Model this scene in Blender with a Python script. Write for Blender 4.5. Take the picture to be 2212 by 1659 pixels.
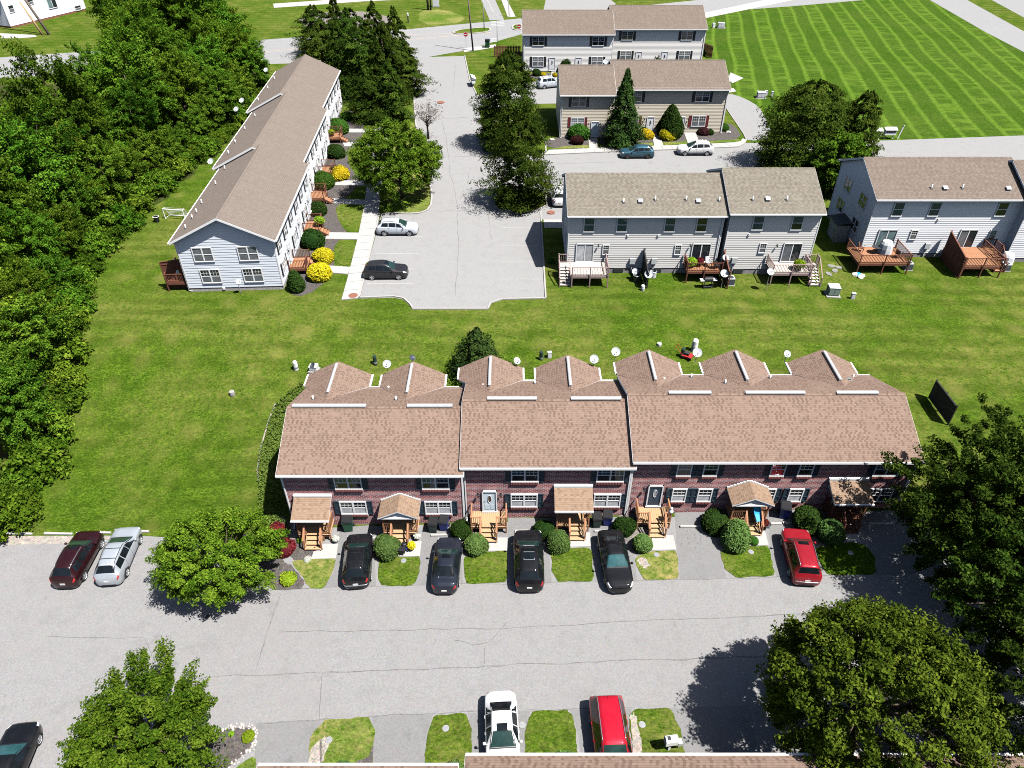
import bpy, bmesh, math, random
import numpy as np
from mathutils import Vector, Matrix

for o in list(bpy.data.objects):
    bpy.data.objects.remove(o, do_unlink=True)
SC = bpy.context.scene
COL = SC.collection
RAD = math.radians
random.seed(11)

# ---------------------------------------------------------------- camera, sky, sun, exposure
CAM_H, PITCH, FPX = 38.0, RAD(38.5), 720.0
cam_data = bpy.data.cameras.new('drone_camera')
cam_data.sensor_width = 36.0
cam_data.lens = 36.0 * FPX / 1024.0
cam_data.clip_start, cam_data.clip_end = 0.5, 4000.0
cam = bpy.data.objects.new('drone_camera', cam_data)
COL.objects.link(cam)
cam.location = (0, 0, CAM_H)
cam.rotation_euler = (RAD(90) - PITCH, 0, 0)
SC.camera = cam

SUN_TO = Vector((0.45, -0.27, 1.0)).normalized()
SUN_EL = math.asin(SUN_TO.z)
SUN_AZ = math.atan2(SUN_TO.x, SUN_TO.y)
world = bpy.data.worlds.new('World')
SC.world = world
world.use_nodes = True
wn = world.node_tree
sky = wn.nodes.new('ShaderNodeTexSky')
sky.sky_type = 'NISHITA'
sky.sun_disc = False
sky.sun_elevation = SUN_EL
sky.sun_rotation = SUN_AZ
sky.dust_density = 1.4
wn.nodes['Background'].inputs['Strength'].default_value = 0.05
wn.links.new(sky.outputs[0], wn.nodes['Background'].inputs['Color'])
sun_data = bpy.data.lights.new('sun', 'SUN')
sun_data.energy = 5.0
sun_data.angle = RAD(0.5)
sun_data.color = (1.0, 0.97, 0.93)
sun = bpy.data.objects.new('sun', sun_data)
COL.objects.link(sun)
sun.location = (60, -20, 120)
sun.rotation_euler = SUN_TO.to_track_quat('Z', 'Y').to_euler()
SC.view_settings.view_transform = 'Standard'
SC.view_settings.look = 'None'
SC.view_settings.exposure = 0.95
SC.view_settings.gamma = 1.0
SC.view_settings.use_curve_mapping = False
SC.cycles.max_bounces = 5
SC.cycles.diffuse_bounces = 0
SC.cycles.glossy_bounces = 2
SC.cycles.transmission_bounces = 2
SC.cycles.transparent_max_bounces = 4
SC.cycles.use_denoising = False
SC.cycles.filter_width = 1.0

# ---------------------------------------------------------------- terrain and survey
def smooth(t):
    t = max(0.0, min(1.0, t))
    return t * t * (3 - 2 * t)

def T(x, y):
    """Height of the ground: level at the back, two metres lower and rising to the east along the front street."""
    return (1 - smooth((y - 43) / 15)) * (-2 + 0.036 * max(-60, min(60, x)))

CS, CC = math.sin(PITCH), math.cos(PITCH)

def at(X, Y, z):
    """Survey: the point of height z seen at photo position X, Y (photo 2212 wide)."""
    u, v = (X - 1106) / 2.16, (Y - 829.5) / 2.16
    t = (CAM_H - z) / (FPX * CS + v * CC)
    return u * t, (FPX * CC - v * CS) * t

def G(X, Y, dz=0.0):
    """Survey: the ground point at photo position X, Y."""
    z = 0.0
    for _ in range(30):
        x, y = at(X, Y, z + dz)
        z = 0.5 * z + 0.5 * T(x, y)
    return Vector((x, y, T(x, y) + dz))

def top_z(X, Y, y):
    v = (Y - 829.5) / 2.16
    t = y / (FPX * CC - v * CS)
    return CAM_H - t * (FPX * CS + v * CC)

# ---------------------------------------------------------------- object helpers
def tag(o, label=None, cat=None, group=None, kind=None):
    if label: o['label'] = label
    if cat: o['category'] = cat
    if group: o['group'] = group
    if kind: o['kind'] = kind
    return o

def empty(name, loc, rz=0.0, label=None, cat=None, group=None):
    o = bpy.data.objects.new(name, None)
    COL.objects.link(o)
    o.location = loc
    o.rotation_euler = (0, 0, rz)
    o.empty_display_size = 0.3
    return tag(o, label, cat, group)

def link(name, me, parent=None, loc=None, rot=None):
    o = bpy.data.objects.new(name, me)
    COL.objects.link(o)
    if parent is not None: o.parent = parent
    if loc is not None: o.location = loc
    if rot is not None: o.rotation_euler = rot
    return o

def copy_tree(o, parent=None):
    kids = list(o.children)
    c = o.copy()
    COL.objects.link(c)
    c.parent = parent
    for k in kids:
        copy_tree(k, c)
    return c

class MB:
    """Collects shapes into one mesh."""
    def __init__(s):
        s.v, s.f, s.m, s.uv = [], [], [], []
    def face(s, pts, mi=0, uv=None):
        n = len(s.v)
        s.v += [tuple(p) for p in pts]
        s.f.append(tuple(range(n, n + len(pts))))
        s.m.append(mi)
        s.uv.append(uv if uv else [(0, 0)] * len(pts))
    def box(s, x0, x1, y0, y1, z0, z1, mi=0):
        n = len(s.v)
        s.v += [(x0, y0, z0), (x1, y0, z0), (x1, y1, z0), (x0, y1, z0), (x0, y0, z1), (x1, y0, z1), (x1, y1, z1), (x0, y1, z1)]
        for q in ((3, 2, 1, 0), (4, 5, 6, 7), (0, 1, 5, 4), (1, 2, 6, 5), (2, 3, 7, 6), (3, 0, 4, 7)):
            s.f.append(tuple(n + i for i in q)); s.m.append(mi); s.uv.append([(0, 0)] * 4)
        return s
    def bar(s, a, b, w, h, mi=0, up=(0, 0, 1)):
        """A rectangular beam from a to b, w wide and h high."""
        a, b = Vector(a), Vector(b)
        d = (b - a).normalized()
        up = Vector(up)
        if abs(d.dot(up)) > 0.98: up = Vector((0, 1, 0))
        sx = d.cross(up).normalized() * (w / 2)
        sz = sx.cross(d).normalized() * (h / 2)
        n = len(s.v)
        for p in (a, b):
            for q in (-sx - sz, sx - sz, sx + sz, -sx + sz):
                s.v.append(tuple(p + q))
        for q in ((0, 1, 2, 3), (7, 6, 5, 4), (0, 4, 5, 1), (1, 5, 6, 2), (2, 6, 7, 3), (3, 7, 4, 0)):
            s.f.append(tuple(n + i for i in q)); s.m.append(mi); s.uv.append([(0, 0)] * 4)
        return s
    def tube(s, pts, r, n=8, mi=0, r2=None, caps=True):
        pts = [Vector(p) for p in pts]
        base = len(s.v)
        for i, p in enumerate(pts):
            d = (pts[min(i + 1, len(pts) - 1)] - pts[max(i - 1, 0)]).normalized()
            ref = Vector((0, 0, 1)) if abs(d.z) < 0.95 else Vector((1, 0, 0))
            a = d.cross(ref).normalized(); b = d.cross(a)
            rr = r if r2 is None else r + (r2 - r) * i / (len(pts) - 1)
            if isinstance(r, (list, tuple)): rr = r[i]
            for k in range(n):
                t = 2 * math.pi * k / n
                s.v.append(tuple(p + a * (rr * math.cos(t)) + b * (rr * math.sin(t))))
        for i in range(len(pts) - 1):
            for k in range(n):
                q = (base + i * n + k, base + i * n + (k + 1) % n, base + (i + 1) * n + (k + 1) % n, base + (i + 1) * n + k)
                s.f.append(q[::-1]); s.m.append(mi); s.uv.append([(0, 0)] * 4)
        if caps:
            s.f.append(tuple(base + k for k in range(n))); s.m.append(mi); s.uv.append([(0, 0)] * n)
            e = base + (len(pts) - 1) * n
            s.f.append(tuple(e + k for k in reversed(range(n)))); s.m.append(mi); s.uv.append([(0, 0)] * n)
        return s
    def lathe(s, prof, cx=0, cy=0, n=16, mi=0, axis='z'):
        base = len(s.v)
        for r, z in prof:
            for k in range(n):
                t = 2 * math.pi * k / n
                if axis == 'z': s.v.append((cx + r * math.cos(t), cy + r * math.sin(t), z))
                else: s.v.append((cx + r * math.cos(t), z, cy + r * math.sin(t)))
        for i in range(len(prof) - 1):
            for k in range(n):
                q = (base + i * n + k, base + i * n + (k + 1) % n, base + (i + 1) * n + (k + 1) % n, base + (i + 1) * n + k)
                s.f.append(q if axis == 'z' else q[::-1]); s.m.append(mi); s.uv.append([(0, 0)] * 4)
        return s
    def mesh(s, name, mats, smooth_shade=False):
        me = bpy.data.meshes.new(name)
        me.from_pydata(s.v, [], s.f)
        mats = mats if isinstance(mats, (list, tuple)) else [mats]
        for m in mats: me.materials.append(m)
        me.polygons.foreach_set('material_index', s.m)
        if smooth_shade: me.polygons.foreach_set('use_smooth', [True] * len(s.f))
        ul = me.uv_layers.new(name='UVMap')
        flat = [c for f in s.uv for p in f for c in p]
        ul.data.foreach_set('uv', flat)
        me.update()
        return me
    def build(s, name, mats, parent=None, loc=None, rot=None, smooth_shade=False):
        return link(name, s.mesh(name, mats, smooth_shade), parent, loc, rot)

# ---------------------------------------------------------------- materials
class NT:
    def __init__(s, name):
        s.mat = bpy.data.materials.new(name)
        s.mat.use_nodes = True
        s.t = s.mat.node_tree
        s.p = s.t.nodes['Principled BSDF']
    def n(s, typ, **kw):
        nd = s.t.nodes.new('ShaderNode' + typ)
        for k, v in kw.items(): setattr(nd, k, v)
        return nd
    def l(s, a, b): s.t.links.new(a, b)
    def set(s, nd, key, val):
        if hasattr(val, 'is_output') or hasattr(val, 'links'): s.l(val, nd.inputs[key])
        else: nd.inputs[key].default_value = val
    def math(s, op, a, b=0.0, c=0.0):
        nd = s.n('Math', operation=op)
        for i, v in enumerate((a, b, c)): s.set(nd, i, v)
        return nd.outputs[0]
    def noise(s, vec, scale, detail=3, rough=0.6, dist=0.0):
        nd = s.n('TexNoise')
        if vec is not None: s.l(vec, nd.inputs['Vector'])
        nd.inputs['Scale'].default_value = scale
        nd.inputs['Detail'].default_value = detail
        nd.inputs['Roughness'].default_value = rough
        nd.inputs['Distortion'].default_value = dist
        return nd.outputs['Fac']
    def ramp(s, fac, stops):
        nd = s.n('ValToRGB')
        e = nd.color_ramp.elements
        while len(e) < len(stops): e.new(0.5)
        for i, (p, col) in enumerate(stops):
            e[i].position = p
            e[i].color = (*col, 1) if len(col) == 3 else col
        s.l(fac, nd.inputs[0])
        return nd.outputs[0]
    def mix(s, fac, a, b, blend='MIX'):
        nd = s.n('Mix', data_type='RGBA', blend_type=blend)
        s.set(nd, 0, fac)
        for i, v in ((6, a), (7, b)):
            if isinstance(v, tuple): nd.inputs[i].default_value = (*v, 1) if len(v) == 3 else v
            else: s.l(v, nd.inputs[i])
        return nd.outputs[2]
    def bump(s, h, strength=0.3, dist=0.02):
        nd = s.n('Bump')
        nd.inputs['Strength'].default_value = strength
        nd.inputs['Distance'].default_value = dist
        s.l(h, nd.inputs['Height'])
        s.l(nd.outputs[0], s.p.inputs['Normal'])
    def coord(s, which='Object'):
        return s.n('TexCoord').outputs[which]
    def geo(s): return s.n('NewGeometry').outputs['Position']
    def done(s, col=None, rough=0.8, spec=0.3, metal=0.0, coat=0.0):
        if col is not None:
            if isinstance(col, tuple): s.p.inputs['Base Color'].default_value = (*col, 1)
            else: s.l(col, s.p.inputs['Base Color'])
        if isinstance(rough, (int, float)): s.p.inputs['Roughness'].default_value = rough
        else: s.l(rough, s.p.inputs['Roughness'])
        s.p.inputs['Specular IOR Level'].default_value = spec
        s.p.inputs['Metallic'].default_value = metal
        s.p.inputs['Coat Weight'].default_value = coat
        s.p.inputs['Coat Roughness'].default_value = 0.06
        return s.mat

M = {}
def worn(name, col, var=0.18, scale=6.0, rough=0.7, spec=0.3, metal=0.0, coat=0.0, bump=0.0, grime=None):
    """A painted, wooden or plastic surface: one colour, uneven in tone, with a little relief."""
    s = NT(name)
    p = s.coord('Object')
    a = s.noise(p, scale, 4, 0.65)
    c2 = tuple(max(0, c * (1 - var)) for c in col)
    c1 = tuple(min(1, c * (1 + var)) for c in col)
    c = s.ramp(a, [(0.3, c2), (0.7, c1)])
    if grime:
        g = s.noise(p, scale * 0.35, 5, 0.7)
        c = s.mix(s.math('MULTIPLY', s.math('GREATER_THAN', g, 0.58), 0.5), c, grime)
    if bump: s.bump(s.noise(p, scale * 12, 3), bump, 0.01)
    M[name] = s.done(c, rough, spec, metal, coat)
    return M[name]

def wood(name, col, col2, grain=9.0):
    s = NT(name)
    p = s.coord('Object')
    mp = s.n('Mapping'); s.l(p, mp.inputs[0]); mp.inputs['Scale'].default_value = (grain, 1.2, grain)
    a = s.noise(mp.outputs[0], 2.0, 4, 0.6, 0.6)
    b = s.noise(p, 1.1, 2)
    c = s.ramp(a, [(0.25, col2), (0.7, col)])
    c = s.mix(s.math('MULTIPLY', b, 0.35), c, col2)
    s.bump(a, 0.25, 0.01)
    M[name] = s.done(c, 0.75, 0.25)

def asphalt(name, base, light, warm, scale=1.0):
    s = NT(name)
    p = s.geo()
    fine = s.noise(p, 9.0 * scale, 4, 0.8)
    speck = s.n('TexVoronoi'); s.l(p, speck.inputs['Vector']); speck.inputs['Scale'].default_value = 14.0
    big = s.noise(p, 0.13, 5, 0.62)
    mid = s.noise(p, 0.9, 4, 0.6)
    c = s.ramp(fine, [(0.3, base), (0.72, light)])
    c = s.mix(s.math('MULTIPLY', s.ramp(big, [(0.35, (0, 0, 0)), (0.68, (1, 1, 1))]), 0.55), c, warm)
    c = s.mix(s.math('MULTIPLY', s.ramp(mid, [(0.5, (0, 0, 0)), (0.8, (1, 1, 1))]), 0.28), c, tuple(x * 0.72 for x in base))
    c = s.mix(0.10, c, speck.outputs['Color'], 'OVERLAY')
    hs = s.n('HueSaturation'); hs.inputs['Saturation'].default_value = 0.55; s.l(c, hs.inputs['Color'])
    sw = s.n('SeparateXYZ'); s.l(p, sw.inputs[0])
    lane = s.math('SINE', s.math('ADD', s.math('MULTIPLY', sw.outputs[1], 1.9), s.math('MULTIPLY', s.noise(p, 0.08, 3), 6.0)))
    wear = s.math('MULTIPLY', s.ramp(lane, [(0.45, (0, 0, 0)), (1.0, (1, 1, 1))]), s.ramp(s.noise(p, 0.3, 5, 0.7), [(0.45, (0, 0, 0)), (0.7, (1, 1, 1))]))
    c = s.mix(s.math('MULTIPLY', wear, 0.30), c, tuple(x * 0.75 for x in base))
    # oil drips and stains: round dark patches here and there
    st = s.noise(p, 0.55, 3, 0.55)
    c = s.mix(s.math('MULTIPLY', s.ramp(st, [(0.66, (0, 0, 0)), (0.76, (1, 1, 1))]), 0.3), hs.outputs[0], tuple(x * 0.6 for x in base))
    s.bump(fine, 0.5, 0.012)
    M[name] = s.done(c, 0.9, 0.2)

asphalt('street_asphalt', (0.176, 0.171, 0.169), (0.274, 0.266, 0.262), (0.220, 0.204, 0.196))
asphalt('driveway_asphalt', (0.144, 0.142, 0.142), (0.223, 0.218, 0.215), (0.188, 0.180, 0.175))
asphalt('parking_asphalt', (0.209, 0.205, 0.202), (0.289, 0.284, 0.277), (0.242, 0.234, 0.226))
asphalt('road_asphalt', (0.205, 0.205, 0.208), (0.275, 0.275, 0.277), (0.255, 0.25, 0.246))

def concrete(name, col):
    s = NT(name)
    p = s.geo()
    a = s.noise(p, 3.0, 5, 0.7)
    b = s.noise(p, 0.5, 3)
    c = s.ramp(a, [(0.3, tuple(x * 0.86 for x in col)), (0.7, col)])
    c = s.mix(s.math('MULTIPLY', b, 0.3), c, tuple(x * 0.8 for x in col))
    s.bump(a, 0.2, 0.01)
    M[name] = s.done(c, 0.85, 0.25)
concrete('concrete', (0.40, 0.388, 0.37))
concrete('kerb_concrete', (0.37, 0.355, 0.335))
concrete('old_concrete', (0.34, 0.33, 0.31))

def mulch(name, a, b):
    s = NT(name)
    p = s.geo()
    v = s.n('TexVoronoi'); s.l(p, v.inputs['Vector']); v.inputs['Scale'].default_value = 9.0
    f = s.noise(p, 7.0, 4, 0.8)
    c = s.ramp(f, [(0.3, a), (0.7, b)])
    c = s.mix(0.35, c, v.outputs['Color'], 'OVERLAY')
    hs = s.n('HueSaturation'); hs.inputs['Saturation'].default_value = 0.45; s.l(c, hs.inputs['Color'])
    s.bump(f, 0.9, 0.05)
    M[name] = s.done(hs.outputs[0], 0.95, 0.15)
mulch('mulch', (0.05, 0.037, 0.03), (0.125, 0.095, 0.078))
mulch('dry_mulch', (0.12, 0.09, 0.065), (0.24, 0.18, 0.13))
mulch('bare_soil', (0.22, 0.16, 0.10), (0.38, 0.29, 0.19))

def lawn(name, dark, green, pale, straw, straw_amt=0.5, stripes=None):
    """Mown grass seen from above: blades as fine noise, clumps, mowing bands, dry patches."""
    s = NT(name)
    p = s.geo()
    mp = s.n('Mapping'); s.l(p, mp.inputs[0]); mp.inputs['Scale'].default_value = (1.0, 1.5, 1.0)
    fine = s.noise(mp.outputs[0], 5.5, 5, 0.85, 0.5)
    clump = s.noise(p, 0.9, 5, 0.7)
    big = s.noise(p, 0.11, 5, 0.6)
    c = s.ramp(fine, [(0.38, dark), (0.5, green), (0.62, pale)])
    mid = s.noise(mp.outputs[0], 1.9, 6, 0.82, 0.8)
    tone = s.ramp(mid, [(0.34, (0.40, 0.44, 0.36)), (0.52, (1.0, 1.0, 1.0)), (0.70, (1.5, 1.38, 1.25))])
    c = s.mix(0.85, c, tone, 'MULTIPLY')
    c = s.mix(s.math('MULTIPLY', s.ramp(clump, [(0.40, (0, 0, 0)), (0.66, (1, 1, 1))]), 0.42), c, dark)
    d = s.math('MULTIPLY', s.ramp(big, [(0.40, (0, 0, 0)), (0.62, (1, 1, 1))]), s.ramp(s.noise(p, 2.4, 6, 0.8), [(0.40, (0, 0, 0)), (0.62, (1, 1, 1))]))
    c = s.mix(s.math('MULTIPLY', d, straw_amt), c, straw)
    sp = s.n('SeparateXYZ'); s.l(p, sp.inputs[0])
    wob = s.math('MULTIPLY', s.noise(p, 0.13, 4), 5.0)
    if stripes == 'rows':
        # mowing passes along x, plus a fainter crossing pass
        t = s.math('SINE', s.math('ADD', s.math('ADD', s.math('MULTIPLY', sp.outputs[1], 2.9), s.math('MULTIPLY', sp.outputs[0], 0.10)), s.math('MULTIPLY', wob, 1.5)))
        u = s.math('SINE', s.math('ADD', s.math('ADD', s.math('MULTIPLY', sp.outputs[0], 1.5), s.math('MULTIPLY', sp.outputs[1], 1.3)), wob))
        w = s.math('SINE', s.math('SUBTRACT', s.math('MULTIPLY', sp.outputs[0], 1.6), s.math('MULTIPLY', sp.outputs[1], 1.1)))
        m1 = s.math('MULTIPLY', s.ramp(s.math('MULTIPLY_ADD', t, 0.5, 0.5), [(0.2, (0, 0, 0)), (0.75, (1, 1, 1))]), s.noise(p, 0.25, 3))
        m1 = s.math('MULTIPLY', m1, s.ramp(s.noise(p, 0.09, 4, 0.7), [(0.36, (0.1,) * 3), (0.62, (1, 1, 1))]))
        c = s.mix(s.math('MULTIPLY', m1, 0.95), c, tuple(x * 0.45 for x in green))
        m2 = s.math('MULTIPLY', s.math('MULTIPLY_ADD', u, 0.5, 0.5), s.math('MULTIPLY_ADD', w, 0.5, 0.5))
        m2 = s.math('MULTIPLY', m2, s.ramp(s.noise(p, 0.12, 4, 0.7), [(0.42, (0, 0, 0)), (0.62, (1, 1, 1))]))
        c = s.mix(s.math('MULTIPLY', m2, 0.38), c, straw)
    elif stripes == 'swaths':
        # pale wheel lines in pairs, gently curving, as left by a wide mower
        q = s.math('ADD', sp.outputs[0], s.math('MULTIPLY', sp.outputs[1], -0.2))
        q = s.math('ADD', q, s.math('MULTIPLY', s.noise(p, 0.02, 2), 3.5))
        fr = s.math('FRACT', s.math('DIVIDE', q, 6.6))
        l1 = s.ramp(s.math('ABSOLUTE', s.math('SUBTRACT', fr, 0.26)), [(0.02, (1, 1, 1)), (0.085, (0, 0, 0))])
        l2 = s.ramp(s.math('ABSOLUTE', s.math('SUBTRACT', fr, 0.74)), [(0.02, (1, 1, 1)), (0.085, (0, 0, 0))])
        band = s.math('LESS_THAN', s.math('ABSOLUTE', s.math('SUBTRACT', fr, 0.5)), 0.2)
        mq = s.n('Mapping'); s.l(p, mq.inputs[0]); mq.inputs['Scale'].default_value = (0.25, 1.0, 1.0); mq.inputs['Rotation'].default_value = (0, 0, 0.2)
        streak = s.math('MULTIPLY', band, s.ramp(s.noise(mq.outputs[0], 0.55, 4, 0.7), [(0.48, (0, 0, 0)), (0.62, (1, 1, 1))]))
        both = s.math('MULTIPLY', s.math('ADD', l1, l2), s.ramp(s.noise(p, 1.3, 4, 0.7), [(0.3, (0.15,) * 3), (0.6, (1, 1, 1))]))
        c = s.mix(s.math('MULTIPLY', both, 0.42), c, tuple(min(1, x * 2.0) for x in pale))
        c = s.mix(s.math('MULTIPLY', streak, 0.34), c, tuple(min(1, x * 1.7) for x in pale))
    s.bump(fine, 0.9, 0.06)
    M[name] = s.done(c, 0.95, 0.03)
GD, GM, GP = (0.015, 0.042, 0.003), (0.057, 0.112, 0.007), (0.138, 0.195, 0.022)
lawn('lawn_rows', GD, GM, GP, (0.21, 0.19, 0.055), 0.6, 'rows')
lawn('lawn_plain', GD, GM, GP, (0.20, 0.19, 0.06), 0.35)
lawn('lawn_lush', (0.016, 0.042, 0.003), (0.055, 0.110, 0.006), (0.13, 0.19, 0.019), (0.23, 0.2, 0.065), 0.6)
lawn('lawn_swaths', (0.016, 0.044, 0.004), (0.040, 0.092, 0.006), (0.09, 0.15, 0.016), (0.15, 0.155, 0.04), 0.25, 'swaths')
lawn('lawn_patchy', (0.035, 0.075, 0.008), (0.085, 0.15, 0.015), (0.17, 0.23, 0.04), (0.34, 0.27, 0.11), 0.95)
lawn('woodland_floor', (0.018, 0.03, 0.008), (0.04, 0.06, 0.012), (0.07, 0.09, 0.02), (0.09, 0.07, 0.035), 0.8)

def shingles(name, a, b, dark, tab=0.20, course=0.155, dark_amt=0.45, streak=0.25):
    s = NT(name)
    uv = s.coord('UV')
    sp = s.n('SeparateXYZ'); s.l(uv, sp.inputs[0])
    row = s.math('FLOOR', s.math('DIVIDE', sp.outputs[1], course))
    rn = s.n('TexWhiteNoise', noise_dimensions='1D'); s.l(row, rn.inputs['W'])
    colx = s.math('ADD', s.math('DIVIDE', sp.outputs[0], tab), s.math('MULTIPLY', rn.outputs['Value'], 3.0))
    ci = s.math('FLOOR', colx)
    cv = s.n('CombineXYZ'); s.l(ci, cv.inputs[0]); s.l(row, cv.inputs[1])
    w = s.n('TexWhiteNoise', noise_dimensions='2D'); s.l(cv.outputs[0], w.inputs['Vector'])
    checker = s.math('MODULO', s.math('ABSOLUTE', ci), 2.0)
    patch = s.noise(uv, 0.35, 4, 0.65)
    base = s.mix(w.outputs['Value'], a, b)
    lot = s.noise(uv, 0.18, 3, 0.5)
    base = s.mix(s.math('MULTIPLY', lot, streak), base, tuple(x * 0.8 for x in a))
    thr = s.math('MULTIPLY', s.ramp(patch, [(0.32, (0.12,) * 3), (0.62, (1, 1, 1))]), checker)
    isdark = s.math('LESS_THAN', w.outputs['Value'], s.math('MULTIPLY', thr, 0.7))
    c = s.mix(s.math('MULTIPLY', isdark, dark_amt), base, dark)
    fv = s.math('FRACT', s.math('DIVIDE', sp.outputs[1], course))
    line = s.math('LESS_THAN', fv, 0.12)
    c = s.mix(s.math('MULTIPLY', line, 0.28), c, tuple(x * 0.5 for x in dark))
    ms = s.n('Mapping'); s.l(uv, ms.inputs[0]); ms.inputs['Scale'].default_value = (1.4, 0.16, 1)
    st = s.noise(ms.outputs[0], 1.0, 5, 0.7)
    c = s.mix(s.math('MULTIPLY', s.ramp(st, [(0.5, (0, 0, 0)), (0.75, (1, 1, 1))]), 0.30), c, tuple(x * 0.62 for x in b))
    grit = s.noise(uv, 22.0, 3, 0.8)
    c = s.mix(0.35, c, s.ramp(grit, [(0.25, (0.3,) * 3), (0.75, (0.72,) * 3)]), 'OVERLAY')
    h = s.math('ADD', s.math('SUBTRACT', 1.0, fv), s.math('MULTIPLY', isdark, -0.4))
    s.bump(h, 0.6, 0.02)
    M[name] = s.done(c, 0.92, 0.15)
shingles('shingle_brown', (0.245, 0.172, 0.134), (0.19, 0.131, 0.101), (0.088, 0.053, 0.039), 0.155, 0.145, 0.55, 0.5)
shingles('shingle_tan', (0.213, 0.192, 0.157), (0.154, 0.135, 0.106), (0.089, 0.074, 0.059), 0.26, 0.17, 0.5)
shingles('shingle_pinktan', (0.192, 0.156, 0.129), (0.145, 0.115, 0.093), (0.087, 0.063, 0.050), 0.26, 0.17, 0.42)
shingles('shingle_beige', (0.192, 0.160, 0.136), (0.160, 0.130, 0.109), (0.122, 0.096, 0.077), 0.30, 0.17, 0.3)
shingles('shingle_porch', (0.287, 0.201, 0.141), (0.230, 0.156, 0.107), (0.131, 0.082, 0.057), 0.18, 0.15, 0.5)

def brick(name):
    s = NT(name)
    uv = s.coord('UV')
    b = s.n('TexBrick'); s.l(uv, b.inputs['Vector'])
    b.inputs['Scale'].default_value = 1.0
    b.inputs['Brick Width'].default_value = 0.30
    b.inputs['Row Height'].default_value = 0.125
    b.inputs['Mortar Size'].default_value = 0.017
    b.inputs['Mortar Smooth'].default_value = 0.1
    b.inputs['Bias'].default_value = 0.0
    b.inputs['Color1'].default_value = (0.16, 0.040, 0.046, 1)
    b.inputs['Color2'].default_value = (0.54, 0.14, 0.125, 1)
    b.inputs['Mortar'].default_value = (0.75, 0.67, 0.66, 1)
    n = s.noise(uv, 1.2, 4, 0.7)
    c = s.mix(s.math('MULTIPLY', s.ramp(n, [(0.4, (0, 0, 0)), (0.7, (1, 1, 1))]), 0.55), b.outputs['Color'], (0.12, 0.045, 0.06), 'MIX')
    g = s.noise(uv, 0.35, 3)
    c = s.mix(s.math('MULTIPLY', g, 0.25), c, (0.28, 0.2, 0.19))
    s.bump(b.outputs['Fac'], 0.5, 0.01)
    nd = s.t.nodes[-1]
    s.t.nodes['Bump'].invert = True
    M[name] = s.done(c, 0.85, 0.2)
brick('brick')

def siding(name, col):
    s = NT(name)
    p = s.coord('Object')
    mp = s.n('Mapping'); s.l(p, mp.inputs[0]); mp.inputs['Scale'].default_value = (0.35, 0.35, 3.0)
    a = s.noise(mp.outputs[0], 1.5, 4, 0.6)
    c = s.ramp(a, [(0.3, tuple(x * 0.93 for x in col)), (0.7, col)])
    M[name] = s.done(c, 0.6, 0.3)
siding('siding_white', (0.84, 0.845, 0.85))
siding('siding_white_shaded', (0.70, 0.74, 0.79))  # white siding with the gable's bluish shade put into its colour
siding('siding_grey', (0.72, 0.70, 0.66))
siding('siding_beige', (0.66, 0.59, 0.475))
siding('siding_cream', (0.82, 0.80, 0.76))

worn('trim_white', (0.80, 0.80, 0.80), 0.04, 3, 0.5)
worn('gutter_white', (0.82, 0.82, 0.81), 0.05, 2, 0.45)
worn('aluminium_vent', (0.50, 0.50, 0.51), 0.12, 8, 0.45, 0.4, 0.3)
worn('shutter_navy', (0.022, 0.040, 0.058), 0.2, 6, 0.55)
worn('shutter_black', (0.018, 0.020, 0.026), 0.2, 6, 0.5)
worn('shutter_maroon', (0.17, 0.03, 0.03), 0.2, 6, 0.5)
worn('door_navy', (0.03, 0.055, 0.085), 0.12, 6, 0.4)
worn('door_white', (0.76, 0.77, 0.78), 0.04, 5, 0.4)
worn('door_pale', (0.62, 0.72, 0.78), 0.05, 5, 0.4)
worn('stone_base', (0.36, 0.34, 0.31), 0.35, 5, 0.9, 0.2, bump=0.6)
worn('block_base', (0.27, 0.26, 0.25), 0.25, 3, 0.9, 0.2, bump=0.3)
worn('brick_sill', (0.26, 0.085, 0.072), 0.3, 9, 0.8)
worn('mortar', (0.52, 0.46, 0.44), 0.12, 9, 0.9)
wood('wood_cedar', (0.42, 0.215, 0.115), (0.28, 0.13, 0.068))
wood('wood_pine', (0.52, 0.345, 0.195), (0.38, 0.235, 0.125))
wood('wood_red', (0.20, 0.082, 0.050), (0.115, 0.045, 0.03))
wood('wood_grey', (0.42, 0.36, 0.33), (0.27, 0.22, 0.20))
wood('wood_mauve', (0.36, 0.27, 0.25), (0.24, 0.16, 0.15))
wood('wood_pale', (0.66, 0.60, 0.54), (0.5, 0.44, 0.38))
wood('wood_dark', (0.035, 0.034, 0.036), (0.018, 0.017, 0.018))
wood('bark', (0.15, 0.115, 0.09), (0.06, 0.045, 0.035), 5)
wood('pole_wood', (0.26, 0.21, 0.17), (0.14, 0.11, 0.09), 5)
worn('metal_grey', (0.34, 0.35, 0.36), 0.15, 6, 0.45, 0.4, 0.4)
worn('metal_dark', (0.05, 0.055, 0.06), 0.2, 6, 0.45, 0.4, 0.3)
worn('dish_grey', (0.46, 0.49, 0.51), 0.06, 4, 0.5)
worn('dish_dark', (0.05, 0.055, 0.075), 0.1, 4, 0.5)
worn('plastic_green', (0.018, 0.085, 0.045), 0.2, 4, 0.45)
worn('plastic_blue', (0.018, 0.035, 0.20), 0.15, 4, 0.45)
worn('plastic_darkgreen', (0.02, 0.04, 0.034), 0.25, 4, 0.5)
worn('plastic_black', (0.018, 0.018, 0.02), 0.25, 4, 0.5)
worn('plastic_white', (0.78, 0.78, 0.76), 0.05, 4, 0.5)
worn('utility_green', (0.20, 0.27, 0.22), 0.15, 4, 0.6)
worn('utility_grey', (0.50, 0.53, 0.52), 0.12, 4, 0.6)
worn('utility_pale', (0.66, 0.68, 0.67), 0.1, 4, 0.6)
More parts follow.
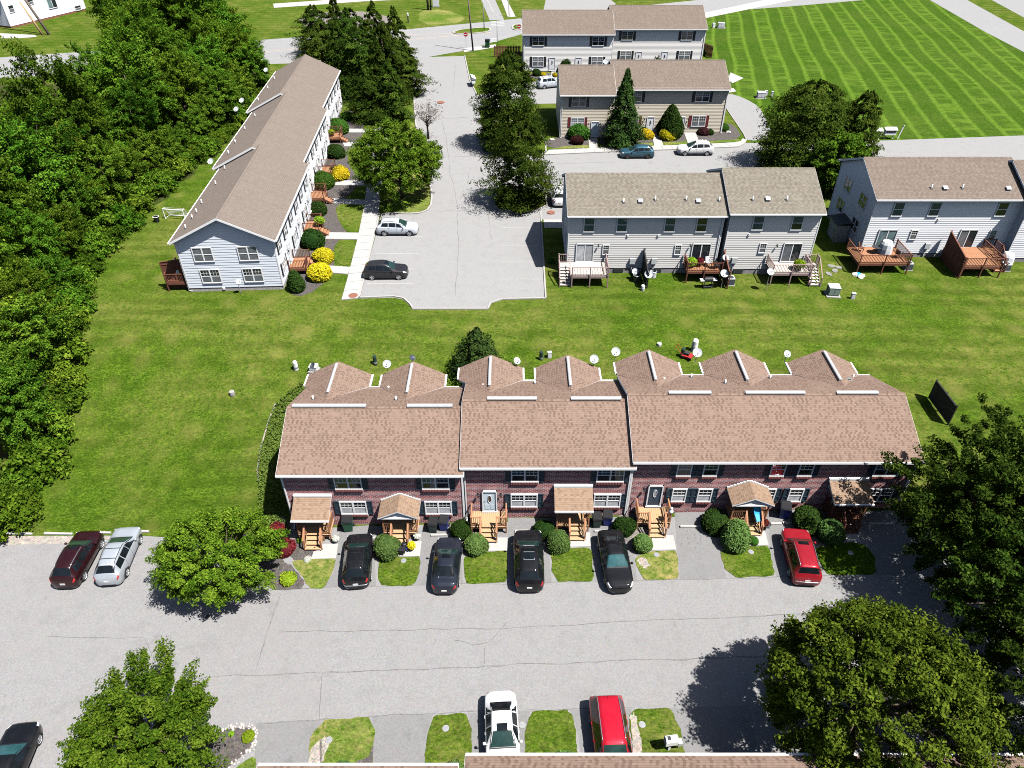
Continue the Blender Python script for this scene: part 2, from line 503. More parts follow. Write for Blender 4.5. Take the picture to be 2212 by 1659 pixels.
worn('rust', (0.22, 0.09, 0.06), 0.35, 8, 0.85, bump=0.3)
worn('paint_line', (0.40, 0.40, 0.39), 0.25, 4, 0.8)
worn('paint_yellow', (0.66, 0.42, 0.22), 0.2, 4, 0.8)
worn('crack', (0.15, 0.145, 0.14), 0.4, 5, 0.95)
worn('sign_red', (0.45, 0.03, 0.03), 0.06, 4, 0.4)
worn('canvas_pale', (0.62, 0.72, 0.68), 0.08, 4, 0.8)
worn('blue_plastic', (0.03, 0.30, 0.55), 0.15, 4, 0.4)
worn('cover_grey', (0.60, 0.61, 0.62), 0.15, 3, 0.7)
worn('terracotta', (0.36, 0.13, 0.07), 0.2, 5, 0.8)
worn('red_paint', (0.42, 0.03, 0.03), 0.1, 5, 0.4)
worn('rock', (0.42, 0.39, 0.36), 0.2, 4, 0.9, bump=0.4)
worn('stone_grey', (0.20, 0.195, 0.185), 0.3, 4, 0.9, bump=0.4)
worn('net_white', (0.7, 0.7, 0.7), 0.05, 4, 0.8)

def glass(name, col, rough=0.07):
    s = NT(name)
    p = s.coord('Object')
    a = s.noise(p, 1.6, 2)
    c = s.ramp(a, [(0.35, tuple(x * 0.6 for x in col)), (0.65, col)])
    M[name] = s.done(c, rough, 0.6)
glass('glass_dark', (0.022, 0.028, 0.036))
glass('glass_blue', (0.028, 0.075, 0.13))
glass('glass_blind', (0.42, 0.44, 0.45), 0.25)
glass('glass_screen', (0.17, 0.185, 0.20), 0.35)
glass('glass_curtain', (0.62, 0.64, 0.66), 0.4)
glass('glass_teal', (0.16, 0.24, 0.25), 0.15)
glass('car_glass', (0.008, 0.011, 0.013), 0.04)
glass('car_windscreen', (0.018, 0.045, 0.040), 0.04)
glass('car_glass_teal', (0.03, 0.10, 0.11), 0.05)
worn('tyre_rubber', (0.022, 0.022, 0.023), 0.2, 6, 0.9)
worn('rim_alloy', (0.52, 0.53, 0.55), 0.08, 6, 0.3, 0.5, 0.7)
worn('rim_dark', (0.09, 0.09, 0.095), 0.1, 6, 0.35, 0.5, 0.6)
worn('lamp_red', (0.42, 0.02, 0.02), 0.05, 4, 0.2, 0.6)
worn('lamp_clear', (0.68, 0.70, 0.73), 0.05, 4, 0.15, 0.6)
worn('chrome', (0.62, 0.63, 0.65), 0.05, 4, 0.18, 0.6, 0.85)
worn('car_trim', (0.016, 0.016, 0.018), 0.1, 4, 0.5)

def paint(name, col, metal=0.35, rough=0.42):
    s = NT('paint_' + name)
    p = s.coord('Object')
    dust = s.noise(p, 1.4, 5, 0.7)
    c = s.mix(s.math('MULTIPLY', s.ramp(dust, [(0.45, (0, 0, 0)), (0.8, (1, 1, 1))]), 0.02), col, (0.36, 0.34, 0.31))
    r = s.math('MULTIPLY_ADD', dust, 0.22, rough - 0.08)
    M['paint_' + name] = s.done(c, r, 0.12, metal, 0.7)
paint('maroon', (0.022, 0.004, 0.006), 0.2)
paint('silver', (0.46, 0.50, 0.54), 0.5)
paint('black', (0.004, 0.0045, 0.006), 0.0, 0.6)
paint('graphite', (0.017, 0.021, 0.032), 0.3)
paint('red', (0.30, 0.012, 0.022), 0.3)
paint('bright_red', (0.42, 0.006, 0.022), 0.25)
paint('white', (0.66, 0.66, 0.66), 0.0)
paint('pale_silver', (0.60, 0.64, 0.70), 0.3)
paint('dark_grey', (0.028, 0.027, 0.031), 0.4)
paint('teal', (0.035, 0.095, 0.135), 0.4)

def leafmat(name, dark, mid, light, trans=0.35):
    s = NT(name)
    at_ = s.n('Attribute', attribute_name='tint')
    c = s.ramp(at_.outputs['Fac'], [(0.05, dark), (0.5, mid), (0.95, light)])
    oi = s.n('ObjectInfo').outputs['Random']
    hs = s.n('HueSaturation'); s.l(c, hs.inputs['Color'])
    s.l(s.math('MULTIPLY_ADD', oi, 0.5, 0.76), hs.inputs['Value'])
    s.l(s.math('MULTIPLY_ADD', s.math('FRACT', s.math('MULTIPLY', oi, 7.13)), 0.035, 0.482), hs.inputs['Hue'])
    c = hs.outputs[0]
    d = s.n('BsdfDiffuse'); s.l(c, d.inputs[0])
    tr = s.n('BsdfTranslucent'); s.l(s.mix(0.5, c, tuple(min(1, x * 1.5) for x in light)), tr.inputs[0])
    m1 = s.n('MixShader'); m1.inputs[0].default_value = trans
    s.l(d.outputs[0], m1.inputs[1]); s.l(tr.outputs[0], m1.inputs[2])
    s.l(m1.outputs[0], s.t.nodes['Material Output'].inputs['Surface'])
    M[name] = s.mat
leafmat('leaf_bright', (0.036, 0.086, 0.007), (0.088, 0.168, 0.012), (0.185, 0.285, 0.028), 0.28)
leafmat('leaf_fresh', (0.030, 0.080, 0.007), (0.074, 0.156, 0.012), (0.16, 0.262, 0.026), 0.28)
leafmat('leaf_wood', (0.034, 0.088, 0.007), (0.082, 0.175, 0.012), (0.165, 0.275, 0.026), 0.28)
leafmat('leaf_wood_yellow', (0.042, 0.092, 0.007), (0.092, 0.172, 0.012), (0.18, 0.27, 0.028), 0.28)
leafmat('leaf_wood_deep', (0.022, 0.058, 0.006), (0.05, 0.11, 0.009), (0.11, 0.19, 0.016))
leafmat('leaf_dark', (0.016, 0.034, 0.005), (0.036, 0.066, 0.009), (0.09, 0.135, 0.018), 0.25)
leafmat('leaf_pear', (0.028, 0.052, 0.006), (0.065, 0.108, 0.010), (0.14, 0.19, 0.022), 0.3)
leafmat('leaf_evergreen', (0.015, 0.032, 0.010), (0.032, 0.062, 0.015), (0.065, 0.105, 0.022), 0.15)
leafmat('leaf_spruce', (0.06, 0.115, 0.03), (0.10, 0.18, 0.045), (0.15, 0.245, 0.06), 0.2)
leafmat('leaf_box', (0.014, 0.034, 0.008), (0.028, 0.06, 0.012), (0.05, 0.095, 0.018), 0.2)
leafmat('leaf_holly', (0.03, 0.08, 0.012), (0.06, 0.14, 0.02), (0.10, 0.2, 0.03), 0.25)
leafmat('leaf_gold', (0.40, 0.29, 0.01), (0.58, 0.47, 0.015), (0.72, 0.62, 0.05), 0.25)
leafmat('leaf_lime', (0.12, 0.22, 0.01), (0.2, 0.34, 0.02), (0.3, 0.42, 0.04), 0.3)
leafmat('leaf_red', (0.07, 0.012, 0.012), (0.13, 0.018, 0.018), (0.22, 0.04, 0.03), 0.25)
leafmat('leaf_burgundy', (0.025, 0.012, 0.012), (0.05, 0.018, 0.018), (0.09, 0.03, 0.025), 0.2)
leafmat('leaf_groundcover', (0.05, 0.095, 0.018), (0.09, 0.16, 0.03), (0.15, 0.22, 0.05), 0.25)
leafmat('leaf_twig', (0.10, 0.085, 0.075), (0.18, 0.155, 0.14), (0.28, 0.25, 0.22), 0.1)
leafmat('leaf_white', (0.4, 0.42, 0.36), (0.6, 0.6, 0.5), (0.7, 0.7, 0.65), 0.2)

# ================================================================ GROUND, ROADS, PATHS
def chaikin(pts, n=2, closed=True):
    for _ in range(n):
        out = []
        N = len(pts)
        rng = range(N) if closed else range(N - 1)
        if not closed: out.append(pts[0])
        for i in rng:
            a, b = pts[i], pts[(i + 1) % N]
            out.append((a[0] * .75 + b[0] * .25, a[1] * .75 + b[1] * .25))
            out.append((a[0] * .25 + b[0] * .75, a[1] * .25 + b[1] * .75))
        if not closed: out.append(pts[-1])
        pts = out
    return pts

def ragged(pts, cut=.14, amp=.05, step=.35):
    """Corners eased and the outline made uneven, as a turf edge is."""
    out = []
    n = len(pts)
    for i in range(n):
        p, q, r = Vector((*pts[i - 1], 0)), Vector((*pts[i], 0)), Vector((*pts[(i + 1) % n], 0))
        a, c = q.lerp(p, cut), q.lerp(r, cut)
        out += [a, (a + c) / 4 + q / 2, c]
    res = []
    for i, p in enumerate(out):
        q = out[(i + 1) % len(out)]
        m = max(1, int((q - p).length / step))
        for k in range(m):
            t = p.lerp(q, k / m)
            res.append((t.x + random.uniform(-amp, amp), t.y + random.uniform(-amp, amp)))
    return res

def ragged_px(pts, n=1): return ragged(chaikin(pts, n), .1, .08)

def px(pts):
    """Surveyed photo points -> ground x, y."""
    return [tuple(G(X, Y)[:2]) for X, Y in pts]

def sheet(name, pts, mat, dz, kind='structure', skirt=0.0, step=None, parent=None):
    """A flat polygon lying on the terrain; skirt drops its rim by that much."""
    bm = bmesh.new()
    vs = [bm.verts.new((x, y, T(x, y) + dz)) for x, y in pts]
    f = bm.faces.new(vs)
    f.normal_update()
    if f.normal.z < 0: f.normal_flip()
    if skirt:
        lo = [bm.verts.new((v.co.x, v.co.y, v.co.z - skirt)) for v in vs]
        n = len(vs)
        for i in range(n):
            bm.faces.new((vs[i], lo[i], lo[(i + 1) % n], vs[(i + 1) % n]))
    bmesh.ops.triangulate(bm, faces=[f])
    bmesh.ops.recalc_face_normals(bm, faces=bm.faces)
    up = sum(1 for q in bm.faces if q.normal.z > 0.5); dn = sum(1 for q in bm.faces if q.normal.z < -0.5)
    if dn > up: bmesh.ops.reverse_faces(bm, faces=bm.faces)
    me = bpy.data.meshes.new(name)
    bm.to_mesh(me); bm.free()
    me.materials.append(M[mat])
    o = link(name, me, parent)
    return tag(o, kind=kind)

def strip(name, pts, w, mat, dz, parent=None, jitter=0.0, kind='structure', taper=False):
    """A ribbon lying on the ground along pts."""
    mb = MB()
    P = [Vector((x, y, 0)) for x, y in pts]
    L, Rr = [], []
    for i, p in enumerate(P):
        d = (P[min(i + 1, len(P) - 1)] - P[max(i - 1, 0)]).normalized()
        nrm = Vector((-d.y, d.x, 0))
        ww = w * (0.5 + random.random() * jitter) * (0.72 if jitter else 1)
        if taper and i in (0, len(P) - 1): ww *= 0.2
        for lst, sgn in ((L, 1), (Rr, -1)):
            q = p + nrm * ww * sgn
            lst.append((q.x, q.y, T(q.x, q.y) + dz))
    for i in range(len(P) - 1):
        mb.face([Rr[i], Rr[i + 1], L[i + 1], L[i]])
    return tag(mb.build(name, M[mat], parent), kind=kind)

def wander(a, b, n, amp):
    a, b = Vector((*a, 0)), Vector((*b, 0))
    d = (b - a); nrm = Vector((-d.y, d.x, 0)).normalized()
    off, out = 0.0, []
    for i in range(n + 1):
        t = i / n
        off = off * 0.7 + random.uniform(-amp, amp)
        q = a + d * t + nrm * off * (0 if i in (0, n) else 1)
        out.append((q.x, q.y))
    return out

def kerb(name, pts, w=0.16, h=0.13, mat='kerb_concrete', closed=False):
    mb = MB()
    P = [Vector((x, y, T(x, y))) for x, y in pts]
    if closed: P.append(P[0])
    for i in range(len(P) - 1):
        a, b = P[i], P[i + 1]
        mb.bar(a + Vector((0, 0, h / 2 - 0.04)), b + (b - a).normalized() * 0.03 + Vector((0, 0, h / 2 - 0.04)), w, h + 0.08 + 0.001 * (i % 2))
    return tag(mb.build(name, M[mat]), kind='structure')

# --- the base sheet of grass, out to the horizon
def ground_sheet():
    xs = [-1500, -400, -60, 60, 400, 1500]
    ys = [-600, -50, 10, 43] + [43 + i for i in range(1, 16)] + [80, 140, 220, 400, 900, 2500]
    mb = MB()
    for i in range(len(xs) - 1):
        for j in range(len(ys) - 1):
            mb.face([(x, y, T(x, y)) for x, y in ((xs[i], ys[j]), (xs[i + 1], ys[j]), (xs[i + 1], ys[j + 1]), (xs[i], ys[j + 1]))])
    return tag(mb.build('lawn', M['lawn_rows']), kind='structure')
ground_sheet()

# --- front street and its lot
street_px = [(-260, 1157), (300, 1153), (420, 1160), (520, 1215), (600, 1262), (640, 1150), (1960, 1128), (2010, 1190), (2150, 1250),
             (2330, 1330), (2330, 1900), (-260, 1900)]
front_xy = px([(-330, 1159), (300, 1157), (420, 1165)]) + [(-16.4, 29.5), (-15.4, 34.2), (28.6, 34.6), (29.5, 30.5), (33, 26.5), (45, 22), (45, -4), (-52, -4)]
sheet('street', front_xy, 'street_asphalt', 0.008)

sheet('dirt_strip', chaikin(px([(-300, 1160), (20, 1158), (240, 1159), (300, 1162), (210, 1170), (60, 1178), (-100, 1174), (-300, 1180)]), 1), 'bare_soil', 0.012)

# driveways between the front lawns
for k, pts in enumerate([
    [(733, 1140), (808, 1134), (812, 1266), (700, 1268), (722, 1235)],
    [(913, 1134), (990, 1131), (1001, 1262), (892, 1264), (906, 1232)],
    [(1097, 1119), (1180, 1119), (1191, 1257), (1092, 1260), (1098, 1246)],
    [(1277, 1118), (1362, 1116), (1376, 1256), (1284, 1257), (1282, 1240)],
    [(1457, 1107), (1535, 1105), (1568, 1249), (1469, 1252), (1466, 1230)],
    [(1656, 1104), (1716, 1102), (1775, 1243), (1677, 1245), (1668, 1210)],
    [(1850, 1112), (1958, 1110), (1985, 1238), (1893, 1242), (1888, 1200)],
    [(555, 1562), (700, 1554), (672, 1590), (664, 1665), (548, 1665)],
    [(803, 1547), (936, 1543), (922, 1580), (914, 1665), (806, 1665)],
    [(1012, 1540), (1146, 1536), (1134, 1580), (1134, 1660), (1020, 1660)],
    [(1232, 1534), (1364, 1531), (1358, 1573), (1376, 1660), (1258, 1660), (1248, 1580)],
    [(1446, 1530), (1620, 1524), (1640, 1660), (1484, 1660), (1470, 1573)]]):
    sheet('driveway', px(pts), 'driveway_asphalt', 0.013)

lawn_px = [
    ([(629, 1213), (674, 1207), (726, 1206), (722, 1230), (705, 1262), (697, 1271), (669, 1271), (654, 1247)], 'lawn_patchy'),
    ([(817, 1211), (850, 1204), (908, 1203), (907, 1230), (900, 1256), (885, 1266), (824, 1266), (818, 1251)], 'lawn_lush'),
    ([(1003, 1203), (1050, 1192), (1096, 1190), (1097, 1245), (1091, 1259), (1010, 1262), (1003, 1249)], 'lawn_lush'),
    ([(1191, 1196), (1230, 1184), (1277, 1184), (1283, 1256), (1205, 1257), (1193, 1237)], 'lawn_lush'),
    ([(1372, 1205), (1406, 1191), (1461, 1189), (1467, 1251), (1390, 1254), (1378, 1228)], 'lawn_patchy'),
    ([(1555, 1189), (1615, 1180), (1660, 1179), (1674, 1244), (1587, 1248), (1565, 1228)], 'lawn_lush'),
    ([(1758, 1183), (1839, 1171), (1868, 1177), (1888, 1203), (1893, 1235), (1883, 1241), (1790, 1243), (1768, 1211)], 'lawn_lush'),
    ([(700, 1556), (799, 1548), (810, 1582), (805, 1614), (804, 1675), (664, 1675), (667, 1623), (674, 1587)], 'lawn_patchy'),
    ([(938, 1545), (1008, 1541), (1018, 1573), (1020, 1637), (1016, 1675), (916, 1675), (918, 1630), (925, 1578)], 'lawn_lush'),
    ([(1149, 1540), (1163, 1535), (1227, 1535), (1236, 1543), (1245, 1578), (1245, 1610), (1260, 1675), (1136, 1675), (1134, 1584), (1142, 1550)], 'lawn_lush'),
    ([(1368, 1533), (1441, 1529), (1452, 1537), (1468, 1573), (1490, 1675), (1381, 1675), (1359, 1573), (1360, 1548)], 'lawn_lush')]
for pts, mt in lawn_px:
    sheet('front_lawn', ragged(px(pts)), mt, 0.035, skirt=0.06)
# worn soil strip along the driveway of the nearest lawn on the right
sheet('soil_strip', ragged_px(px([(1361, 1546), (1374, 1538), (1379, 1575), (1390, 1640), (1394, 1675), (1378, 1675), (1360, 1580)]), 1), 'bare_soil', 0.041)
sheet('soil_strip', ragged_px(px([(668, 1625), (690, 1600), (704, 1588), (712, 1600), (700, 1640), (690, 1660), (668, 1660)]), 1), 'bare_soil', 0.041)
sheet('soil_strip', ragged_px(px([(1374, 1208), (1390, 1204), (1402, 1215), (1403, 1228), (1385, 1226)]), 1), 'bare_soil', 0.041)
sheet('soil_strip', ragged_px(px([(796, 1640), (806, 1600), (803, 1665), (748, 1665), (760, 1648)]), 1), 'mulch', 0.041)

for pts in ([(684, 1176), (731, 1175), (726, 1207), (672, 1208)], [(866, 1171), (911, 1170), (907, 1202), (853, 1203)],
            [(1050, 1162), (1096, 1162), (1096, 1190), (1050, 1191)], [(1231, 1152), (1274, 1151), (1276, 1181), (1226, 1182)],
            [(1409, 1157), (1454, 1157), (1461, 1188), (1405, 1189)], [(1620, 1149), (1652, 1147), (1660, 1178), (1613, 1179)],
            [(1822, 1140), (1850, 1139), (1858, 1170), (1828, 1172)]):
    sheet('front_path', px(pts), 'concrete', 0.05, skirt=0.05)

for pts, mt in (
    ([(640, 1160), (674, 1172), (680, 1190), (673, 1207), (654, 1212), (628, 1208), (620, 1182)], 'mulch'),
    ([(600, 1112), (625, 1120), (640, 1140), (650, 1165), (622, 1180), (600, 1160), (592, 1130)], 'dry_mulch'),
    ([(612, 1214), (632, 1222), (668, 1271), (600, 1277), (560, 1262), (500, 1220), (460, 1160), (560, 1150), (610, 1185)], 'mulch'),
    ([(806, 1175), (830, 1160), (862, 1168), (853, 1204), (818, 1212), (806, 1200)], 'dry_mulch'),
    ([(972, 1130), (1010, 1112), (1050, 1130), (1050, 1192), (1003, 1205), (992, 1180)], 'dry_mulch'),
    ([(1150, 1140), (1190, 1112), (1232, 1130), (1228, 1184), (1191, 1197), (1165, 1170)], 'dry_mulch'),
    ([(1325, 1120), (1362, 1100), (1408, 1130), (1406, 1190), (1373, 1206), (1345, 1160)], 'dry_mulch'),
    ([(1518, 1115), (1570, 1100), (1622, 1130), (1614, 1180), (1556, 1191), (1535, 1150)], 'dry_mulch'),
    ([(1716, 1110), (1790, 1100), (1832, 1130), (1838, 1170), (1758, 1185), (1738, 1150)], 'dry_mulch')):
    sheet('planting_bed', ragged(chaikin(px(pts), 1)), mt, 0.028)

# bed with white stone edging beside the near maple
bed_c = [(450, 1585), (520, 1570), (548, 1574), (552, 1590), (540, 1620), (505, 1648), (470, 1680), (400, 1680), (420, 1600)]
sheet('planting_bed', chaikin(px(bed_c), 1), 'mulch', 0.03)
sheet('front_lawn', chaikin(px([(553, 1630), (553, 1668), (500, 1668), (520, 1650)]), 1), 'lawn_patchy', 0.036)
def edging():
    root = empty('stone_edging', G(540, 1600), 0, 'border of small white stones around the mulch bed by the near maple', 'stone border')
    path = [(452, 1582), (480, 1574), (520, 1569), (548, 1573), (556, 1586), (549, 1608), (533, 1626), (510, 1643), (490, 1660)]
    P = [G(*p) for p in path]
    meshes = []
    for k in range(6):
        bm = bmesh.new()
        bmesh.ops.create_icosphere(bm, subdivisions=1, radius=0.085)
        for v in bm.verts:
            v.co *= random.uniform(0.7, 1.2); v.co.z *= 0.65
        me = bpy.data.meshes.new('stone'); bm.to_mesh(me); bm.free()
        me.materials.append(M['rock']); meshes.append(me)
    base = root.location
    for i in range(len(P) - 1):
        n = max(2, int((P[i + 1] - P[i]).length / 0.13))
        for k in range(n):
            for row in range(2):
                q = P[i].lerp(P[i + 1], (k + random.random() * 0.5) / n) - base
                q += Vector((random.uniform(-.18, .18), random.uniform(-.18, .18), 0.06))
                o = link('stone', random.choice(meshes), root, q, (0, 0, random.uniform(0, 6)))
                o.scale = (random.uniform(.6, 1.2),) * 3
edging()

# cracks and seams in the old asphalt
for a, b, n, w in (((600, 1366), (1110, 1356), 26, .03), ((1110, 1356), (1760, 1322), 30, .035), ((455, 1463), (700, 1452), 14, .03), ((700, 1452), (1100, 1436), 24, .045),
                   ((1100, 1436), (1730, 1415), 30, .04), ((555, 1562), (735, 1550), 10, .04), ((790, 1548), (1110, 1532), 16, .035), ((1130, 1534), (1370, 1529), 12, .03),
                   ((607, 1283), (552, 1452), 12, .04), ((697, 1452), (690, 1553), 9, .03), ((980, 1382), (1020, 1394), 6, .03), ((1020, 1394), (1060, 1386), 5, .035), ((1060, 1386), (1100, 1340), 6, .03),
                   ((935, 1396), (939, 1378), 5, .03), ((1050, 1393), (1046, 1437), 6, .025), ((312, 1377), (345, 1480), 10, .025), ((100, 1376), (312, 1377), 12, .02),
                   ((600, 1274), (820, 1268), 12, .035), ((820, 1268), (1290, 1257), 20, .03), ((1290, 1257), (1560, 1250), 12, .03), ((1560, 1250), (1960, 1238), 16, .03)):
    strip('pavement_crack', wander(G(*a)[:2], G(*b)[:2], n, 0.05), w, 'crack', 0.018, jitter=0.8, taper=True)
# leaf debris scattered on the empty driveway
for k in range(46):
    r = abs(random.gauss(0, 0.55)); t = random.uniform(0, 6.28)
    c0 = G(1500, 1166)
    q = [(c0.x + r * math.cos(t) + math.cos(i * 1.05) * random.uniform(.02, .08), c0.y + r * math.sin(t) * 1.4 + math.sin(i * 1.05) * random.uniform(.02, .12)) for i in range(6)]
    if k < 30: sheet('leaf_debris', [(c0.x + (x - c0.x) * .9, c0.y + (y - c0.y) * .9) for x, y in q], 'crack', 0.0175)

# wheel stops: concrete bars at the head of the parking places
def wheel_stop(a, b, label, group='concrete wheel stops at the head of the parking places'):
    p, q = G(*a), G(*b)
    c = (p + q) / 2
    o = MB()
    L = (q - p).length / 2
    o.bar((-L, 0, 0.06), (L, 0, 0.06), 0.16, 0.13)
    e = o.build('wheel_stop', M['concrete'], None, c, (0, 0, math.atan2(q.y - p.y, q.x - p.x)))
    tag(e, label, 'wheel stop', group)
for a, b, lb in (((17, 1154), (70, 1154), 'white concrete wheel stop at the far left end by the lawn'), ((97, 1154), (157, 1154), 'concrete wheel stop just in front of the maroon car'),
                 ((216, 1152), (240, 1152), 'concrete wheel stop between the maroon and the silver car'), ((297, 1149), (322, 1149), 'concrete wheel stop between the silver car and the maple'),
                 ((800, 1164), (826, 1163), 'concrete wheel stop mostly hidden by the black car nearest the green bin'), ((931, 1158), (972, 1156), 'concrete wheel stop in front of the graphite sedan'), ((1112, 1149), (1140, 1148), 'concrete wheel stop beside the wet patch, ahead of the large black car'),
                 ((1284, 1149), (1312, 1148), 'concrete wheel stop behind the black car parked nose out'), ((1469, 1139), (1521, 1138), 'concrete wheel stop in the empty driveway with the leaf debris'),
                 ((1663, 1133), (1688, 1132), 'broken concrete wheel stop half in front of the red car, left piece'), ((1690, 1131), (1714, 1131), 'broken concrete wheel stop half in front of the red car, right piece'), ((1876, 1133), (1930, 1132), 'wheel stop in the shaded driveway under the big tree')):
    wheel_stop(a, b, lb)

# --- upper car park with its access road, islands and kerbs
lot_xy = px([(776, 645), (850, 643), (871, 647), (885, 660), (890, 667), (1055, 667), (1061, 655), (1085, 647), (1178, 645), (1168, 460)]) + \
    [(3.4, 84), (3.6, 79.2), (6.6, 79.2), (6.6, 88), (34, 89), (80, 92)] + px([(2230, 292), (1870, 305), (1610, 309), (1400, 324), (1178, 335), (1100, 335), (1052, 300), (1040, 262), (1028, 203), (1015, 173), (1003, 121), (900, 124), (893, 153), (896, 257), (924, 380), (932, 420), (928, 451), (902, 463), (834, 462), (822, 469)])
sheet('car_park', lot_xy, 'parking_asphalt', 0.008)
sheet('apron', [(3.75, 77.0), (6.5, 77.0), (6.5, 79.2), (3.75, 79.2)], 'concrete', 0.012)
lane_xy = [(-5.4, 119), (-1, 121.5), (3, 122.4), (30, 124), (31, 137), (5, 135.5), (1, 133), (-3.5, 128.5), (-6.1, 127)]
sheet('access_lane', lane_xy, 'parking_asphalt', 0.006)

walk_l = px([(738, 649), (751, 602), (772, 519), (787, 446), (792, 404), (805, 330), (820, 270)])
walk_r = px([(776, 645), (798, 555), (818, 459), (824, 400), (836, 330), (846, 270)])
def along(poly, t):
    d = [0.0]
    for a, b in zip(poly, poly[1:]): d.append(d[-1] + math.dist(a, b))
    s = t * d[-1]
    for i in range(len(poly) - 1):
        if s <= d[i + 1] + 1e-9:
            f = (s - d[i]) / (d[i + 1] - d[i])
            return tuple(poly[i][k] + (poly[i + 1][k] - poly[i][k]) * f for k in (0, 1))
    return poly[-1]
def slabs(name, left, right, n, mat, dz):
    """A pavement of separate cast slabs with open joints."""
    a0 = left[0]
    root = empty(name, (a0[0], a0[1], T(*a0)))
    tag(root, kind='structure')
    for k in range(n):
        q = [along(left, (k + .015) / n), along(right, (k + .015) / n), along(right, (k + .985) / n), along(left, (k + .985) / n)]
        h = dz + random.uniform(-.006, .006)
        mb = MB()
        lo = [(x - a0[0], y - a0[1], T(x, y) - T(*a0) - 0.05) for x, y in q]
        hi = [(x - a0[0], y - a0[1], T(x, y) - T(*a0) + h) for x, y in q]
        mb.face(hi)
        for i in range(4):
            mb.face([lo[i], lo[(i + 1) % 4], hi[(i + 1) % 4], hi[i]])
        mb.build('slab', M[mat], root)
    return root
slabs('sidewalk', walk_l, walk_r, 30, 'concrete', 0.10)
for pts in ([(706, 429), (790, 433), (788, 443), (704, 439)], [(709, 503), (778, 504), (775, 518), (703, 517)], [(712, 575), (757, 578), (752, 593), (714, 590)],
            [(726, 391), (794, 391), (792, 402), (724, 401)], [(740, 308), (812, 308), (810, 317), (744, 317)], [(751, 279), (820, 280), (818, 287), (752, 287)], [(700, 395.5), (724, 396), (723, 400), (699, 399)]):
    sheet('garden_path', px(pts), 'concrete', 0.085, skirt=0.1)
sheet('planting_bed', chaikin(px([(622, 637), (662, 640), (706, 607), (722, 585), (722, 560), (718, 540), (735, 515), (752, 505), (738, 488), (727, 465), (733, 440), (745, 430), (770, 405), (775, 380), (770, 330), (790, 270), (770, 240), (738, 240), (700, 300), (660, 420), (640, 540)]), 1), 'mulch', 0.02)
for pts in ([(726, 442), (788, 442), (776, 504), (750, 502), (737, 487), (727, 466)], [(736, 521), (772, 519), (757, 577), (730, 571), (719, 556), (722, 535)],
            [(754, 318), (800, 318), (792, 390), (770, 380), (750, 350)]):
    sheet('front_lawn', ragged(chaikin(px(pts), 1)), 'lawn_lush', 0.045, skirt=0.05)
kerb('kerb', px([(774, 644), (850, 641), (872, 645), (887, 659), (891, 666)]))
kerb('kerb', px([(891, 668), (1054, 668)]))
kerb('kerb', px([(1054, 668), (1060, 655), (1085, 647), (1179, 645)]))
kerb('kerb', px([(1179, 645), (1174, 560), (1168, 458)]))
kerb('kerb', px([(776, 645), (798, 555), (820, 462)]))
kerb('kerb', chaikin(px([(822, 467), (836, 461), (902, 463), (930, 452), (934, 420), (926, 385), (905, 300), (896, 257), (893, 153), (890, 128)]), 1, False), 0.22)
sheet('verge', chaikin(px([(836, 459), (902, 461), (926, 450), (930, 420), (920, 380), (900, 300), (893, 257), (860, 257), (845, 300), (832, 400)]), 1), 'lawn_patchy', 0.06)
kerb('kerb', chaikin(px([(1068, 430), (1078, 409), (1178, 411), (1182, 456), (1085, 457), (1068, 446)]), 1), 0.18, closed=True)
sheet('verge', chaikin(px([(1070, 430), (1079, 411), (1176, 412), (1180, 454), (1086, 455), (1070, 445)]), 1), 'lawn_lush', 0.09)
isl = chaikin(px([(1053, 318), (1058, 295), (1045, 262), (1140, 262), (1178, 300), (1180, 337), (1110, 338), (1062, 332)]), 1)
kerb('kerb', isl, 0.18, closed=True)
sheet('verge', isl, 'lawn_lush', 0.09)
kerb('kerb', px([(1030, 205), (1015, 173), (1004, 121)]), 0.18)
# parking bay lines
for yk in (478, 511.5, 548, 581, 612.5):
    g = G(815, yk)
    strip('bay_line', [(-16.2 + 1.3, g.y), (-16.2 + 6.0, g.y)], 0.055, 'paint_line', 0.013)
for yk in (492, 530, 566, 603):
    g = G(1170, yk)
    strip('bay_line', [(-1.2, g.y), (3.2, g.y)], 0.055, 'paint_line', 0.013)
for a, b, n, w in (((985, 640), (990, 455), 18, .035), ((990, 455), (970, 350), 12, .03), ((970, 350), (955, 258), 10, .03), ((935, 258), (1018, 253), 8, .05), ((925, 456), (1068, 456), 10, .04),
                   ((1016, 360), (1012, 400), 6, .03), ((955, 339), (1052, 337), 8, .03), ((1055, 460), (1062, 520), 8, .02), ((985, 130), (978, 210), 10, .03), ((1190, 355), (1330, 350), 10, .03)):
    strip('pavement_crack', wander(G(*a)[:2], G(*b)[:2], n, 0.12), w, 'crack', 0.016, jitter=0.8, taper=True)

# front walk of the beige row and drive to its right
wk_s = [(1175, 335), (1334, 328), (1462, 323.5), (1546, 320), (1594, 318), (1608, 311), (1612, 303)]
wk_n = [(1604, 300), (1598, 308), (1546, 311), (1462, 314.5), (1334, 319), (1185, 325)]
slabs('sidewalk', px(wk_s), px(wk_n[::-1] ), 22, 'concrete', 0.10)
kerb('kerb', px(wk_s), 0.14)
for pts in ([(1271, 300), (1290, 299), (1292, 322), (1273, 323)], [(1408, 288), (1424, 288), (1433, 316), (1413, 317)], [(1476, 283), (1500, 281), (1512, 313), (1487, 315)]):
    sheet('garden_path', px(pts), 'concrete', 0.095, skirt=0.1)
sheet('side_drive', chaikin(px([(1566, 204), (1585, 203), (1628, 222), (1648, 241), (1672, 300), (1612, 305), (1606, 290), (1566, 232)]), 1), 'parking_asphalt', 0.012)
kerb('kerb', px([(1612, 303), (1606, 290), (1567, 232)]), 0.1, 0.1)
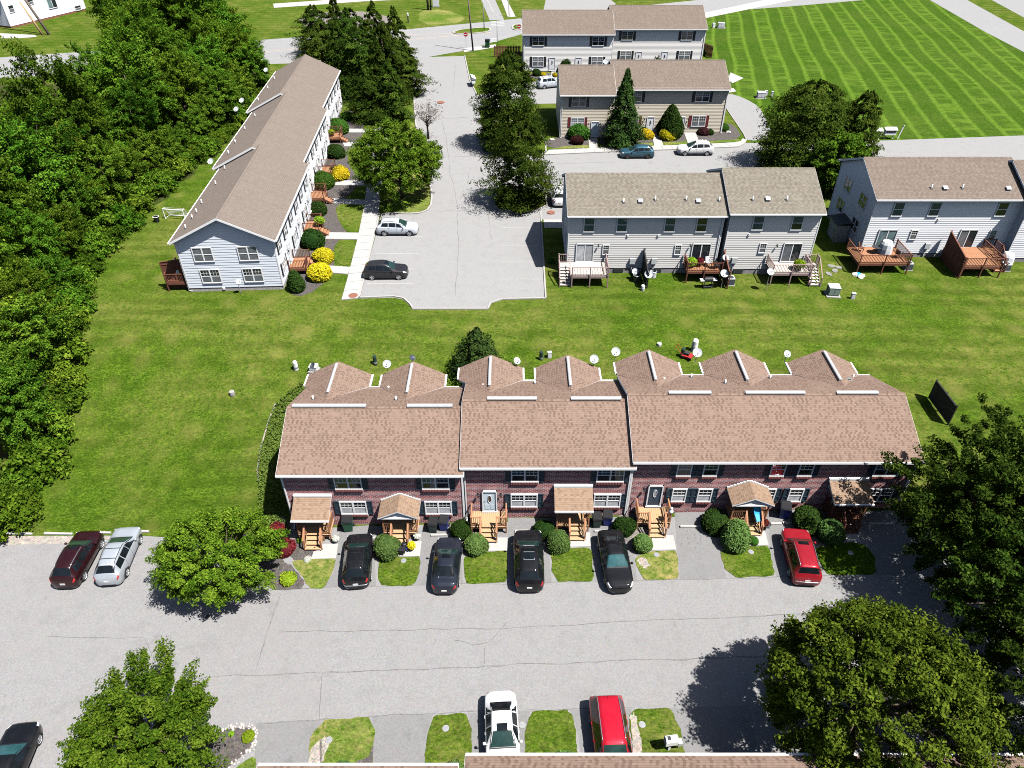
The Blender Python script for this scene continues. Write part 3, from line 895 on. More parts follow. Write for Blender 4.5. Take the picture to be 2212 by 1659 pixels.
sheet('concrete_pad', px([(1578, 157), (1606, 169), (1582, 180), (1572, 172)]), 'concrete', 0.04, skirt=0.06)
sheet('concrete_pad', px([(1572, 192), (1585, 191), (1590, 198), (1574, 200)]), 'concrete', 0.04, skirt=0.06)
sheet('planting_bed', chaikin(px([(1178, 298), (1271, 298), (1272, 318), (1180, 322)]), 1), 'mulch', 0.03)
sheet('planting_bed', chaikin(px([(1292, 296), (1408, 287), (1413, 312), (1300, 318)]), 1), 'mulch', 0.03)
sheet('planting_bed', chaikin(px([(1426, 287), (1476, 283), (1486, 308), (1433, 312)]), 1), 'mulch', 0.03)
sheet('planting_bed', chaikin(px([(1500, 282), (1560, 268), (1585, 268), (1606, 300), (1540, 308), (1511, 310)]), 1), 'mulch', 0.03)
for pts in ([(1222, 316), (1272, 314), (1272, 320), (1186, 323)], [(1294, 315), (1410, 309), (1412, 315), (1297, 320)], [(1434, 308), (1486, 306), (1486, 312), (1436, 314)], [(1512, 307), (1598, 301), (1598, 306), (1513, 311)]):
    sheet('verge', px(pts), 'lawn_patchy', 0.05)
sheet('planting_bed', chaikin(px([(1142, 158), (1215, 158), (1215, 168), (1145, 172)]), 1), 'mulch', 0.03)
sheet('garden_path', px([(1192, 150), (1203, 150), (1205, 171), (1190, 171)]), 'concrete', 0.06)

# mown field with curved swaths, right
field = px([(1521, 40), (1735, -4), (1998, -4), (2060, 30), (2130, 65), (2230, 116), (2230, 291), (2100, 297), (1870, 304), (1672, 300), (1648, 241), (1628, 222), (1585, 203), (1524, 130)])
sheet('mown_field', field, 'lawn_swaths', 0.004)

# --- main road across the top, side streets
road_n = [(-200, 118), (-97, 152.5), (-60, 163), (-22, 175.2), (-4.6, 182.5), (1.9, 185.5), (60, 212), (120, 240), (260, 300)]
road_s = [(270, 278), (125, 219), (70, 199), (45.5, 191.5), (2, 170), (-10.2, 156), (-19.5, 149.5), (-60, 145), (-97, 136), (-200, 100)]
sheet('main_road', road_n + road_s, 'road_asphalt', 0.010)
strip('road_line', [(-97, 151.2), (-60, 161.7), (-22, 174), (-4.6, 181), (1.9, 184), (60, 210.5), (120, 238.5)], 0.10, 'paint_line', 0.0145)
strip('road_line', [(-60, 146.5), (-20.6, 159.3), (-4.4, 165), (2, 171.6), (45.5, 193), (125, 220.5)], 0.09, 'paint_line', 0.0145)
strip('road_line', [(-60, 152), (-24, 164.8), (-12, 169), (-4.5, 172)], 0.12, 'paint_yellow', 0.0145)
strip('road_line', [(-24, 170), (-12.5, 170.5)], 0.12, 'paint_yellow', 0.0145)
for pts in ([(978, 70), (999, 64), (1058, 59.5), (1060, 69), (1014, 74), (984, 74)], [(1106, 55.5), (1128, 52), (1128, 64), (1109, 66)]):
    q = chaikin(px(pts), 1)
    sheet('median', q, 'lawn_lush', 0.12, skirt=0.12)
    kerb('kerb', q, 0.35, 0.16, closed=True)
for k in range(4):
    a, b = G(1061 - k * 0.5, 47 + k * 3.2), G(1088 + k, 45 + k * 3.2)
    strip('crossing_bar', [tuple(a[:2]), tuple(b[:2])], 0.42, 'paint_line', 0.0145)
for k in range(3):
    a, b = G(1060, 84 + k * 3.4), G(1075, 83 + k * 3.4)
    strip('crossing_bar', [tuple(a[:2]), tuple(b[:2])], 0.4, 'paint_line', 0.0145)
sheet('side_street', px([(1037, -6), (1067, -6), (1089, 43), (1058, 44)]), 'parking_asphalt', 0.013)
strip('road_line', px([(1050, -6), (1066, 26)]), 0.12, 'paint_line', 0.018)
sheet('footpath', px([(1081, -6), (1092, -6), (1114, 36), (1097, 37)]), 'concrete', 0.012)
sheet('side_street', px([(1180, -6), (1312, -6), (1330, 8), (1316, 24), (1174, 22)]), 'parking_asphalt', 0.014)
sheet('footpath', px([(1004, 104), (1071, 96), (1071, 102), (1037, 108), (1002, 113)]), 'concrete', 0.03)
sheet('footpath', px([(1521, 28), (1661, -2), (1727, -2), (1521, 40)]), 'concrete', 0.03)
sheet('footpath', px([(590, 8), (780, -5), (900, -8), (900, -2), (785, 3), (650, 13), (592, 17)]), 'concrete', 0.012)
sheet('far_road', px([(1998, -6), (2078, -6), (2230, 78), (2230, 122), (2130, 70)]), 'road_asphalt', 0.012)
sheet('far_road', px([(2131, -6), (2200, -6), (2230, 10), (2230, 48)]), 'road_asphalt', 0.014)
sheet('footpath', px([(0, 72), (40, 74), (76, 76), (80, 80), (40, 83), (0, 83), (-60, 80), (-60, 70)]), 'concrete', 0.03)
sheet('soil_strip', ragged_px(px([(640, 35), (760, 20), (860, 40), (835, 55), (760, 60), (660, 62)]), 1), 'dry_mulch', 0.012)
sheet('dry_slope', chaikin(px([(905, 22), (960, 20), (1010, 38), (985, 52), (905, 54)]), 1), 'lawn_patchy', 0.012)
# woodland floor under the trees on the left

def woodland_floor():
    mb = MB()
    edge = [(33, -41.5), (43, -41.5), (48, -41), (52, -41.2), (58, -42), (62, -43), (70, -44.5), (88, -43.5), (100, -42), (118, -41), (128, -40), (134, -45)]
    ys = [33 + i * 1.5 for i in range(68)]
    def ex(y):
        for (a, xa), (b, xb) in zip(edge, edge[1:]):
            if a <= y <= b: return xa + (xb - xa) * (y - a) / (b - a) + 0.5 * math.sin(y * 0.9)
        return edge[-1][1]
    for y0, y1 in zip(ys, ys[1:]):
        xs0 = [ex(y0), -60, -160] ; xs1 = [ex(y1), -60, -160]
        for k in range(2):
            q = [(xs0[k + 1], y0), (xs0[k], y0), (xs1[k], y1), (xs1[k + 1], y1)]
            mb.face([(x, y, T(x, y) + 0.03) for x, y in q])
    tag(mb.build('woodland_floor', M['woodland_floor']), kind='structure')
woodland_floor()

# ================================================================ BUILDINGS
CACHE = {}
def win_meshes(w, h, lites, grille, frame_mat, brick_sill):
    key = ('win', round(w, 2), round(h, 2), lites, grille, frame_mat, brick_sill)
    if key in CACHE: return CACHE[key]
    b, d = 0.085, 0.105
    f = MB()
    f.box(-w / 2, w / 2, -d, 0.02, h - b, h); f.box(-w / 2, w / 2, -d - .015, 0.02, 0, b)
    f.box(-w / 2, -w / 2 + b, -d + .003, 0.02, b, h - b); f.box(w / 2 - b, w / 2, -d + .003, 0.02, b, h - b)
    lw = w / lites
    for i in range(1, lites):
        x = -w / 2 + i * lw
        f.box(x - .06, x + .06, -d + .003, .02, b, h - b)
    panes = []
    for i in range(lites):
        x0 = -w / 2 + i * lw + (b if i == 0 else .06)
        x1 = -w / 2 + (i + 1) * lw - (b if i == lites - 1 else .06)
        zm = b + (h - 2 * b) * 0.5
        f.box(x0, x1, -d + .018, .02, zm - .03, zm + .03)
        if grille:
            for q in (1, 2):
                xx = x0 + (x1 - x0) * q / 3
                f.box(xx - .011, xx + .011, -d + .03, .02, zm + .03, h - b)
            zz = (zm + h - b) / 2
            f.box(x0, x1, -d + .032, .02, zz - .011, zz + .011)
        panes += [(x0, x1, zm + .03, h - b, 'upper'), (x0, x1, b, zm - .03, 'lower')]
    fm = f.mesh('window_frame', M[frame_mat])
    pm = []
    for x0, x1, z0, z1, which in panes:
        pb = MB(); pb.box(x0, x1, -d + .045, .015, z0, z1)
        pm.append((pb, which))
    sm = None
    if brick_sill:
        sb = MB(); n = int(w / 0.1)
        sb.box(-w / 2 - .02, w / 2 + .02, -0.10, 0.02, -0.19, -0.02, 1)
        for i in range(n):
            x = -w / 2 + (i + .5) * w / n
            sb.box(x - .033, x + .033, -0.145, 0.0, -0.185, -0.004, 0)
        sm = sb.mesh('sill', [M['brick_sill'], M['mortar']])
    CACHE[key] = (fm, pm, sm, {})
    return CACHE[key]

def window(house, wall, x, z, w, h, lites=2, grille=False, up='glass_dark', lo='glass_dark', shutters=None, brick_sill=False, frame='trim_white', sw=0.38):
    fm, pm, sm, pc = win_meshes(w, h, lites, grille, frame, brick_sill)
    loc, rz = wall(x, z)
    win = link('window', fm, house, loc, (0, 0, rz))
    for i, (pb, which) in enumerate(pm):
        mt = up if which == 'upper' else lo
        if isinstance(mt, (list, tuple)): mt = mt[i // 2]
        k = (i, mt)
        if k not in pc: pc[k] = pb.mesh('pane', M[mt])
        link('pane', pc[k], win)
    if sm: link('sill', sm, win)
    if shutters:
        key = ('sh', shutters, sw, round(h, 2))
        if key not in CACHE:
            s = MB(); t = .075
            s.box(-sw / 2, sw / 2, -.045, .01, 0, h)
            for a, b_ in ((0, .09), (h * .36, h * .36 + .08), (h - .09, h)):
                s.box(-sw / 2, sw / 2, -t, -.045, a, b_)
            for sx in (-1, 1):
                s.box(*sorted((sx * sw / 2, sx * (sw / 2 - .07))), -t - .002, -.045, .0, h)
            CACHE[key] = s.mesh('shutter', M[shutters])
        for sx in (-1, 1):
            loc2, _ = wall(x + sx * (w / 2 + sw / 2 + .015), z)
            link('shutter', CACHE[key], house, loc2, (0, 0, rz))
    return win

def door(house, wall, x, z, w, h, kind, slab_mat, glass_mat='glass_blind'):
    loc, rz = wall(x, z)
    f = MB(); b = .09
    f.box(-w / 2, -w / 2 + b, -.11, .02, 0, h); f.box(w / 2 - b, w / 2, -.11, .02, 0, h); f.box(-w / 2, w / 2, -.112, .02, h - b, h)
    f.box(-w / 2 - .03, w / 2 + .03, -.16, .02, -.05, .03)
    d = f.build('door_frame' if kind == 'entry' else 'patio_door', M['trim_white'], house, loc, (0, 0, rz))
    if kind == 'entry':
        s = MB(); a0, a1 = -w / 2 + b, w / 2 - b
        s.box(a0, a1, -.055, .015, .03, h - b)
        for px0, px1, z0, z1 in ((a0 + .1, -.04, .2, .75), (.04, a1 - .1, .2, .75)):
            s.box(px0, px1, -.07, -.055, z0, z1)
        s.build('door', M[slab_mat], d)
        g = MB()
        n = 14
        pts = [(.13 * math.cos(6.283 * i / n), -.075, h * .62 + .36 * math.sin(6.283 * i / n)) for i in range(n)]
        g.face(pts)
        g.tube([(p[0], -.075, p[2]) for p in pts] + [(pts[0][0], -.075, pts[0][2])], .02, 5, 1)
        g.build('door_glass', [M[glass_mat], M['trim_white']], d)
        k = MB(); k.lathe([(.001, -.11), (.03, -.10), (.03, -.055)], -w / 2 + b + .08, 1.0, 8, 0, 'y')
        k.build('door_handle', M['metal_dark'], d)
    else:
        f2 = MB(); f2.box(-.05, .05, -.085, .015, .03, h - b)
        f2.build('mullion', M['trim_white'], d)
        for sx, gm in ((-1, glass_mat), (1, slab_mat)):
            g = MB(); x0, x1 = sorted((sx * .05, sx * (w / 2 - b)))
            g.box(x0, x1, -.055, .015, .05, h - b)
            g.build('pane', M[gm], d)
    return d

def small_part(house, name, wall, x, z, boxes, mat):
    loc, rz = wall(x, z)
    mb = MB()
    for bx in boxes: mb.box(*bx)
    return mb.build(name, M[mat], house, loc, (0, 0, rz))

def wall_lamp(house, wall, x, z):
    loc, rz = wall(x, z)
    mb = MB()
    mb.box(-.05, .05, -.03, 0, -.06, .12)
    mb.tube([(0, -.03, .08), (0, -.12, .14), (0, -.17, .05)], .014, 6)
    mb.lathe([(.02, .06), (.075, .02), (.055, -.14), (.02, -.18)], 0, -.17, 8) if False else mb.box(-.055, .055, -.225, -.115, -.16, .04)
    return mb.build('wall_lamp', M['metal_dark'], house, loc, (0, 0, rz))

def lap_wall(mb, L, z0, z1, tri=None, e=0.21, d=0.03):
    """Lapped boards on the wall plane y=0 facing -y, from x=0 to L; tri=(eave z, rise) tops it with a gable."""
    z = z0
    top = z1 if tri is None else tri[0] + tri[1]
    def ext(zz):
        if tri is None or zz <= tri[0]: return 0.0, L
        k = (zz - tri[0]) / tri[1] * L / 2
        return k, L - k
    while z < top - 1e-4:
        zn = min(z + e, top)
        a0, b0 = ext(z); a1, b1 = ext(zn)
        mb.face([(a0, -d, z), (b0, -d, z), (b1, -.004, zn), (a1, -.004, zn)])
        mb.face([(a0, 0, z), (b0, 0, z), (b0, -d, z), (a0, -d, z)])
        z = zn

def house(name, label, cat, origin, rz, L, D, eave, rise, wall_mat, roof_mat, brick_front=False, base_h=0.25, base_mat='block_base', oh=0.32, ov=0.22,
          group=None, trim='trim_white', ridge_vent=None, gutters=(True, True), ridge_y=None, siding_e=0.21, ends=(True, True)):
    """Gabled block: x along the ridge, front wall at y=0 facing -y, base at z=0."""
    h = empty(name, origin, rz, label, cat, group)
    yr = D / 2 if ridge_y is None else ridge_y
    slope = rise / (yr + oh)
    zr = eave + rise
    zw = eave + slope * oh
    def front(x, z): return (Vector((x, 0, z)), 0.0)
    def back(x, z): return (Vector((L - x, D, z)), math.pi)
    def left(x, z): return (Vector((0, D - x, z)), -math.pi / 2)
    def right(x, z): return (Vector((L, x, z)), math.pi / 2)
    h_walls = dict(front=front, back=back, left=left, right=right)
    # foundation
    mb = MB(); mb.box(.02, L - .02, .02, D - .02, -.9, base_h)
    mb.build('foundation', M[base_mat], h)
    # walls
    for wname, ln, tri in (('front', L, None), ('back', L, None), ('left', D, (zw, zr - zw)), ('right', D, (zw, zr - zw))):
        loc, r = h_walls[wname](0, 0)
        mb = MB()
        if brick_front and wname == 'front':
            mb.face([(0, 0, -.4), (ln, 0, -.4), (ln, 0, zw), (0, 0, zw)], 0, [(0, -.4), (ln, -.4), (ln, zw), (0, zw)])
            mb.build('brick_wall', M['brick'], h, loc, (0, 0, r))
        else:
            lap_wall(mb, ln, base_h, zw, tri, siding_e)
            mb.build('wall', M[wall_mat], h, loc, (0, 0, r))
    for cx, cy in ((0, 0), (L, 0), (L, D), (0, D)):
        mb = MB(); mb.box(cx - .05, cx + .05, cy - .05, cy + .05, base_h if not brick_front else -.1, zw - .02)
        mb.build('corner_board', M[trim], h)
    # roof
    t = 0.14
    for sgn in (0, 1):
        mb = MB()
        if sgn == 0: y0, y1 = -oh, yr
        else: y0, y1 = D + oh, yr
        z0, z1 = eave, zr
        sl = math.hypot(y1 - y0, z1 - z0)
        X0, X1 = -ov, L + ov
        top = [(X0, y0, z0), (X1, y0, z0), (X1, y1, z1), (X0, y1, z1)]
        uv = [(X0, 0), (X1, 0), (X1, sl), (X0, sl)]
        bot = [(x, y, z - t) for x, y, z in top]
        if sgn: 
            mb.face(top[::-1], 0, [(u + 7.3, v) for u, v in uv[::-1]])
        else: mb.face(top, 0, uv)
        mb.face(bot[::-1] if not sgn else bot, 1)
        for i in range(4):
            j = (i + 1) % 4
            q = [bot[i], bot[j], top[j], top[i]]
            mb.face(q if not sgn else q[::-1], 1)
        mb.build('roof', [M[roof_mat], M[trim]], h)
    mb = MB()
    mb.face([(-ov, yr - .16, zr - .16 * slope + .02), (L + ov, yr - .16, zr - .16 * slope + .02), (L + ov, yr, zr + .035), (-ov, yr, zr + .035)], 0, [(0, 0), (L, 0), (L, .15), (0, .15)])
    mb.face([(L + ov, yr + .16, zr - .16 * slope + .02), (-ov, yr + .16, zr - .16 * slope + .02), (-ov, yr, zr + .035), (L + ov, yr, zr + .035)], 0, [(0, 0), (L, 0), (L, .15), (0, .15)])
    mb.build('ridge_cap', M[roof_mat], h)
    for k, y in ((0, -oh), (1, D + oh)):
        s = -1 if k == 0 else 1
        if gutters[k]:
            mb = MB()
            ya, yb = sorted((y, y + s * .12))
            mb.box(-ov, L + ov, ya, yb, eave - .15, eave - .035)
            mb.box(-ov, L + ov, *sorted((y + s * .105, y + s * .12)), eave - .035, eave - .012)
            mb.build('gutter', M['gutter_white'], h)
        mb = MB(); mb.box(-ov + .01, L + ov - .01, *sorted((y + s * -.005, -.0 if k == 0 else D)), eave - .165, eave - .145)
        mb.build('soffit', M[trim], h)
    for xx, want in ((-ov, ends[0]), (L + ov, ends[1])):
        if not want: continue
        mb = MB()
        s = -1 if xx < 0 else 1
        for ya, yb in ((-oh, yr), (D + oh, yr)):
            mb.bar((xx + s * .012, ya, eave - .125), (xx + s * .012, yb, zr - .125), .022, .18)
        mb.build('rake_board', M[trim], h)
    return h, h_walls, dict(slope=slope, zr=zr, yr=yr, eave=eave, oh=oh, L=L, D=D, zw=zw)

def roof_pt(info, x, up, side=0):
    """A point on the roof, up metres (in plan) from the eave."""
    y = -info['oh'] + up if side == 0 else info['D'] + info['oh'] - up
    return Vector((x, y, info['eave'] + info['slope'] * up))

def vent_pipe(h, p, hgt=.38, r=.055, mat='plastic_white', mat2='metal_dark'):
    mb = MB()
    mb.lathe([(r * 2.6, -.05), (r * 1.7, .07), (r, .09)], 0, 0, 10, 1)
    mb.lathe([(r, .0), (r, hgt), (r * .6, hgt), (r * .6, hgt - .05)], 0, 0, 10, 0)
    return mb.build('vent_pipe', [M[mat], M[mat2]], h, p, None, True)

def box_vent(h, p, slope):
    mb = MB()
    mb.box(-.22, .22, -.22, .22, -.05, .05); mb.box(-.19, .19, -.19, .19, .05, .17); mb.box(-.24, .24, -.24, .24, .17, .21)
    return mb.build('roof_vent', M['metal_grey'], h, p, (math.atan(slope), 0, 0))

def downspout(h, x, y, ztop, zbot, dx=0):
    mb = MB()
    mb.bar((x, y, zbot), (x, y, ztop - .25), .08, .08)
    mb.bar((x, y, ztop - .27), (x, y - .28, ztop - .05), .08, .08)
    mb.bar((x, y, zbot + .05), (x, y - .35, zbot), .08, .08)
    return mb.build('downspout', M['gutter_white'], h)

# ---------------------------------------------------------------- brick row along the front street
def bump_out(h, info, cx, half, reach, rise, vent=True):
    """Rear wing with its own gable, ridge running to the back."""
    D, slope, eave, zr, yr = info['D'], info['slope'], info['eave'], info['zr'], info['yr']
    ez = eave
    yb = D + reach
    mb = MB()
    mb.box(cx - half + .3, cx + half - .3, D - .05, yb - .25, -.5, ez)
    for sx in (-1,):
        pass
    mb.face([(cx + half - .3, yb - .25, ez), (cx - half + .3, yb - .25, ez), (cx, yb - .25, ez + rise - .1)])
    mb.build('rear_wing', M['siding_cream'], h)
    ridge_z = ez + rise
    y_in = yr + (zr - ridge_z) / slope - .1
    for sx in (-1, 1):
        mb = MB()
        A = (cx + sx * half, yb, ez); B = (cx, yb, ridge_z); Cc = (cx, y_in, ridge_z)
        Dd = (cx + sx * half, D + info['oh'] + .02, ez + .0)
        sl = math.hypot(half, rise)
        top = [A, B, Cc, Dd]
        uv = [(yb, 0), (yb, sl), (y_in, sl), (Dd[1], 0)]
        if sx < 0: top, uv = top[::-1], uv[::-1]
        # orient upward
        n = (Vector(top[1]) - Vector(top[0])).cross(Vector(top[2]) - Vector(top[1]))
        if n.z < 0: top, uv = top[::-1], uv[::-1]
        top = [(x, y, z + .03) for x, y, z in top]
        mb.face(top, 0, uv)
        low = [(x, y, z - .13) for x, y, z in top]
        mb.face(low[::-1], 1)
        for i in range(4):
            j = (i + 1) % 4
            mb.face([low[i], low[j], top[j], top[i]], 1)
        mb.build('wing_roof', [M['shingle_brown'], M['trim_white']], h)
        g = MB()
        ga, gb = sorted((cx + sx * half, cx + sx * (half + .12)))
        g.box(ga, gb, D + info['oh'] + .2, yb, ez - .12, ez + .02)
        g.build('gutter', M['gutter_white'], h)
    v = MB()
    v.bar((cx, y_in + .75, ridge_z + .10), (cx, yb - .35, ridge_z + .10), .17, .07)
    v.bar((cx - .07, y_in + .75, ridge_z + .06), (cx - .07, yb - .35, ridge_z + .06), .12, .12, 1)
    v.build('ridge_vent', [M['aluminium_vent'], M['metal_grey']], h)

def ridge_vent(h, info, x0, x1):
    mb = MB()
    mb.bar((x0, info['yr'], info['zr'] + .10), (x1, info['yr'], info['zr'] + .10), .30, .09)
    mb.bar((x0, info['yr'] + .05, info['zr'] + .155), (x1, info['yr'] + .05, info['zr'] + .155), .16, .03)
    return mb.build('ridge_vent', M['aluminium_vent'], h)

BR = dict(wall_mat='siding_cream', roof_mat='shingle_brown', brick_front=True, base_h=0.1, oh=0.36, ov=0.16)
def brick_block(label, x0, x1, y, z0, wins_up, wins_lo, doors, bumps, vents):
    h, W, I = house('brick_townhouse', label, 'townhouse', (x0, y, z0), 0, x1 - x0, 8.75, 5.42, 2.02, group='brick townhouse blocks along the front street', **BR)
    fr = W['front']
    for (x, w, l) in wins_up:
        window(h, fr, x - x0, 3.72, w, 1.32, l, True, 'glass_dark' if l == 1 else ['glass_blue', 'glass_dark'], 'glass_dark', 'shutter_navy', True)
    for (x, w, l, lo) in wins_lo:
        window(h, fr, x - x0, 1.16, w, 1.32, l, True, 'glass_dark', lo, 'shutter_navy', True)
    for (x, m) in doors:
        door(h, fr, x - x0, .72, 1.06, 2.08, 'entry', m, 'glass_dark' if m != 'door_navy' else 'glass_blind')
        wall_lamp(h, fr, x - x0 - .8, 2.45); wall_lamp(h, fr, x - x0 + .8, 2.45)
    for b in bumps: bump_out(h, I, b - x0, 2.5, 1.95, 1.28)
    for a, b in vents: ridge_vent(h, I, a - x0, b - x0)
    return h, W, I
b1, W1, I1 = brick_block('westmost brick townhouse block beside the open lawn, two rear gables, green bin by its wall', -15.75, -3.42, 34.45, -2.37,
    [(-11.25, 1.9, 2), (-5.25, 1.9, 2)], [(-11.2, 1.9, 2, 'glass_curtain'), (-5.2, 1.9, 2, 'glass_curtain')], [(-13.9, 'door_navy'), (-7.95, 'door_navy')], [-13.6, -7.75], [(-15.5, -10.3), (-7.4, -4.2)])
b2, W2, I2 = brick_block('middle brick townhouse block, roof stepped above one neighbour and below the other', -3.36, 8.22, 34.75, -1.95,
    [(0.88, 1.9, 2), (6.75, 1.9, 2)], [(0.86, 1.9, 2, 'glass_curtain'), (6.72, 1.9, 2, 'glass_curtain')], [(-1.58, 'door_pale'), (4.2, 'door_navy')], [-1.65, 4.35], [(-1.75, 1.75), (4.15, 7.7)])
b3, W3, I3 = brick_block('long eastern brick townhouse block with three rear gables, tree shadow at its end', 8.28, 27.5, 34.85, -1.5,
    [(11.75, 1.02, 1), (13.55, 1.02, 1), (18.15, 1.02, 1), (20.05, 1.02, 1), (25.6, 1.75, 2)],
    [(11.75, 1.02, 1, 'glass_curtain'), (13.55, 1.02, 1, 'glass_curtain'), (18.0, 1.02, 1, 'glass_curtain'), (19.95, 1.02, 1, 'glass_curtain'), (25.85, 1.75, 2, 'glass_dark')],
    [(10.05, 'door_navy'), (16.4, 'door_navy'), (23.2, 'door_navy')], [10.6, 17.35, 24.2], [(11.0, 14.0), (16.4, 20.6), (22.8, 25.75)])
downspout(b1, .06, -.06, 5.4, -.05); downspout(b2, .12, -.06, 5.4, 0); downspout(b2, 11.46, -.06, 5.4, 0); downspout(b3, 19.1, -.06, 5.4, 0)
for hh, I, x, up in ((b1, I1, 1.2, 3.0), (b1, I1, 7.3, 3.2), (b1, I1, 6.3, .6), (b2, I2, 1.2, 1.8), (b2, I2, 5.1, .8), (b2, I2, 7.5, 1.8), (b3, I3, 3.1, 1.6), (b3, I3, 5.4, .6), (b3, I3, 7.5, 2.2), (b3, I3, 11.3, .9), (b3, I3, 17.7, .7)):
    vent_pipe(hh, roof_pt(I, x, up, 1), .3, .07)
box_vent(b3, roof_pt(I3, 16.9, 1.5, 1), -I3['slope'])

# ---------------------------------------------------------------- entry porches and stoops of the brick row
def railing(mb, a, b, h=.92, step=.115, rail=(.09, .05)):
    a, b = Vector(a), Vector(b)
    n = max(2, int((b - a).length / step))
    mb.bar(a + Vector((0, 0, h)), b + Vector((0, 0, h)), rail[0], rail[1])
    mb.bar(a + Vector((0, 0, .1)), b + Vector((0, 0, .1)), .04, .07)
    return n
def balusters(a, b, h=.92, step=.115, t=.035):
    mb = MB()
    a, b = Vector(a), Vector(b)
    n = max(2, int((b - a).length / step))
    for i in range(1, n):
        p = a.lerp(b, i / n)
        mb.bar(p + Vector((0, 0, .12)), p + Vector((0, 0, h - .02)), t, t)
    return mb
def rail_set(parent, mat, a, b, h=.92, step=.115, mat2=None):
    m = MB(); railing(m, a, b, h, step); m.build('railing', M[mat], parent)
    o = balusters(a, b, h, step).build('balusters', M[mat2 or mat], parent)
    tag(o, kind='stuff')
def post(parent, mat, x, y, z0, z1, w=.1):
    m = MB(); m.box(x - w / 2, x + w / 2, y - w / 2, y + w / 2, z0, z1); m.box(x - w / 2 - .015, x + w / 2 + .015, y - w / 2 - .015, y + w / 2 + .015, z1, z1 + .03)
    m.build('post', M[mat], parent)
def deck_boards(parent, mat, x0, x1, y0, y1, z, w=.145, along='x'):
    """Deck of separate boards with gaps, each a part."""
    n = int(round(((y1 - y0) if along == 'x' else (x1 - x0)) / w))
    me = None
    L = (x1 - x0) if along == 'x' else (y1 - y0)
    bw = ((y1 - y0) if along == 'x' else (x1 - x0)) / n
    mb = MB()
    if along == 'x': mb.box(-L / 2, L / 2, -bw / 2 + .006, bw / 2 - .006, -.03, 0)
    else: mb.box(-bw / 2 + .006, bw / 2 - .006, -L / 2, L / 2, -.03, 0)
    me = mb.mesh('deck_board', M[mat])
    for i in range(n):
        loc = ((x0 + x1) / 2, y0 + bw * (i + .5), z + random.uniform(-.003, .003)) if along == 'x' else (x0 + bw * (i + .5), (y0 + y1) / 2, z + random.uniform(-.003, .003))
        link('deck_board', me, parent, loc)
def stairs(parent, mat, x0, x1, y_top, z_top, n, run=.28, dirn=-1, side_mat=None):
    for i in range(n):
        z = z_top * (n - i) / (n + 1)
        y = y_top + dirn * run * (i + .5)
        m = MB(); m.box(x0, x1, y - run * .55, y + run * .55, z - .045, z)
        m.build('tread', M[mat], parent)
        m = MB(); m.box(x0 + .01, x1 - .01, *sorted((y - dirn * run * .5, y - dirn * (run * .5 - .02))), z - z_top / (n + 1), z - .047)
        m.build('riser', M[mat], parent)
    m = MB()
    for x in (x0 - .02, x1 + .02):
        m.bar((x, y_top, z_top - .12), (x, y_top + dirn * run * n, z_top / (n + 1) - .12), .04, .24)
    m.build('stringer', M[side_mat or mat], parent)

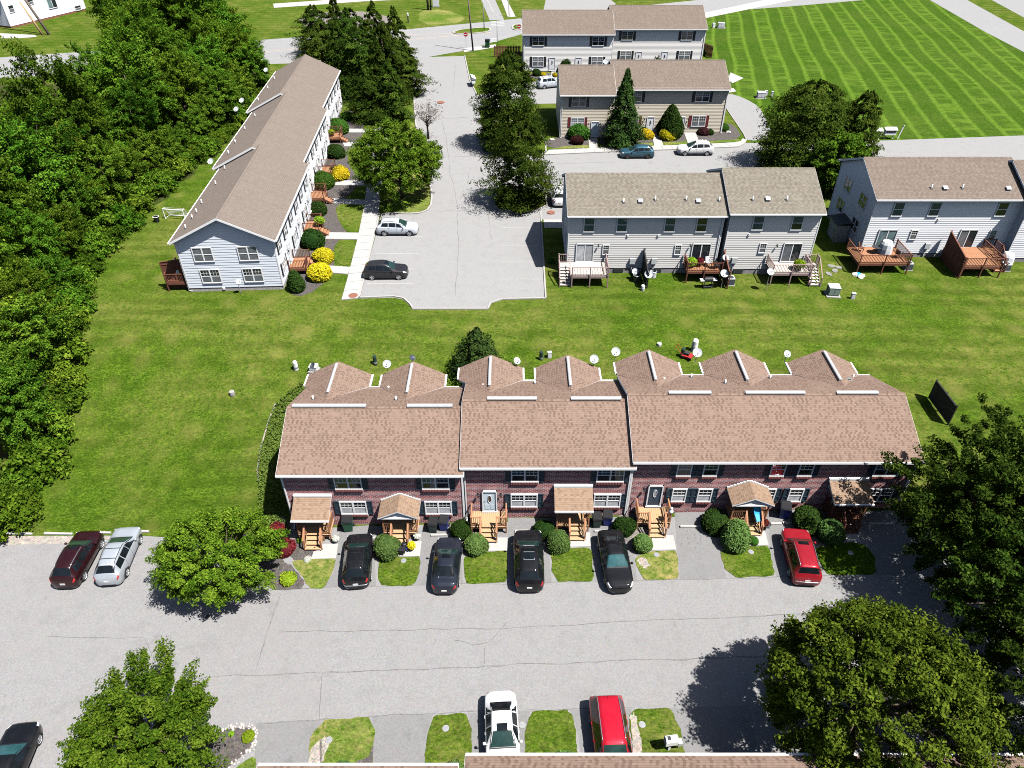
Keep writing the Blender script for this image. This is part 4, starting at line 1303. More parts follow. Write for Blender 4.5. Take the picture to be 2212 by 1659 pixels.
def entry(label, x0, x1, ywall, z0, roof, wood, depth=1.45, floor=.70, steps=3, gx=None):
    e = empty('entry_porch', ((x0 + x1) / 2, ywall, z0), 0, label, 'porch', 'wooden entry porches of the brick row')
    w = (x1 - x0) / 2
    yf = -depth
    sx0, sx1 = (-.52, .52) if gx is None else gx
    m = MB(); m.box(-w + .05, w - .05, yf + .02, -.03, floor - .24, floor - .035); m.build('deck_frame', M[wood], e)
    deck_boards(e, wood if wood != 'wood_cedar' else 'wood_pine', -w, w, yf - .03, -.02, floor, along='y')
    for sx in (-1, 1):
        post(e, wood, sx * (w - .06), yf + .05, -.1, (2.5 if roof else floor + .95))
        rail_set(e, wood, (sx * (w - .06), yf + .1, floor), (sx * (w - .06), -.08, floor))
    for a, b in ((-w + .1, sx0 - .04), (sx1 + .04, w - .1)):
        if b - a > .25: rail_set(e, wood, (a, yf + .05, floor), (b, yf + .05, floor))
    for x in (sx0 - .05, sx1 + .05):
        post(e, wood, x, yf + .05, 0, floor + .95)
    stairs(e, 'wood_pine' if wood != 'wood_red' else wood, sx0, sx1, yf - .03, floor, steps)
    for x in (sx0 - .06, sx1 + .06):
        post(e, wood, x, yf - .28 * steps + .05, -.05, .98, .09)
        m = MB(); m.bar((x, yf, floor + .92), (x, yf - .28 * steps + .05, .98), .12, .04); m.build('handrail', M[wood], e)
        m = MB(); m.bar((x, yf, floor + .45), (x, yf - .28 * steps + .05, .5), .03, .1); m.build('rail_board', M[wood], e)
    if roof == 'shed':
        ze, zt = 2.42, 3.2
        y0, y1 = yf - .22, 0
        mb = MB()
        top = [(-w - .18, y0, ze), (w + .18, y0, ze), (w + .18, y1 - .02, zt), (-w - .18, y1 - .02, zt)]
        sl = math.hypot(y1 - y0, zt - ze)
        mb.face(top, 0, [(0, 0), (2 * w, 0), (2 * w, sl), (0, sl)])
        low = [(x, y, z - .12) for x, y, z in top]
        mb.face(low[::-1], 1)
        for i in range(4):
            mb.face([low[i], low[(i + 1) % 4], top[(i + 1) % 4], top[i]], 1)
        mb.build('porch_roof', [M['shingle_porch'], M['trim_white']], e)
        m = MB(); m.box(-w - .2, w + .2, -.20, -.005, zt - .05, zt + .10); m.build('flashing', M['gutter_white'], e)
        m = MB(); m.box(-w - .18, w + .18, y0 - .1, y0 - .003, ze - .12, ze - .01); m.build('gutter', M['gutter_white'], e)
        for sx in (-1, 1):
            m = MB()
            m.face([(sx * w, yf + .1, ze - .1), (sx * w, -.03, ze - .1), (sx * w, -.03, zt - .14)]) ; m.face([(sx * (w - .02), -.03, zt - .14), (sx * (w - .02), -.03, ze - .1), (sx * (w - .02), yf + .1, ze - .1)])
            m.build('side_panel', M['trim_white'], e)
    elif roof == 'gable':
        ze, zt = 2.42, 3.1
        y0, y1 = yf - .22, -.02
        for sx in (-1, 1):
            mb = MB()
            A, B, Cq, Dq = (sx * (w + .2), y0, ze), (0, y0, zt), (0, y1, zt), (sx * (w + .2), y1, ze)
            top = [A, B, Cq, Dq]; sl = math.hypot(w + .2, zt - ze)
            uv = [(y0, 0), (y0, sl), (y1, sl), (y1, 0)]
            n = (Vector(top[1]) - Vector(top[0])).cross(Vector(top[2]) - Vector(top[1]))
            if n.z < 0: top, uv = top[::-1], uv[::-1]
            mb.face(top, 0, uv)
            low = [(x, y, z - .1) for x, y, z in top]
            mb.face(low[::-1], 1)
            for i in range(4):
                mb.face([low[i], low[(i + 1) % 4], top[(i + 1) % 4], top[i]], 1)
            mb.build('porch_roof', [M['shingle_porch'], M['trim_white']], e)
            m = MB()
            for k in range(7):                                 # stepped flashing up the wall
                t0 = k / 7
                x = sx * (w + .2) * (1 - t0); xn = sx * (w + .2) * (1 - (k + 1) / 7)
                zz = ze + (zt - ze) * (k + .5) / 7
                m.box(*sorted((x, xn)), -.055, -.006, zz - .02, zz + .12)
            m.build('flashing', M['gutter_white'], e)
        m = MB(); m.face([(-w - .1, yf - .1, ze - .03), (w + .1, yf - .1, ze - .03), (0, yf - .1, zt - .08)])
        m.box(-w - .1, w + .1, yf - .16, yf - .02, ze - .16, ze - .03)
        m.build('gable_panel', M['siding_white'], e)
    return e
entry('front porch at the far left of the brick row with flat roof and pale steps', -15.0, -12.75, 34.45, -2.45, 'shed', 'wood_cedar')
entry('front porch with a small gable roof above the blue recycling box', -9.0, -6.6, 34.45, -2.25, 'gable', 'wood_cedar')
entry('open roofless stoop with pale deck boards before the pale blue door', -2.9, -.35, 34.75, -1.98, None, 'wood_cedar', gx=(-.5, .5))
entry('front porch with flat sloped roof left of a pair of bins by the downspout', 3.1, 5.4, 34.75, -1.8, 'shed', 'wood_cedar', gx=(-.2, .75))
entry('open roofless stoop before the navy door, white cat figure on its rail', 8.75, 11.1, 34.85, -1.62, None, 'wood_cedar', gx=(-.35, .65))
entry('front porch with a small gable roof beside the blue bin, blue slide on its rail', 15.2, 17.7, 34.85, -1.4, 'gable', 'wood_cedar', gx=(-.2, .75))
entry('front porch in deep shade at the right end of the brick row', 22.05, 24.4, 34.85, -1.2, 'shed', 'wood_red', gx=(-.3, .6))

# ---------------------------------------------------------------- long white building on the left
LR = math.pi / 2 + math.atan(.052)
ldir = Vector((-.052, 1, 0)).normalized(); lout = Vector((-1, -.052, 0)).normalized()
l_start = Vector((-23.15, 63.2, 0))
def l_sec(k, y0, y1, shift, label):
    L = y1 - y0
    o = l_start + ldir * (y0 - 63.2) + lout * shift
    return house('white_townhouse', label, 'townhouse', o, LR, L, 9.3, 5.75, 2.45, 'siding_white_shaded' if k == 0 else 'siding_white', 'shingle_beige', base_h=.45, base_mat='stone_base', oh=.38, ov=.55 if k == 0 else .3, ends=(True, k == 2),
                 group='stepped white townhouse row on the left', siding_e=.28)
la, WA, IA = l_sec(0, 63.2, 81.3, 0, 'nearest section of the white townhouse row, four windows in its striped gable end')
lb, WB, IB = l_sec(1, 81.3, 101.3, .8, 'middle section of the stepped white townhouse row on the left')
lc, WC, IC = l_sec(2, 101.3, 120.6, 1.6, 'farthest section of the white townhouse row, against the dark evergreens')
wl = WA['left']
window(la, wl, 2.3, 3.38, 1.95, 1.58, 2, False, 'glass_screen', 'glass_screen')
window(la, wl, 6.65, 3.38, 1.95, 1.58, 2, False, 'glass_screen', 'glass_screen')
window(la, wl, 2.45, .98, 1.95, 1.58, 2, True, 'glass_dark', 'glass_screen')
window(la, wl, 6.6, .98, 1.95, 1.58, 2, True, 'glass_dark', 'glass_screen')
small_part(la, 'dryer_vent', wl, 3.4, .35, [(-.11, .11, -.16, 0, -.1, .15)], 'plastic_white')
for hs, Ws, L in ((la, WA, 18.1), (lb, WB, 20.0), (lc, WC, 19.3)):
    n = 3
    for k in range(n):
        x = L * (k + .5) / n
        fr = Ws['front']
        window(hs, fr, x - 1.6, 3.55, .95, 1.35, 1, True, 'glass_dark', 'glass_screen', 'shutter_black')
        window(hs, fr, x + 1.5, 3.55, .95, 1.35, 1, True, 'glass_dark', 'glass_screen', 'shutter_black')
        window(hs, fr, x - 1.3, 1.15, 1.75, 1.4, 2, True, 'glass_dark', 'glass_curtain', 'shutter_black')
        door(hs, fr, x + 1.5, .75, 1.06, 2.1, 'entry', 'door_white', 'glass_blind')
        wall_lamp(hs, fr, x + .75, 2.4)
    downspout(hs, L - .1 if hs is not lc else .1, -.07, 5.7, .1)
for hs, I, xs in ((la, IA, (1.2, 3.5, 4.6, 7.0, 11.5, 16.0)), (lb, IB, (2.5, 6.5, 11, 15.5)), (lc, IC, (3, 8, 13))):
    for x in xs: vent_pipe(hs, roof_pt(I, x, 1.0 + random.random() * .5, 1), .42, .06)
downspout(la, .05, 9.42, 5.7, .1)

# ---------------------------------------------------------------- grey pair in the middle, seen from behind
G1 = dict(wall_mat='siding_grey', roof_mat='shingle_tan', base_h=.62, oh=.45, ov=.25, siding_e=.25)
ga, WGA, IGA = house('grey_townhouse', 'long low half of the grey townhouse pair behind the car park, four upper windows', 'townhouse', (5.75, 66.55, 0), 0, 15.45, 9.6, 6.66, 2.28, **G1, group='grey siding townhouse pair seen from behind')
gb, WGB, IGB = house('grey_townhouse', 'taller right half of the grey townhouse pair, two upper windows, dish on its deck', 'townhouse', (21.75, 66.35, 0), 0, 9.0, 10.2, 7.0, 2.45, **G1, group='grey siding townhouse pair seen from behind')
f = WGA['front']
for x, u in ((2.0, 'glass_blue'), (5.3, 'glass_blue'), (10.1, 'glass_blue'), (13.3, 'glass_dark')):
    window(ga, f, x, 4.72, 1.12, 1.6, 1, False, u, u)
door(ga, f, 1.75, 1.35, 1.85, 2.1, 'patio', 'glass_blind', 'glass_curtain')
window(ga, f, 3.9, 2.15, .72, 1.15, 1, True, 'glass_dark', 'glass_screen')
window(ga, f, 11.3, 2.15, .72, 1.15, 1, True, 'glass_dark', 'glass_screen')
door(ga, f, 13.7, 1.35, 1.95, 2.1, 'patio', 'glass_dark', 'glass_dark')
wall_lamp(ga, f, 3.1, 3.25); wall_lamp(ga, f, 12.5, 3.25)
for x in (6.0, 9.1): small_part(ga, 'wall_vent', f, x, 4.25, [(-.09, .09, -.12, 0, 0, .22)], 'plastic_white')
for x in (5.4, 9.4): small_part(ga, 'basement_window', f, x, .08, [(-.5, .5, -.05, 0, 0, .45)], 'metal_dark')
for x in (6.75, 9.0): small_part(ga, 'meter_box', f, x, 1.15, [(-.28, .28, -.22, 0, 0, .62), (-.06, .06, -.1, 0, -.9, 0)], 'utility_grey')
downspout(ga, 15.3, -.07, 6.6, .2)
for x, u in ((5.4, 1.6), (8.6, 1.9), (11.7, 1.9), (15.0, 1.8)): vent_pipe(ga, roof_pt(IGA, x, u), .42, .07)
for x in (7.1, 13.1): box_vent(ga, roof_pt(IGA, x - (.0 if x < 10 else .2), 1.7), IGA['slope'])
f = WGB['front']
window(gb, f, 2.85, 5.02, 1.15, 1.6, 1, False, 'glass_blue', 'glass_blue')
window(gb, f, 6.75, 5.02, 1.15, 1.6, 1, False, 'glass_blue', 'glass_dark')
window(gb, f, 3.9, 2.45, .75, 1.15, 1, True, 'glass_dark', 'glass_screen')
door(gb, f, 6.95, 1.5, 1.95, 2.1, 'patio', 'glass_dark', 'glass_screen')
wall_lamp(gb, f, 5.3, 3.35)
small_part(gb, 'meter_box', f, 1.25, 1.35, [(-.28, .28, -.22, 0, 0, .62), (-.06, .06, -.1, 0, -.9, 0)], 'utility_grey')
small_part(gb, 'basement_window', f, 1.9, .08, [(-.5, .5, -.05, 0, 0, .45)], 'metal_dark')
small_part(gb, 'wall_vent', f, 2.2, 4.45, [(-.09, .09, -.12, 0, 0, .2)], 'plastic_white')
for x in (2.2, 5.6): vent_pipe(gb, roof_pt(IGB, x, 1.6), .42, .07)
box_vent(gb, roof_pt(IGB, 3.7, 1.65), IGB['slope'])
wl = WGA['left']
for x, z in ((2.4, 4.7), (6.5, 4.7), (2.4, 2.1), (6.5, 2.1)): window(ga, wl, x, z, 1.6, 1.4, 2, True, 'glass_dark', 'glass_screen')

# ---------------------------------------------------------------- white building at the right edge
ra, WRA, IRA = house('white_townhouse', 'white townhouse at the right edge with brown decks and a shaded gable end', 'townhouse', (37.7, 70.0, 0), 0, 15.2, 10.0, 6.85, 2.35, wall_mat='siding_white', roof_mat='shingle_pinktan', base_h=.5, oh=.45, ov=.28, siding_e=.25)
rb, WRB, IRB = house('white_townhouse', 'end section of the right hand white townhouse, mostly cut by the picture edge', 'townhouse', (52.95, 68.9, 0), 0, 9, 10.0, 6.95, 2.35, wall_mat='siding_white', roof_mat='shingle_pinktan', base_h=.5, oh=.45, ov=.28, siding_e=.25)
f = WRA['front']
for x, g_ in ((2.5, 'glass_blue'), (6.3, 'glass_blue'), (13.3, 'glass_dark')): window(ra, f, x, 4.78, 1.15, 1.6, 1, False, g_, g_)
door(ra, f, 2.3, 1.2, 2.0, 2.1, 'patio', 'glass_teal', 'glass_teal')
window(ra, f, 5.1, 2.1, .78, 1.15, 1, True, 'glass_dark', 'glass_screen')
door(ra, f, 10.9, 1.2, 1.9, 2.1, 'patio', 'glass_dark', 'glass_screen')
window(ra, f, 13.5, 2.1, .78, 1.15, 1, True, 'glass_blue', 'glass_dark')
small_part(ra, 'wall_vent', f, 7.1, 4.3, [(-.09, .09, -.12, 0, 0, .22)], 'plastic_white')
small_part(ra, 'meter_box', f, 7.0, 1.1, [(-.28, .28, -.22, 0, 0, .62), (-.06, .06, -.1, 0, -.9, 0)], 'utility_grey')
small_part(ra, 'meter_box', f, 13.9, 1.2, [(-.28, .28, -.22, 0, 0, .62), (-.06, .06, -.1, 0, -.9, 0)], 'utility_pale')
wl = WRA['left']
for x, z in ((3.0, 4.55), (7.3, 4.55), (2.6, 1.95), (7.2, 1.7)): window(ra, wl, x, z, 1.7, 1.5, 2, False, 'glass_dark', 'glass_dark')
for x in (5.7, 8.9): vent_pipe(ra, roof_pt(IRA, x, 1.4), .42, .07)
box_vent(ra, roof_pt(IRA, 7.1, 1.35), IRA['slope']); box_vent(ra, roof_pt(IRA, 13.6, 1.3), IRA['slope'])
window(rb, WRB['front'], 1.8, 4.95, 1.0, 1.5, 1, False, 'glass_dark', 'glass_dark')

# ---------------------------------------------------------------- beige pair facing the middle road
ma, WMA, IMA = house('beige_townhouse', 'low left half of the beige townhouse pair, green shrub beneath its window', 'townhouse', (7.1, 106.5, 0), 0, 7.6, 11.4, 6.3, 2.5, wall_mat='siding_beige', roof_mat='shingle_pinktan', base_h=.12, oh=.45, ov=.25, group='beige townhouse pair facing the middle road')
mb_, WMB, IMB = house('beige_townhouse', 'wide right half of the beige townhouse pair with two white doors and maroon shutters', 'townhouse', (14.95, 108.6, 0), 0, 16.6, 11.4, 6.45, 2.5, wall_mat='siding_beige', roof_mat='shingle_pinktan', base_h=.12, oh=.45, ov=.25, group='beige townhouse pair facing the middle road')
f = WMA['front']
window(ma, f, 2.55, 4.55, 2.1, 1.45, 2, True, 'glass_dark', 'glass_dark', 'shutter_black')
window(ma, f, 2.5, 1.65, 2.0, 1.35, 2, True, 'glass_teal', 'glass_curtain', 'shutter_maroon')
door(ma, f, 5.1, .2, 1.2, 2.25, 'entry', 'door_pale', 'glass_blind'); wall_lamp(ma, f, 4.1, 2.1)
f = WMB['front']
for x in (3.0, 12.9): window(mb_, f, x, 4.6, 2.1, 1.5, 2, True, 'glass_blue', 'glass_dark', 'shutter_black', sw=.42)
window(mb_, f, 2.9, 1.0, 2.1, 1.6, 2, True, 'glass_dark', 'glass_screen', 'shutter_maroon', sw=.42)
window(mb_, f, 12.9, 1.0, 2.1, 1.6, 2, True, 'glass_dark', 'glass_screen', 'shutter_maroon', sw=.42)
for x in (5.75, 10.35):
    door(mb_, f, x, .2, 1.15, 2.25, 'entry', 'door_white', 'glass_dark'); wall_lamp(mb_, f, x + (-.95 if x < 8 else .95), 2.1)
downspout(ma, .15, -.07, 6.2, .1); downspout(mb_, 16.5, -.07, 6.4, .1)

# ---------------------------------------------------------------- white pair at the top
ta, WTA, ITA = house('cream_townhouse', 'left half of the white townhouse pair by the main road, black shutters', 'townhouse', (2.1, 141.3, 0), 0, 16.3, 12.2, 6.5, 2.75, wall_mat='siding_cream', roof_mat='shingle_pinktan', base_h=.12, oh=.45, ov=.25, group='white townhouse pair by the main road')
tb, WTB, ITB = house('cream_townhouse', 'right half of the white townhouse pair by the main road, set further back', 'townhouse', (18.7, 145.4, 0), 0, 17.3, 12.2, 6.5, 2.75, wall_mat='siding_cream', roof_mat='shingle_pinktan', base_h=.12, oh=.45, ov=.25, group='white townhouse pair by the main road')
for hs, Ws, xs in ((ta, WTA, (2.7, 13.6)), (tb, WTB, (2.8, 13.9))):
    f = Ws['front']
    for x in xs:
        window(hs, f, x, 4.5, 2.15, 1.55, 2, True, 'glass_dark', 'glass_dark', 'shutter_black', sw=.46)
        window(hs, f, x, .95, 2.15, 1.7, 2, True, 'glass_screen', 'glass_screen', 'shutter_black', sw=.4)
    for x in (5.3, 10.2):
        door(hs, f, x, .25, 1.2, 2.3, 'entry', 'door_white', 'glass_dark')
downspout(ta, .15, -.07, 6.4, .1); downspout(tb, 17.2, -.07, 6.4, .1)

# ---------------------------------------------------------------- white house in the far top left corner
th, WTH, ITH = house('white_house', 'white house with a small deck in the far top left corner beyond the road', 'house', (-112.0, 175.6, 0), 1.17, 20.5, 11, 6.6, 2.6, wall_mat='siding_white', roof_mat='shingle_tan', base_h=.4, base_mat='rust', oh=.35, ov=.3)
f = WTH['front']
window(th, f, 1.7, 2.9, 1.3, 1.5, 1, False, 'glass_dark', 'glass_screen')
window(th, f, 6.8, 3.6, 1.5, 1.1, 1, False, 'glass_dark', 'glass_screen')
door(th, f, 12.0, 2.0, 2.4, 2.2, 'patio', 'glass_dark', 'glass_teal')
window(th, f, 17.6, 2.9, 1.3, 1.5, 1, False, 'glass_dark', 'glass_screen')
window(th, f, 18.4, .3, 1.8, 1.1, 1, False, 'glass_dark', 'glass_screen')

# ---------------------------------------------------------------- roof along the bottom edge
bw, WBW, IBW = house('brick_townhouse', 'roof of the near townhouse row along the bottom edge, right part, set higher', 'townhouse', (24.5, 15.08, -1.75), math.pi, 26.5, 9.0, 5.42, 2.02, 'siding_cream', 'shingle_brown', brick_front=True, base_h=.1, oh=.36, ov=.16, group='near townhouse row along the bottom edge')
bw2, WBW2, IBW2 = house('brick_townhouse', 'left part of the near townhouse roof along the bottom edge, only its gutter in view', 'townhouse', (-2.65, 14.78, -2.1), math.pi, 9.0, 9.0, 5.42, 2.02, 'siding_cream', 'shingle_brown', brick_front=True, base_h=.1, oh=.36, ov=.16, group='near townhouse row along the bottom edge')

# ================================================================ VEHICLES
# key stations from nose to tail: (x/L, half width, belt height, top height, half width of the top) - widths relative to W/2, heights to H
SHAPES = {
 'suv': [(.500, .42, .38, .40, .34), (.492, .64, .44, .46, .54), (.472, .82, .50, .525, .68), (.43, .945, .56, .59, .77), (.235, 1, .605, .66, .79), (.045, 1, .62, .945, .64), (-.03, 1, .63, .99, .635),
         (-.13, 1, .645, 1.0, .63), (-.26, .99, .66, .985, .61), (-.355, .97, .67, .945, .58), (-.452, .92, .645, .71, .70), (-.484, .80, .52, .56, .68), (-.500, .52, .40, .44, .44)],
 'boxy': [(.500, .56, .42, .45, .48), (.491, .76, .50, .53, .66), (.46, .92, .56, .585, .80), (.38, .985, .585, .61, .83), (.235, 1, .60, .65, .82), (.085, 1, .615, .945, .70), (.02, 1, .62, .985, .695),
         (-.15, 1, .63, 1.0, .69), (-.30, 1, .635, .995, .675), (-.405, .985, .64, .96, .66), (-.468, .95, .62, .69, .73), (-.490, .86, .52, .56, .73), (-.500, .66, .42, .46, .56)],
 'sedan': [(.500, .40, .43, .45, .32), (.490, .64, .48, .50, .52), (.465, .82, .54, .565, .68), (.40, .955, .595, .63, .78), (.205, 1, .64, .70, .79), (.03, 1, .66, .96, .61), (-.04, 1, .665, .995, .60),
           (-.10, 1, .67, 1.0, .595), (-.18, .99, .675, .975, .58), (-.335, .97, .68, .74, .68), (-.43, .93, .67, .72, .72), (-.480, .78, .59, .63, .62), (-.500, .48, .45, .5, .40)],
 'van': [(.500, .44, .38, .40, .36), (.490, .66, .44, .46, .54), (.465, .85, .50, .525, .71), (.41, .96, .54, .57, .79), (.315, 1, .575, .62, .79), (.11, 1, .60, .955, .67), (.03, 1, .60, .988, .665),
         (-.12, 1, .605, 1.0, .66), (-.30, .995, .61, .99, .645), (-.405, .975, .61, .95, .62), (-.468, .93, .59, .64, .71), (-.490, .82, .50, .54, .68), (-.500, .60, .40, .44, .48)]}

def car_mesh_grid(kind, L, W, H):
    K = SHAPES[kind]
    # smooth the stations with a Catmull-Rom pass
    dense = []
    for i in range(len(K) - 1):
        p0, p1, p2, p3 = K[max(i - 1, 0)], K[i], K[i + 1], K[min(i + 2, len(K) - 1)]
        for j in range(4):
            t = j / 4
            row = []
            for k in range(5):
                a = .5 * ((2 * p1[k]) + (-p0[k] + p2[k]) * t + (2 * p0[k] - 5 * p1[k] + 4 * p2[k] - p3[k]) * t * t + (-p0[k] + 3 * p1[k] - 3 * p2[k] + p3[k]) * t ** 3)
                b = p1[k] + (p2[k] - p1[k]) * t
                row.append(b * .5 + a * .5 if k else b)
            dense.append(row)
    dense.append(list(K[-1]))
    rows = []
    for (t, hw, bz, tz, tw) in dense:
        hw *= W / 2; bz *= H; tz *= H; tw *= W / 2
        tw = min(tw, hw * .93)
        tz = max(tz, bz + .03)
        cab = min(1.0, max(0.0, (tz - bz - .05) / .3))
        zb = .17 + max(0, abs(t) - .44) * 1.2
        sh = tz - .10 * cab - .02
        rows.append([(t * L, hw * .88, zb), (t * L, hw * .965, zb + .10), (t * L, hw, min(bz * .60, bz - .1)), (t * L, hw * .992, bz - .09), (t * L, hw * .955, bz),
                     (t * L, tw, max(sh, bz + .012)), (t * L, tw * .93, tz - .028 * cab), (t * L, tw * .55, tz), (t * L, 0, tz + .012)])
    return rows

def car_point(rows, t, v, L, side=1):
    xs = [r[0][0] for r in rows]
    x = t * L
    i = 0
    while i < len(xs) - 2 and x < xs[i + 1]: i += 1
    f = (xs[i] - x) / (xs[i] - xs[i + 1] + 1e-9)
    f = max(0, min(1, f))
    j = min(int(v), 7); g = v - j
    def P(r): return Vector(r[j]).lerp(Vector(r[j + 1]), g)
    p = P(rows[i]).lerp(P(rows[i + 1]), f)
    return Vector((p.x, p.y * side, p.z))

def car_patch(mb, rows, L, t0, t1, v0, v1, side, off=.008, n=4, m=3, mi=0, t0b=None, t1b=None):
    """A skin patch t0..t1 along the car, v0..v1 up its section, lifted off the body; t0b/t1b give slanted ends at v1."""
    t0b = t0 if t0b is None else t0b; t1b = t1 if t1b is None else t1b
    g = []
    for a in range(n + 1):
        row = []
        for b in range(m + 1):
            v = v0 + (v1 - v0) * b / m
            fa, fb = t0 + (t0b - t0) * b / m, t1 + (t1b - t1) * b / m
            row.append(car_point(rows, fa + (fb - fa) * a / n, v, L, side))
        g.append(row)
    for a in range(n):
        for b in range(m):
            q = [g[a][b], g[a + 1][b], g[a + 1][b + 1], g[a][b + 1]]
            nrm = (q[1] - q[0]).cross(q[3] - q[0])
            if nrm.length < 1e-9: nrm = (q[2] - q[1]).cross(q[3] - q[1])
            if nrm.length < 1e-12: continue
            nrm.normalize()
            c = sum(q, Vector()) / 4
            outw = Vector((0, c.y, c.z - .5)) if abs(c.y) > .01 else Vector((0, 0, 1))
            if nrm.dot(outw) < 0: nrm = -nrm; q = q[::-1]
            mb.face([p + nrm * off for p in q], mi)

def build_car(label, kind, paintname, pos, heading, L=4.65, W=1.86, H=1.66, rails=None, sunroof=None, rim='rim_alloy', glass='car_windscreen', group=None, bars=False, chrome_bumper=False, extra=None, cat='car'):
    z = T(pos[0], pos[1])
    root = empty('parked_car', (pos[0], pos[1], z + .012), heading, label, cat, group)
    rows = car_mesh_grid(kind, L, W, H)
    pm = M['paint_' + paintname]
    mb = MB()
    n = len(rows)
    idx = {}
    V = []
    def vid(i, j, s):
        if j == 8: s = 1
        k = (i, j, s)
        if k not in idx:
            x, y, zz = rows[i][j]
            idx[k] = len(V); V.append((x, y * s, zz))
        return idx[k]
    Fs = []
    for i in range(n - 1):
        for j in range(8):
            a = (vid(i, j, 1), vid(i + 1, j, 1), vid(i + 1, j + 1, 1), vid(i, j + 1, 1))
            b = (vid(i, j, -1), vid(i, j + 1, -1), vid(i + 1, j + 1, -1), vid(i + 1, j, -1))
            Fs += [a[::-1], b[::-1]]
    for i in (0, n - 1):
        loop = [vid(i, j, 1) for j in range(9)] + [vid(i, j, -1) for j in range(7, -1, -1)]
        Fs.append(tuple(loop if i == n - 1 else loop[::-1]))
    for i in range(n - 1):
        Fs.append((vid(i, 0, 1), vid(i, 0, -1), vid(i + 1, 0, -1), vid(i + 1, 0, 1)))
    me = bpy.data.meshes.new('body')
    me.from_pydata(V, [], Fs)
    me.materials.append(pm)
    bm = bmesh.new(); bm.from_mesh(me)
    bmesh.ops.recalc_face_normals(bm, faces=bm.faces)
    bm.to_mesh(me); bm.free()
    me.polygons.foreach_set('use_smooth', [True] * len(me.polygons))
    me.update()
    link('body', me, root)
    K = SHAPES[kind]
    cowl, roof_f = K[4][0], K[5][0]
    if kind == 'sedan': roof_r, rear_b = K[8][0], K[9][0]
    else: roof_r, rear_b = K[9][0], K[10][0]
    gm = M['car_glass']
    # windscreen and rear window
    g = MB()
    for s in (1, -1): car_patch(g, rows, L, cowl - .012, roof_f + .012, 5.12, 8, s, .010, 6, 5)
    g.build('windscreen', M[glass], root, smooth_shade=True)
    g = MB()
    for s in (1, -1): car_patch(g, rows, L, roof_r - .006, rear_b + .010, 5.25, 8, s, .010, 5, 5)
    g.build('rear_window', gm, root, smooth_shade=True)
    # side windows: front, rear, quarter
    a = cowl - .035
    if kind == 'sedan': spans = [(a, -.025, a - .13, -.025), (-.035, -.185, -.035, -.175), (-.195, -.285, -.185, -.215)]
    elif kind == 'van': spans = [(a, .03, a - .14, .03), (.02, -.19, .02, -.19), (-.20, -.42, -.20, -.40)]
    else: spans = [(a, .0, a - .11, .0), (-.01, -.18, -.01, -.18), (-.195, -.37, -.195, -.335)]
    for s in (1, -1):
        for t0, t1, t0b, t1b in spans:
            g = MB(); car_patch(g, rows, L, t0, t1, 4.10, 4.93, s, .008, 4, 3, 0, t0b, t1b)
            g.build('side_window', gm, root, smooth_shade=True)
    # trim: sills, seams, grille, bumpers
    for s in (1, -1):
        tr = MB(); car_patch(tr, rows, L, .46, -.46, 0.02, 1.0, s, .006, 10, 2); tr.build('sill_trim', M['car_trim'], root)
    tr = MB()
    for s in (1, -1):
        for t in (.0, -.195 if kind != 'sedan' else -.19, .215):
            car_patch(tr, rows, L, t + .0016, t - .0016, 1.0, 4.0, s, .005, 1, 6)
        car_patch(tr, rows, L, cowl + .004, cowl - .010, 5.2, 8, s, .012, 1, 4)
    tag(tr.build('door_seams', M['car_trim'], root), kind='stuff')
    xf = rows[0][0][0]
    tr = MB(); tr.box(xf - .06, xf + .008, -.22 * W, .22 * W, .24, .36 * H * .7)
    tr.build('grille', M['car_trim'], root)
    tr = MB(); tr.box(-xf - .008, -xf + .06, -.25 * W, .25 * W, .24, .34); tr.build('bumper_insert', M['car_trim'], root)
    for s in (1, -1):
        g = MB(); car_patch(g, rows, L, .482, .415, 3.1, 4.5, s, .010, 4, 3); g.build('headlight', M['lamp_clear'], root, smooth_shade=True)
        g = MB(); car_patch(g, rows, L, rear_b - .006 if kind != 'sedan' else -.455, -.487, 3.0, 4.3, s, .012, 4, 3); g.build('tail_light', M['lamp_red'], root, smooth_shade=True)
        g = MB(); pp = car_point(rows, cowl - .055, 4.2, L, s)
        g.bar(pp + Vector((0, -s * .02, .02)), pp + Vector((-.02, s * .10, .06)), .05, .04)
        g.tube([pp + Vector((.05, s * .12, .08)), pp + Vector((.03, s * .13, .08)), pp + Vector((-.07, s * .14, .09)), pp + Vector((-.10, s * .14, .09))], [.03, .085, .09, .05], 8)
        g.build('mirror', pm, root, smooth_shade=True)
        for t in (.02, -.17):
            g = MB(); pp = car_point(rows, t, 3.55, L, s); g.bar(pp + Vector((-.09, s * .025, 0)), pp + Vector((.09, s * .025, 0)), .02, .03); g.build('door_handle', pm, root)
    pl = MB(); pl.box(-xf - .022, -xf - .008, -.17, .17, .46 * H * .8, .46 * H * .8 + .15); pl.build('number_plate', M['plastic_white'], root)
    em = MB(); em.lathe([(.001, -.0), (.055, -.004), (.06, .004)], 0, 0, 10, 0, 'y')
    pr = car_point(rows, -.491, 6.5, L); em.build('badge', M['chrome'], root, (pr.x - .012, 0, pr.z - .06), (RAD(0), 0, RAD(90)))
    if chrome_bumper:
        g = MB()
        pts = [(-xf + .10, W * .42, .36 * H), (-xf - .01, W * .36, .355 * H), (-xf - .035, 0, .352 * H), (-xf - .01, -W * .36, .355 * H), (-xf + .10, -W * .42, .36 * H)]
        g.tube(pts, .035, 6); g.build('bumper_strip', M['chrome'], root, smooth_shade=True)
    # wheels
    R = .345 if H > 1.55 else .325
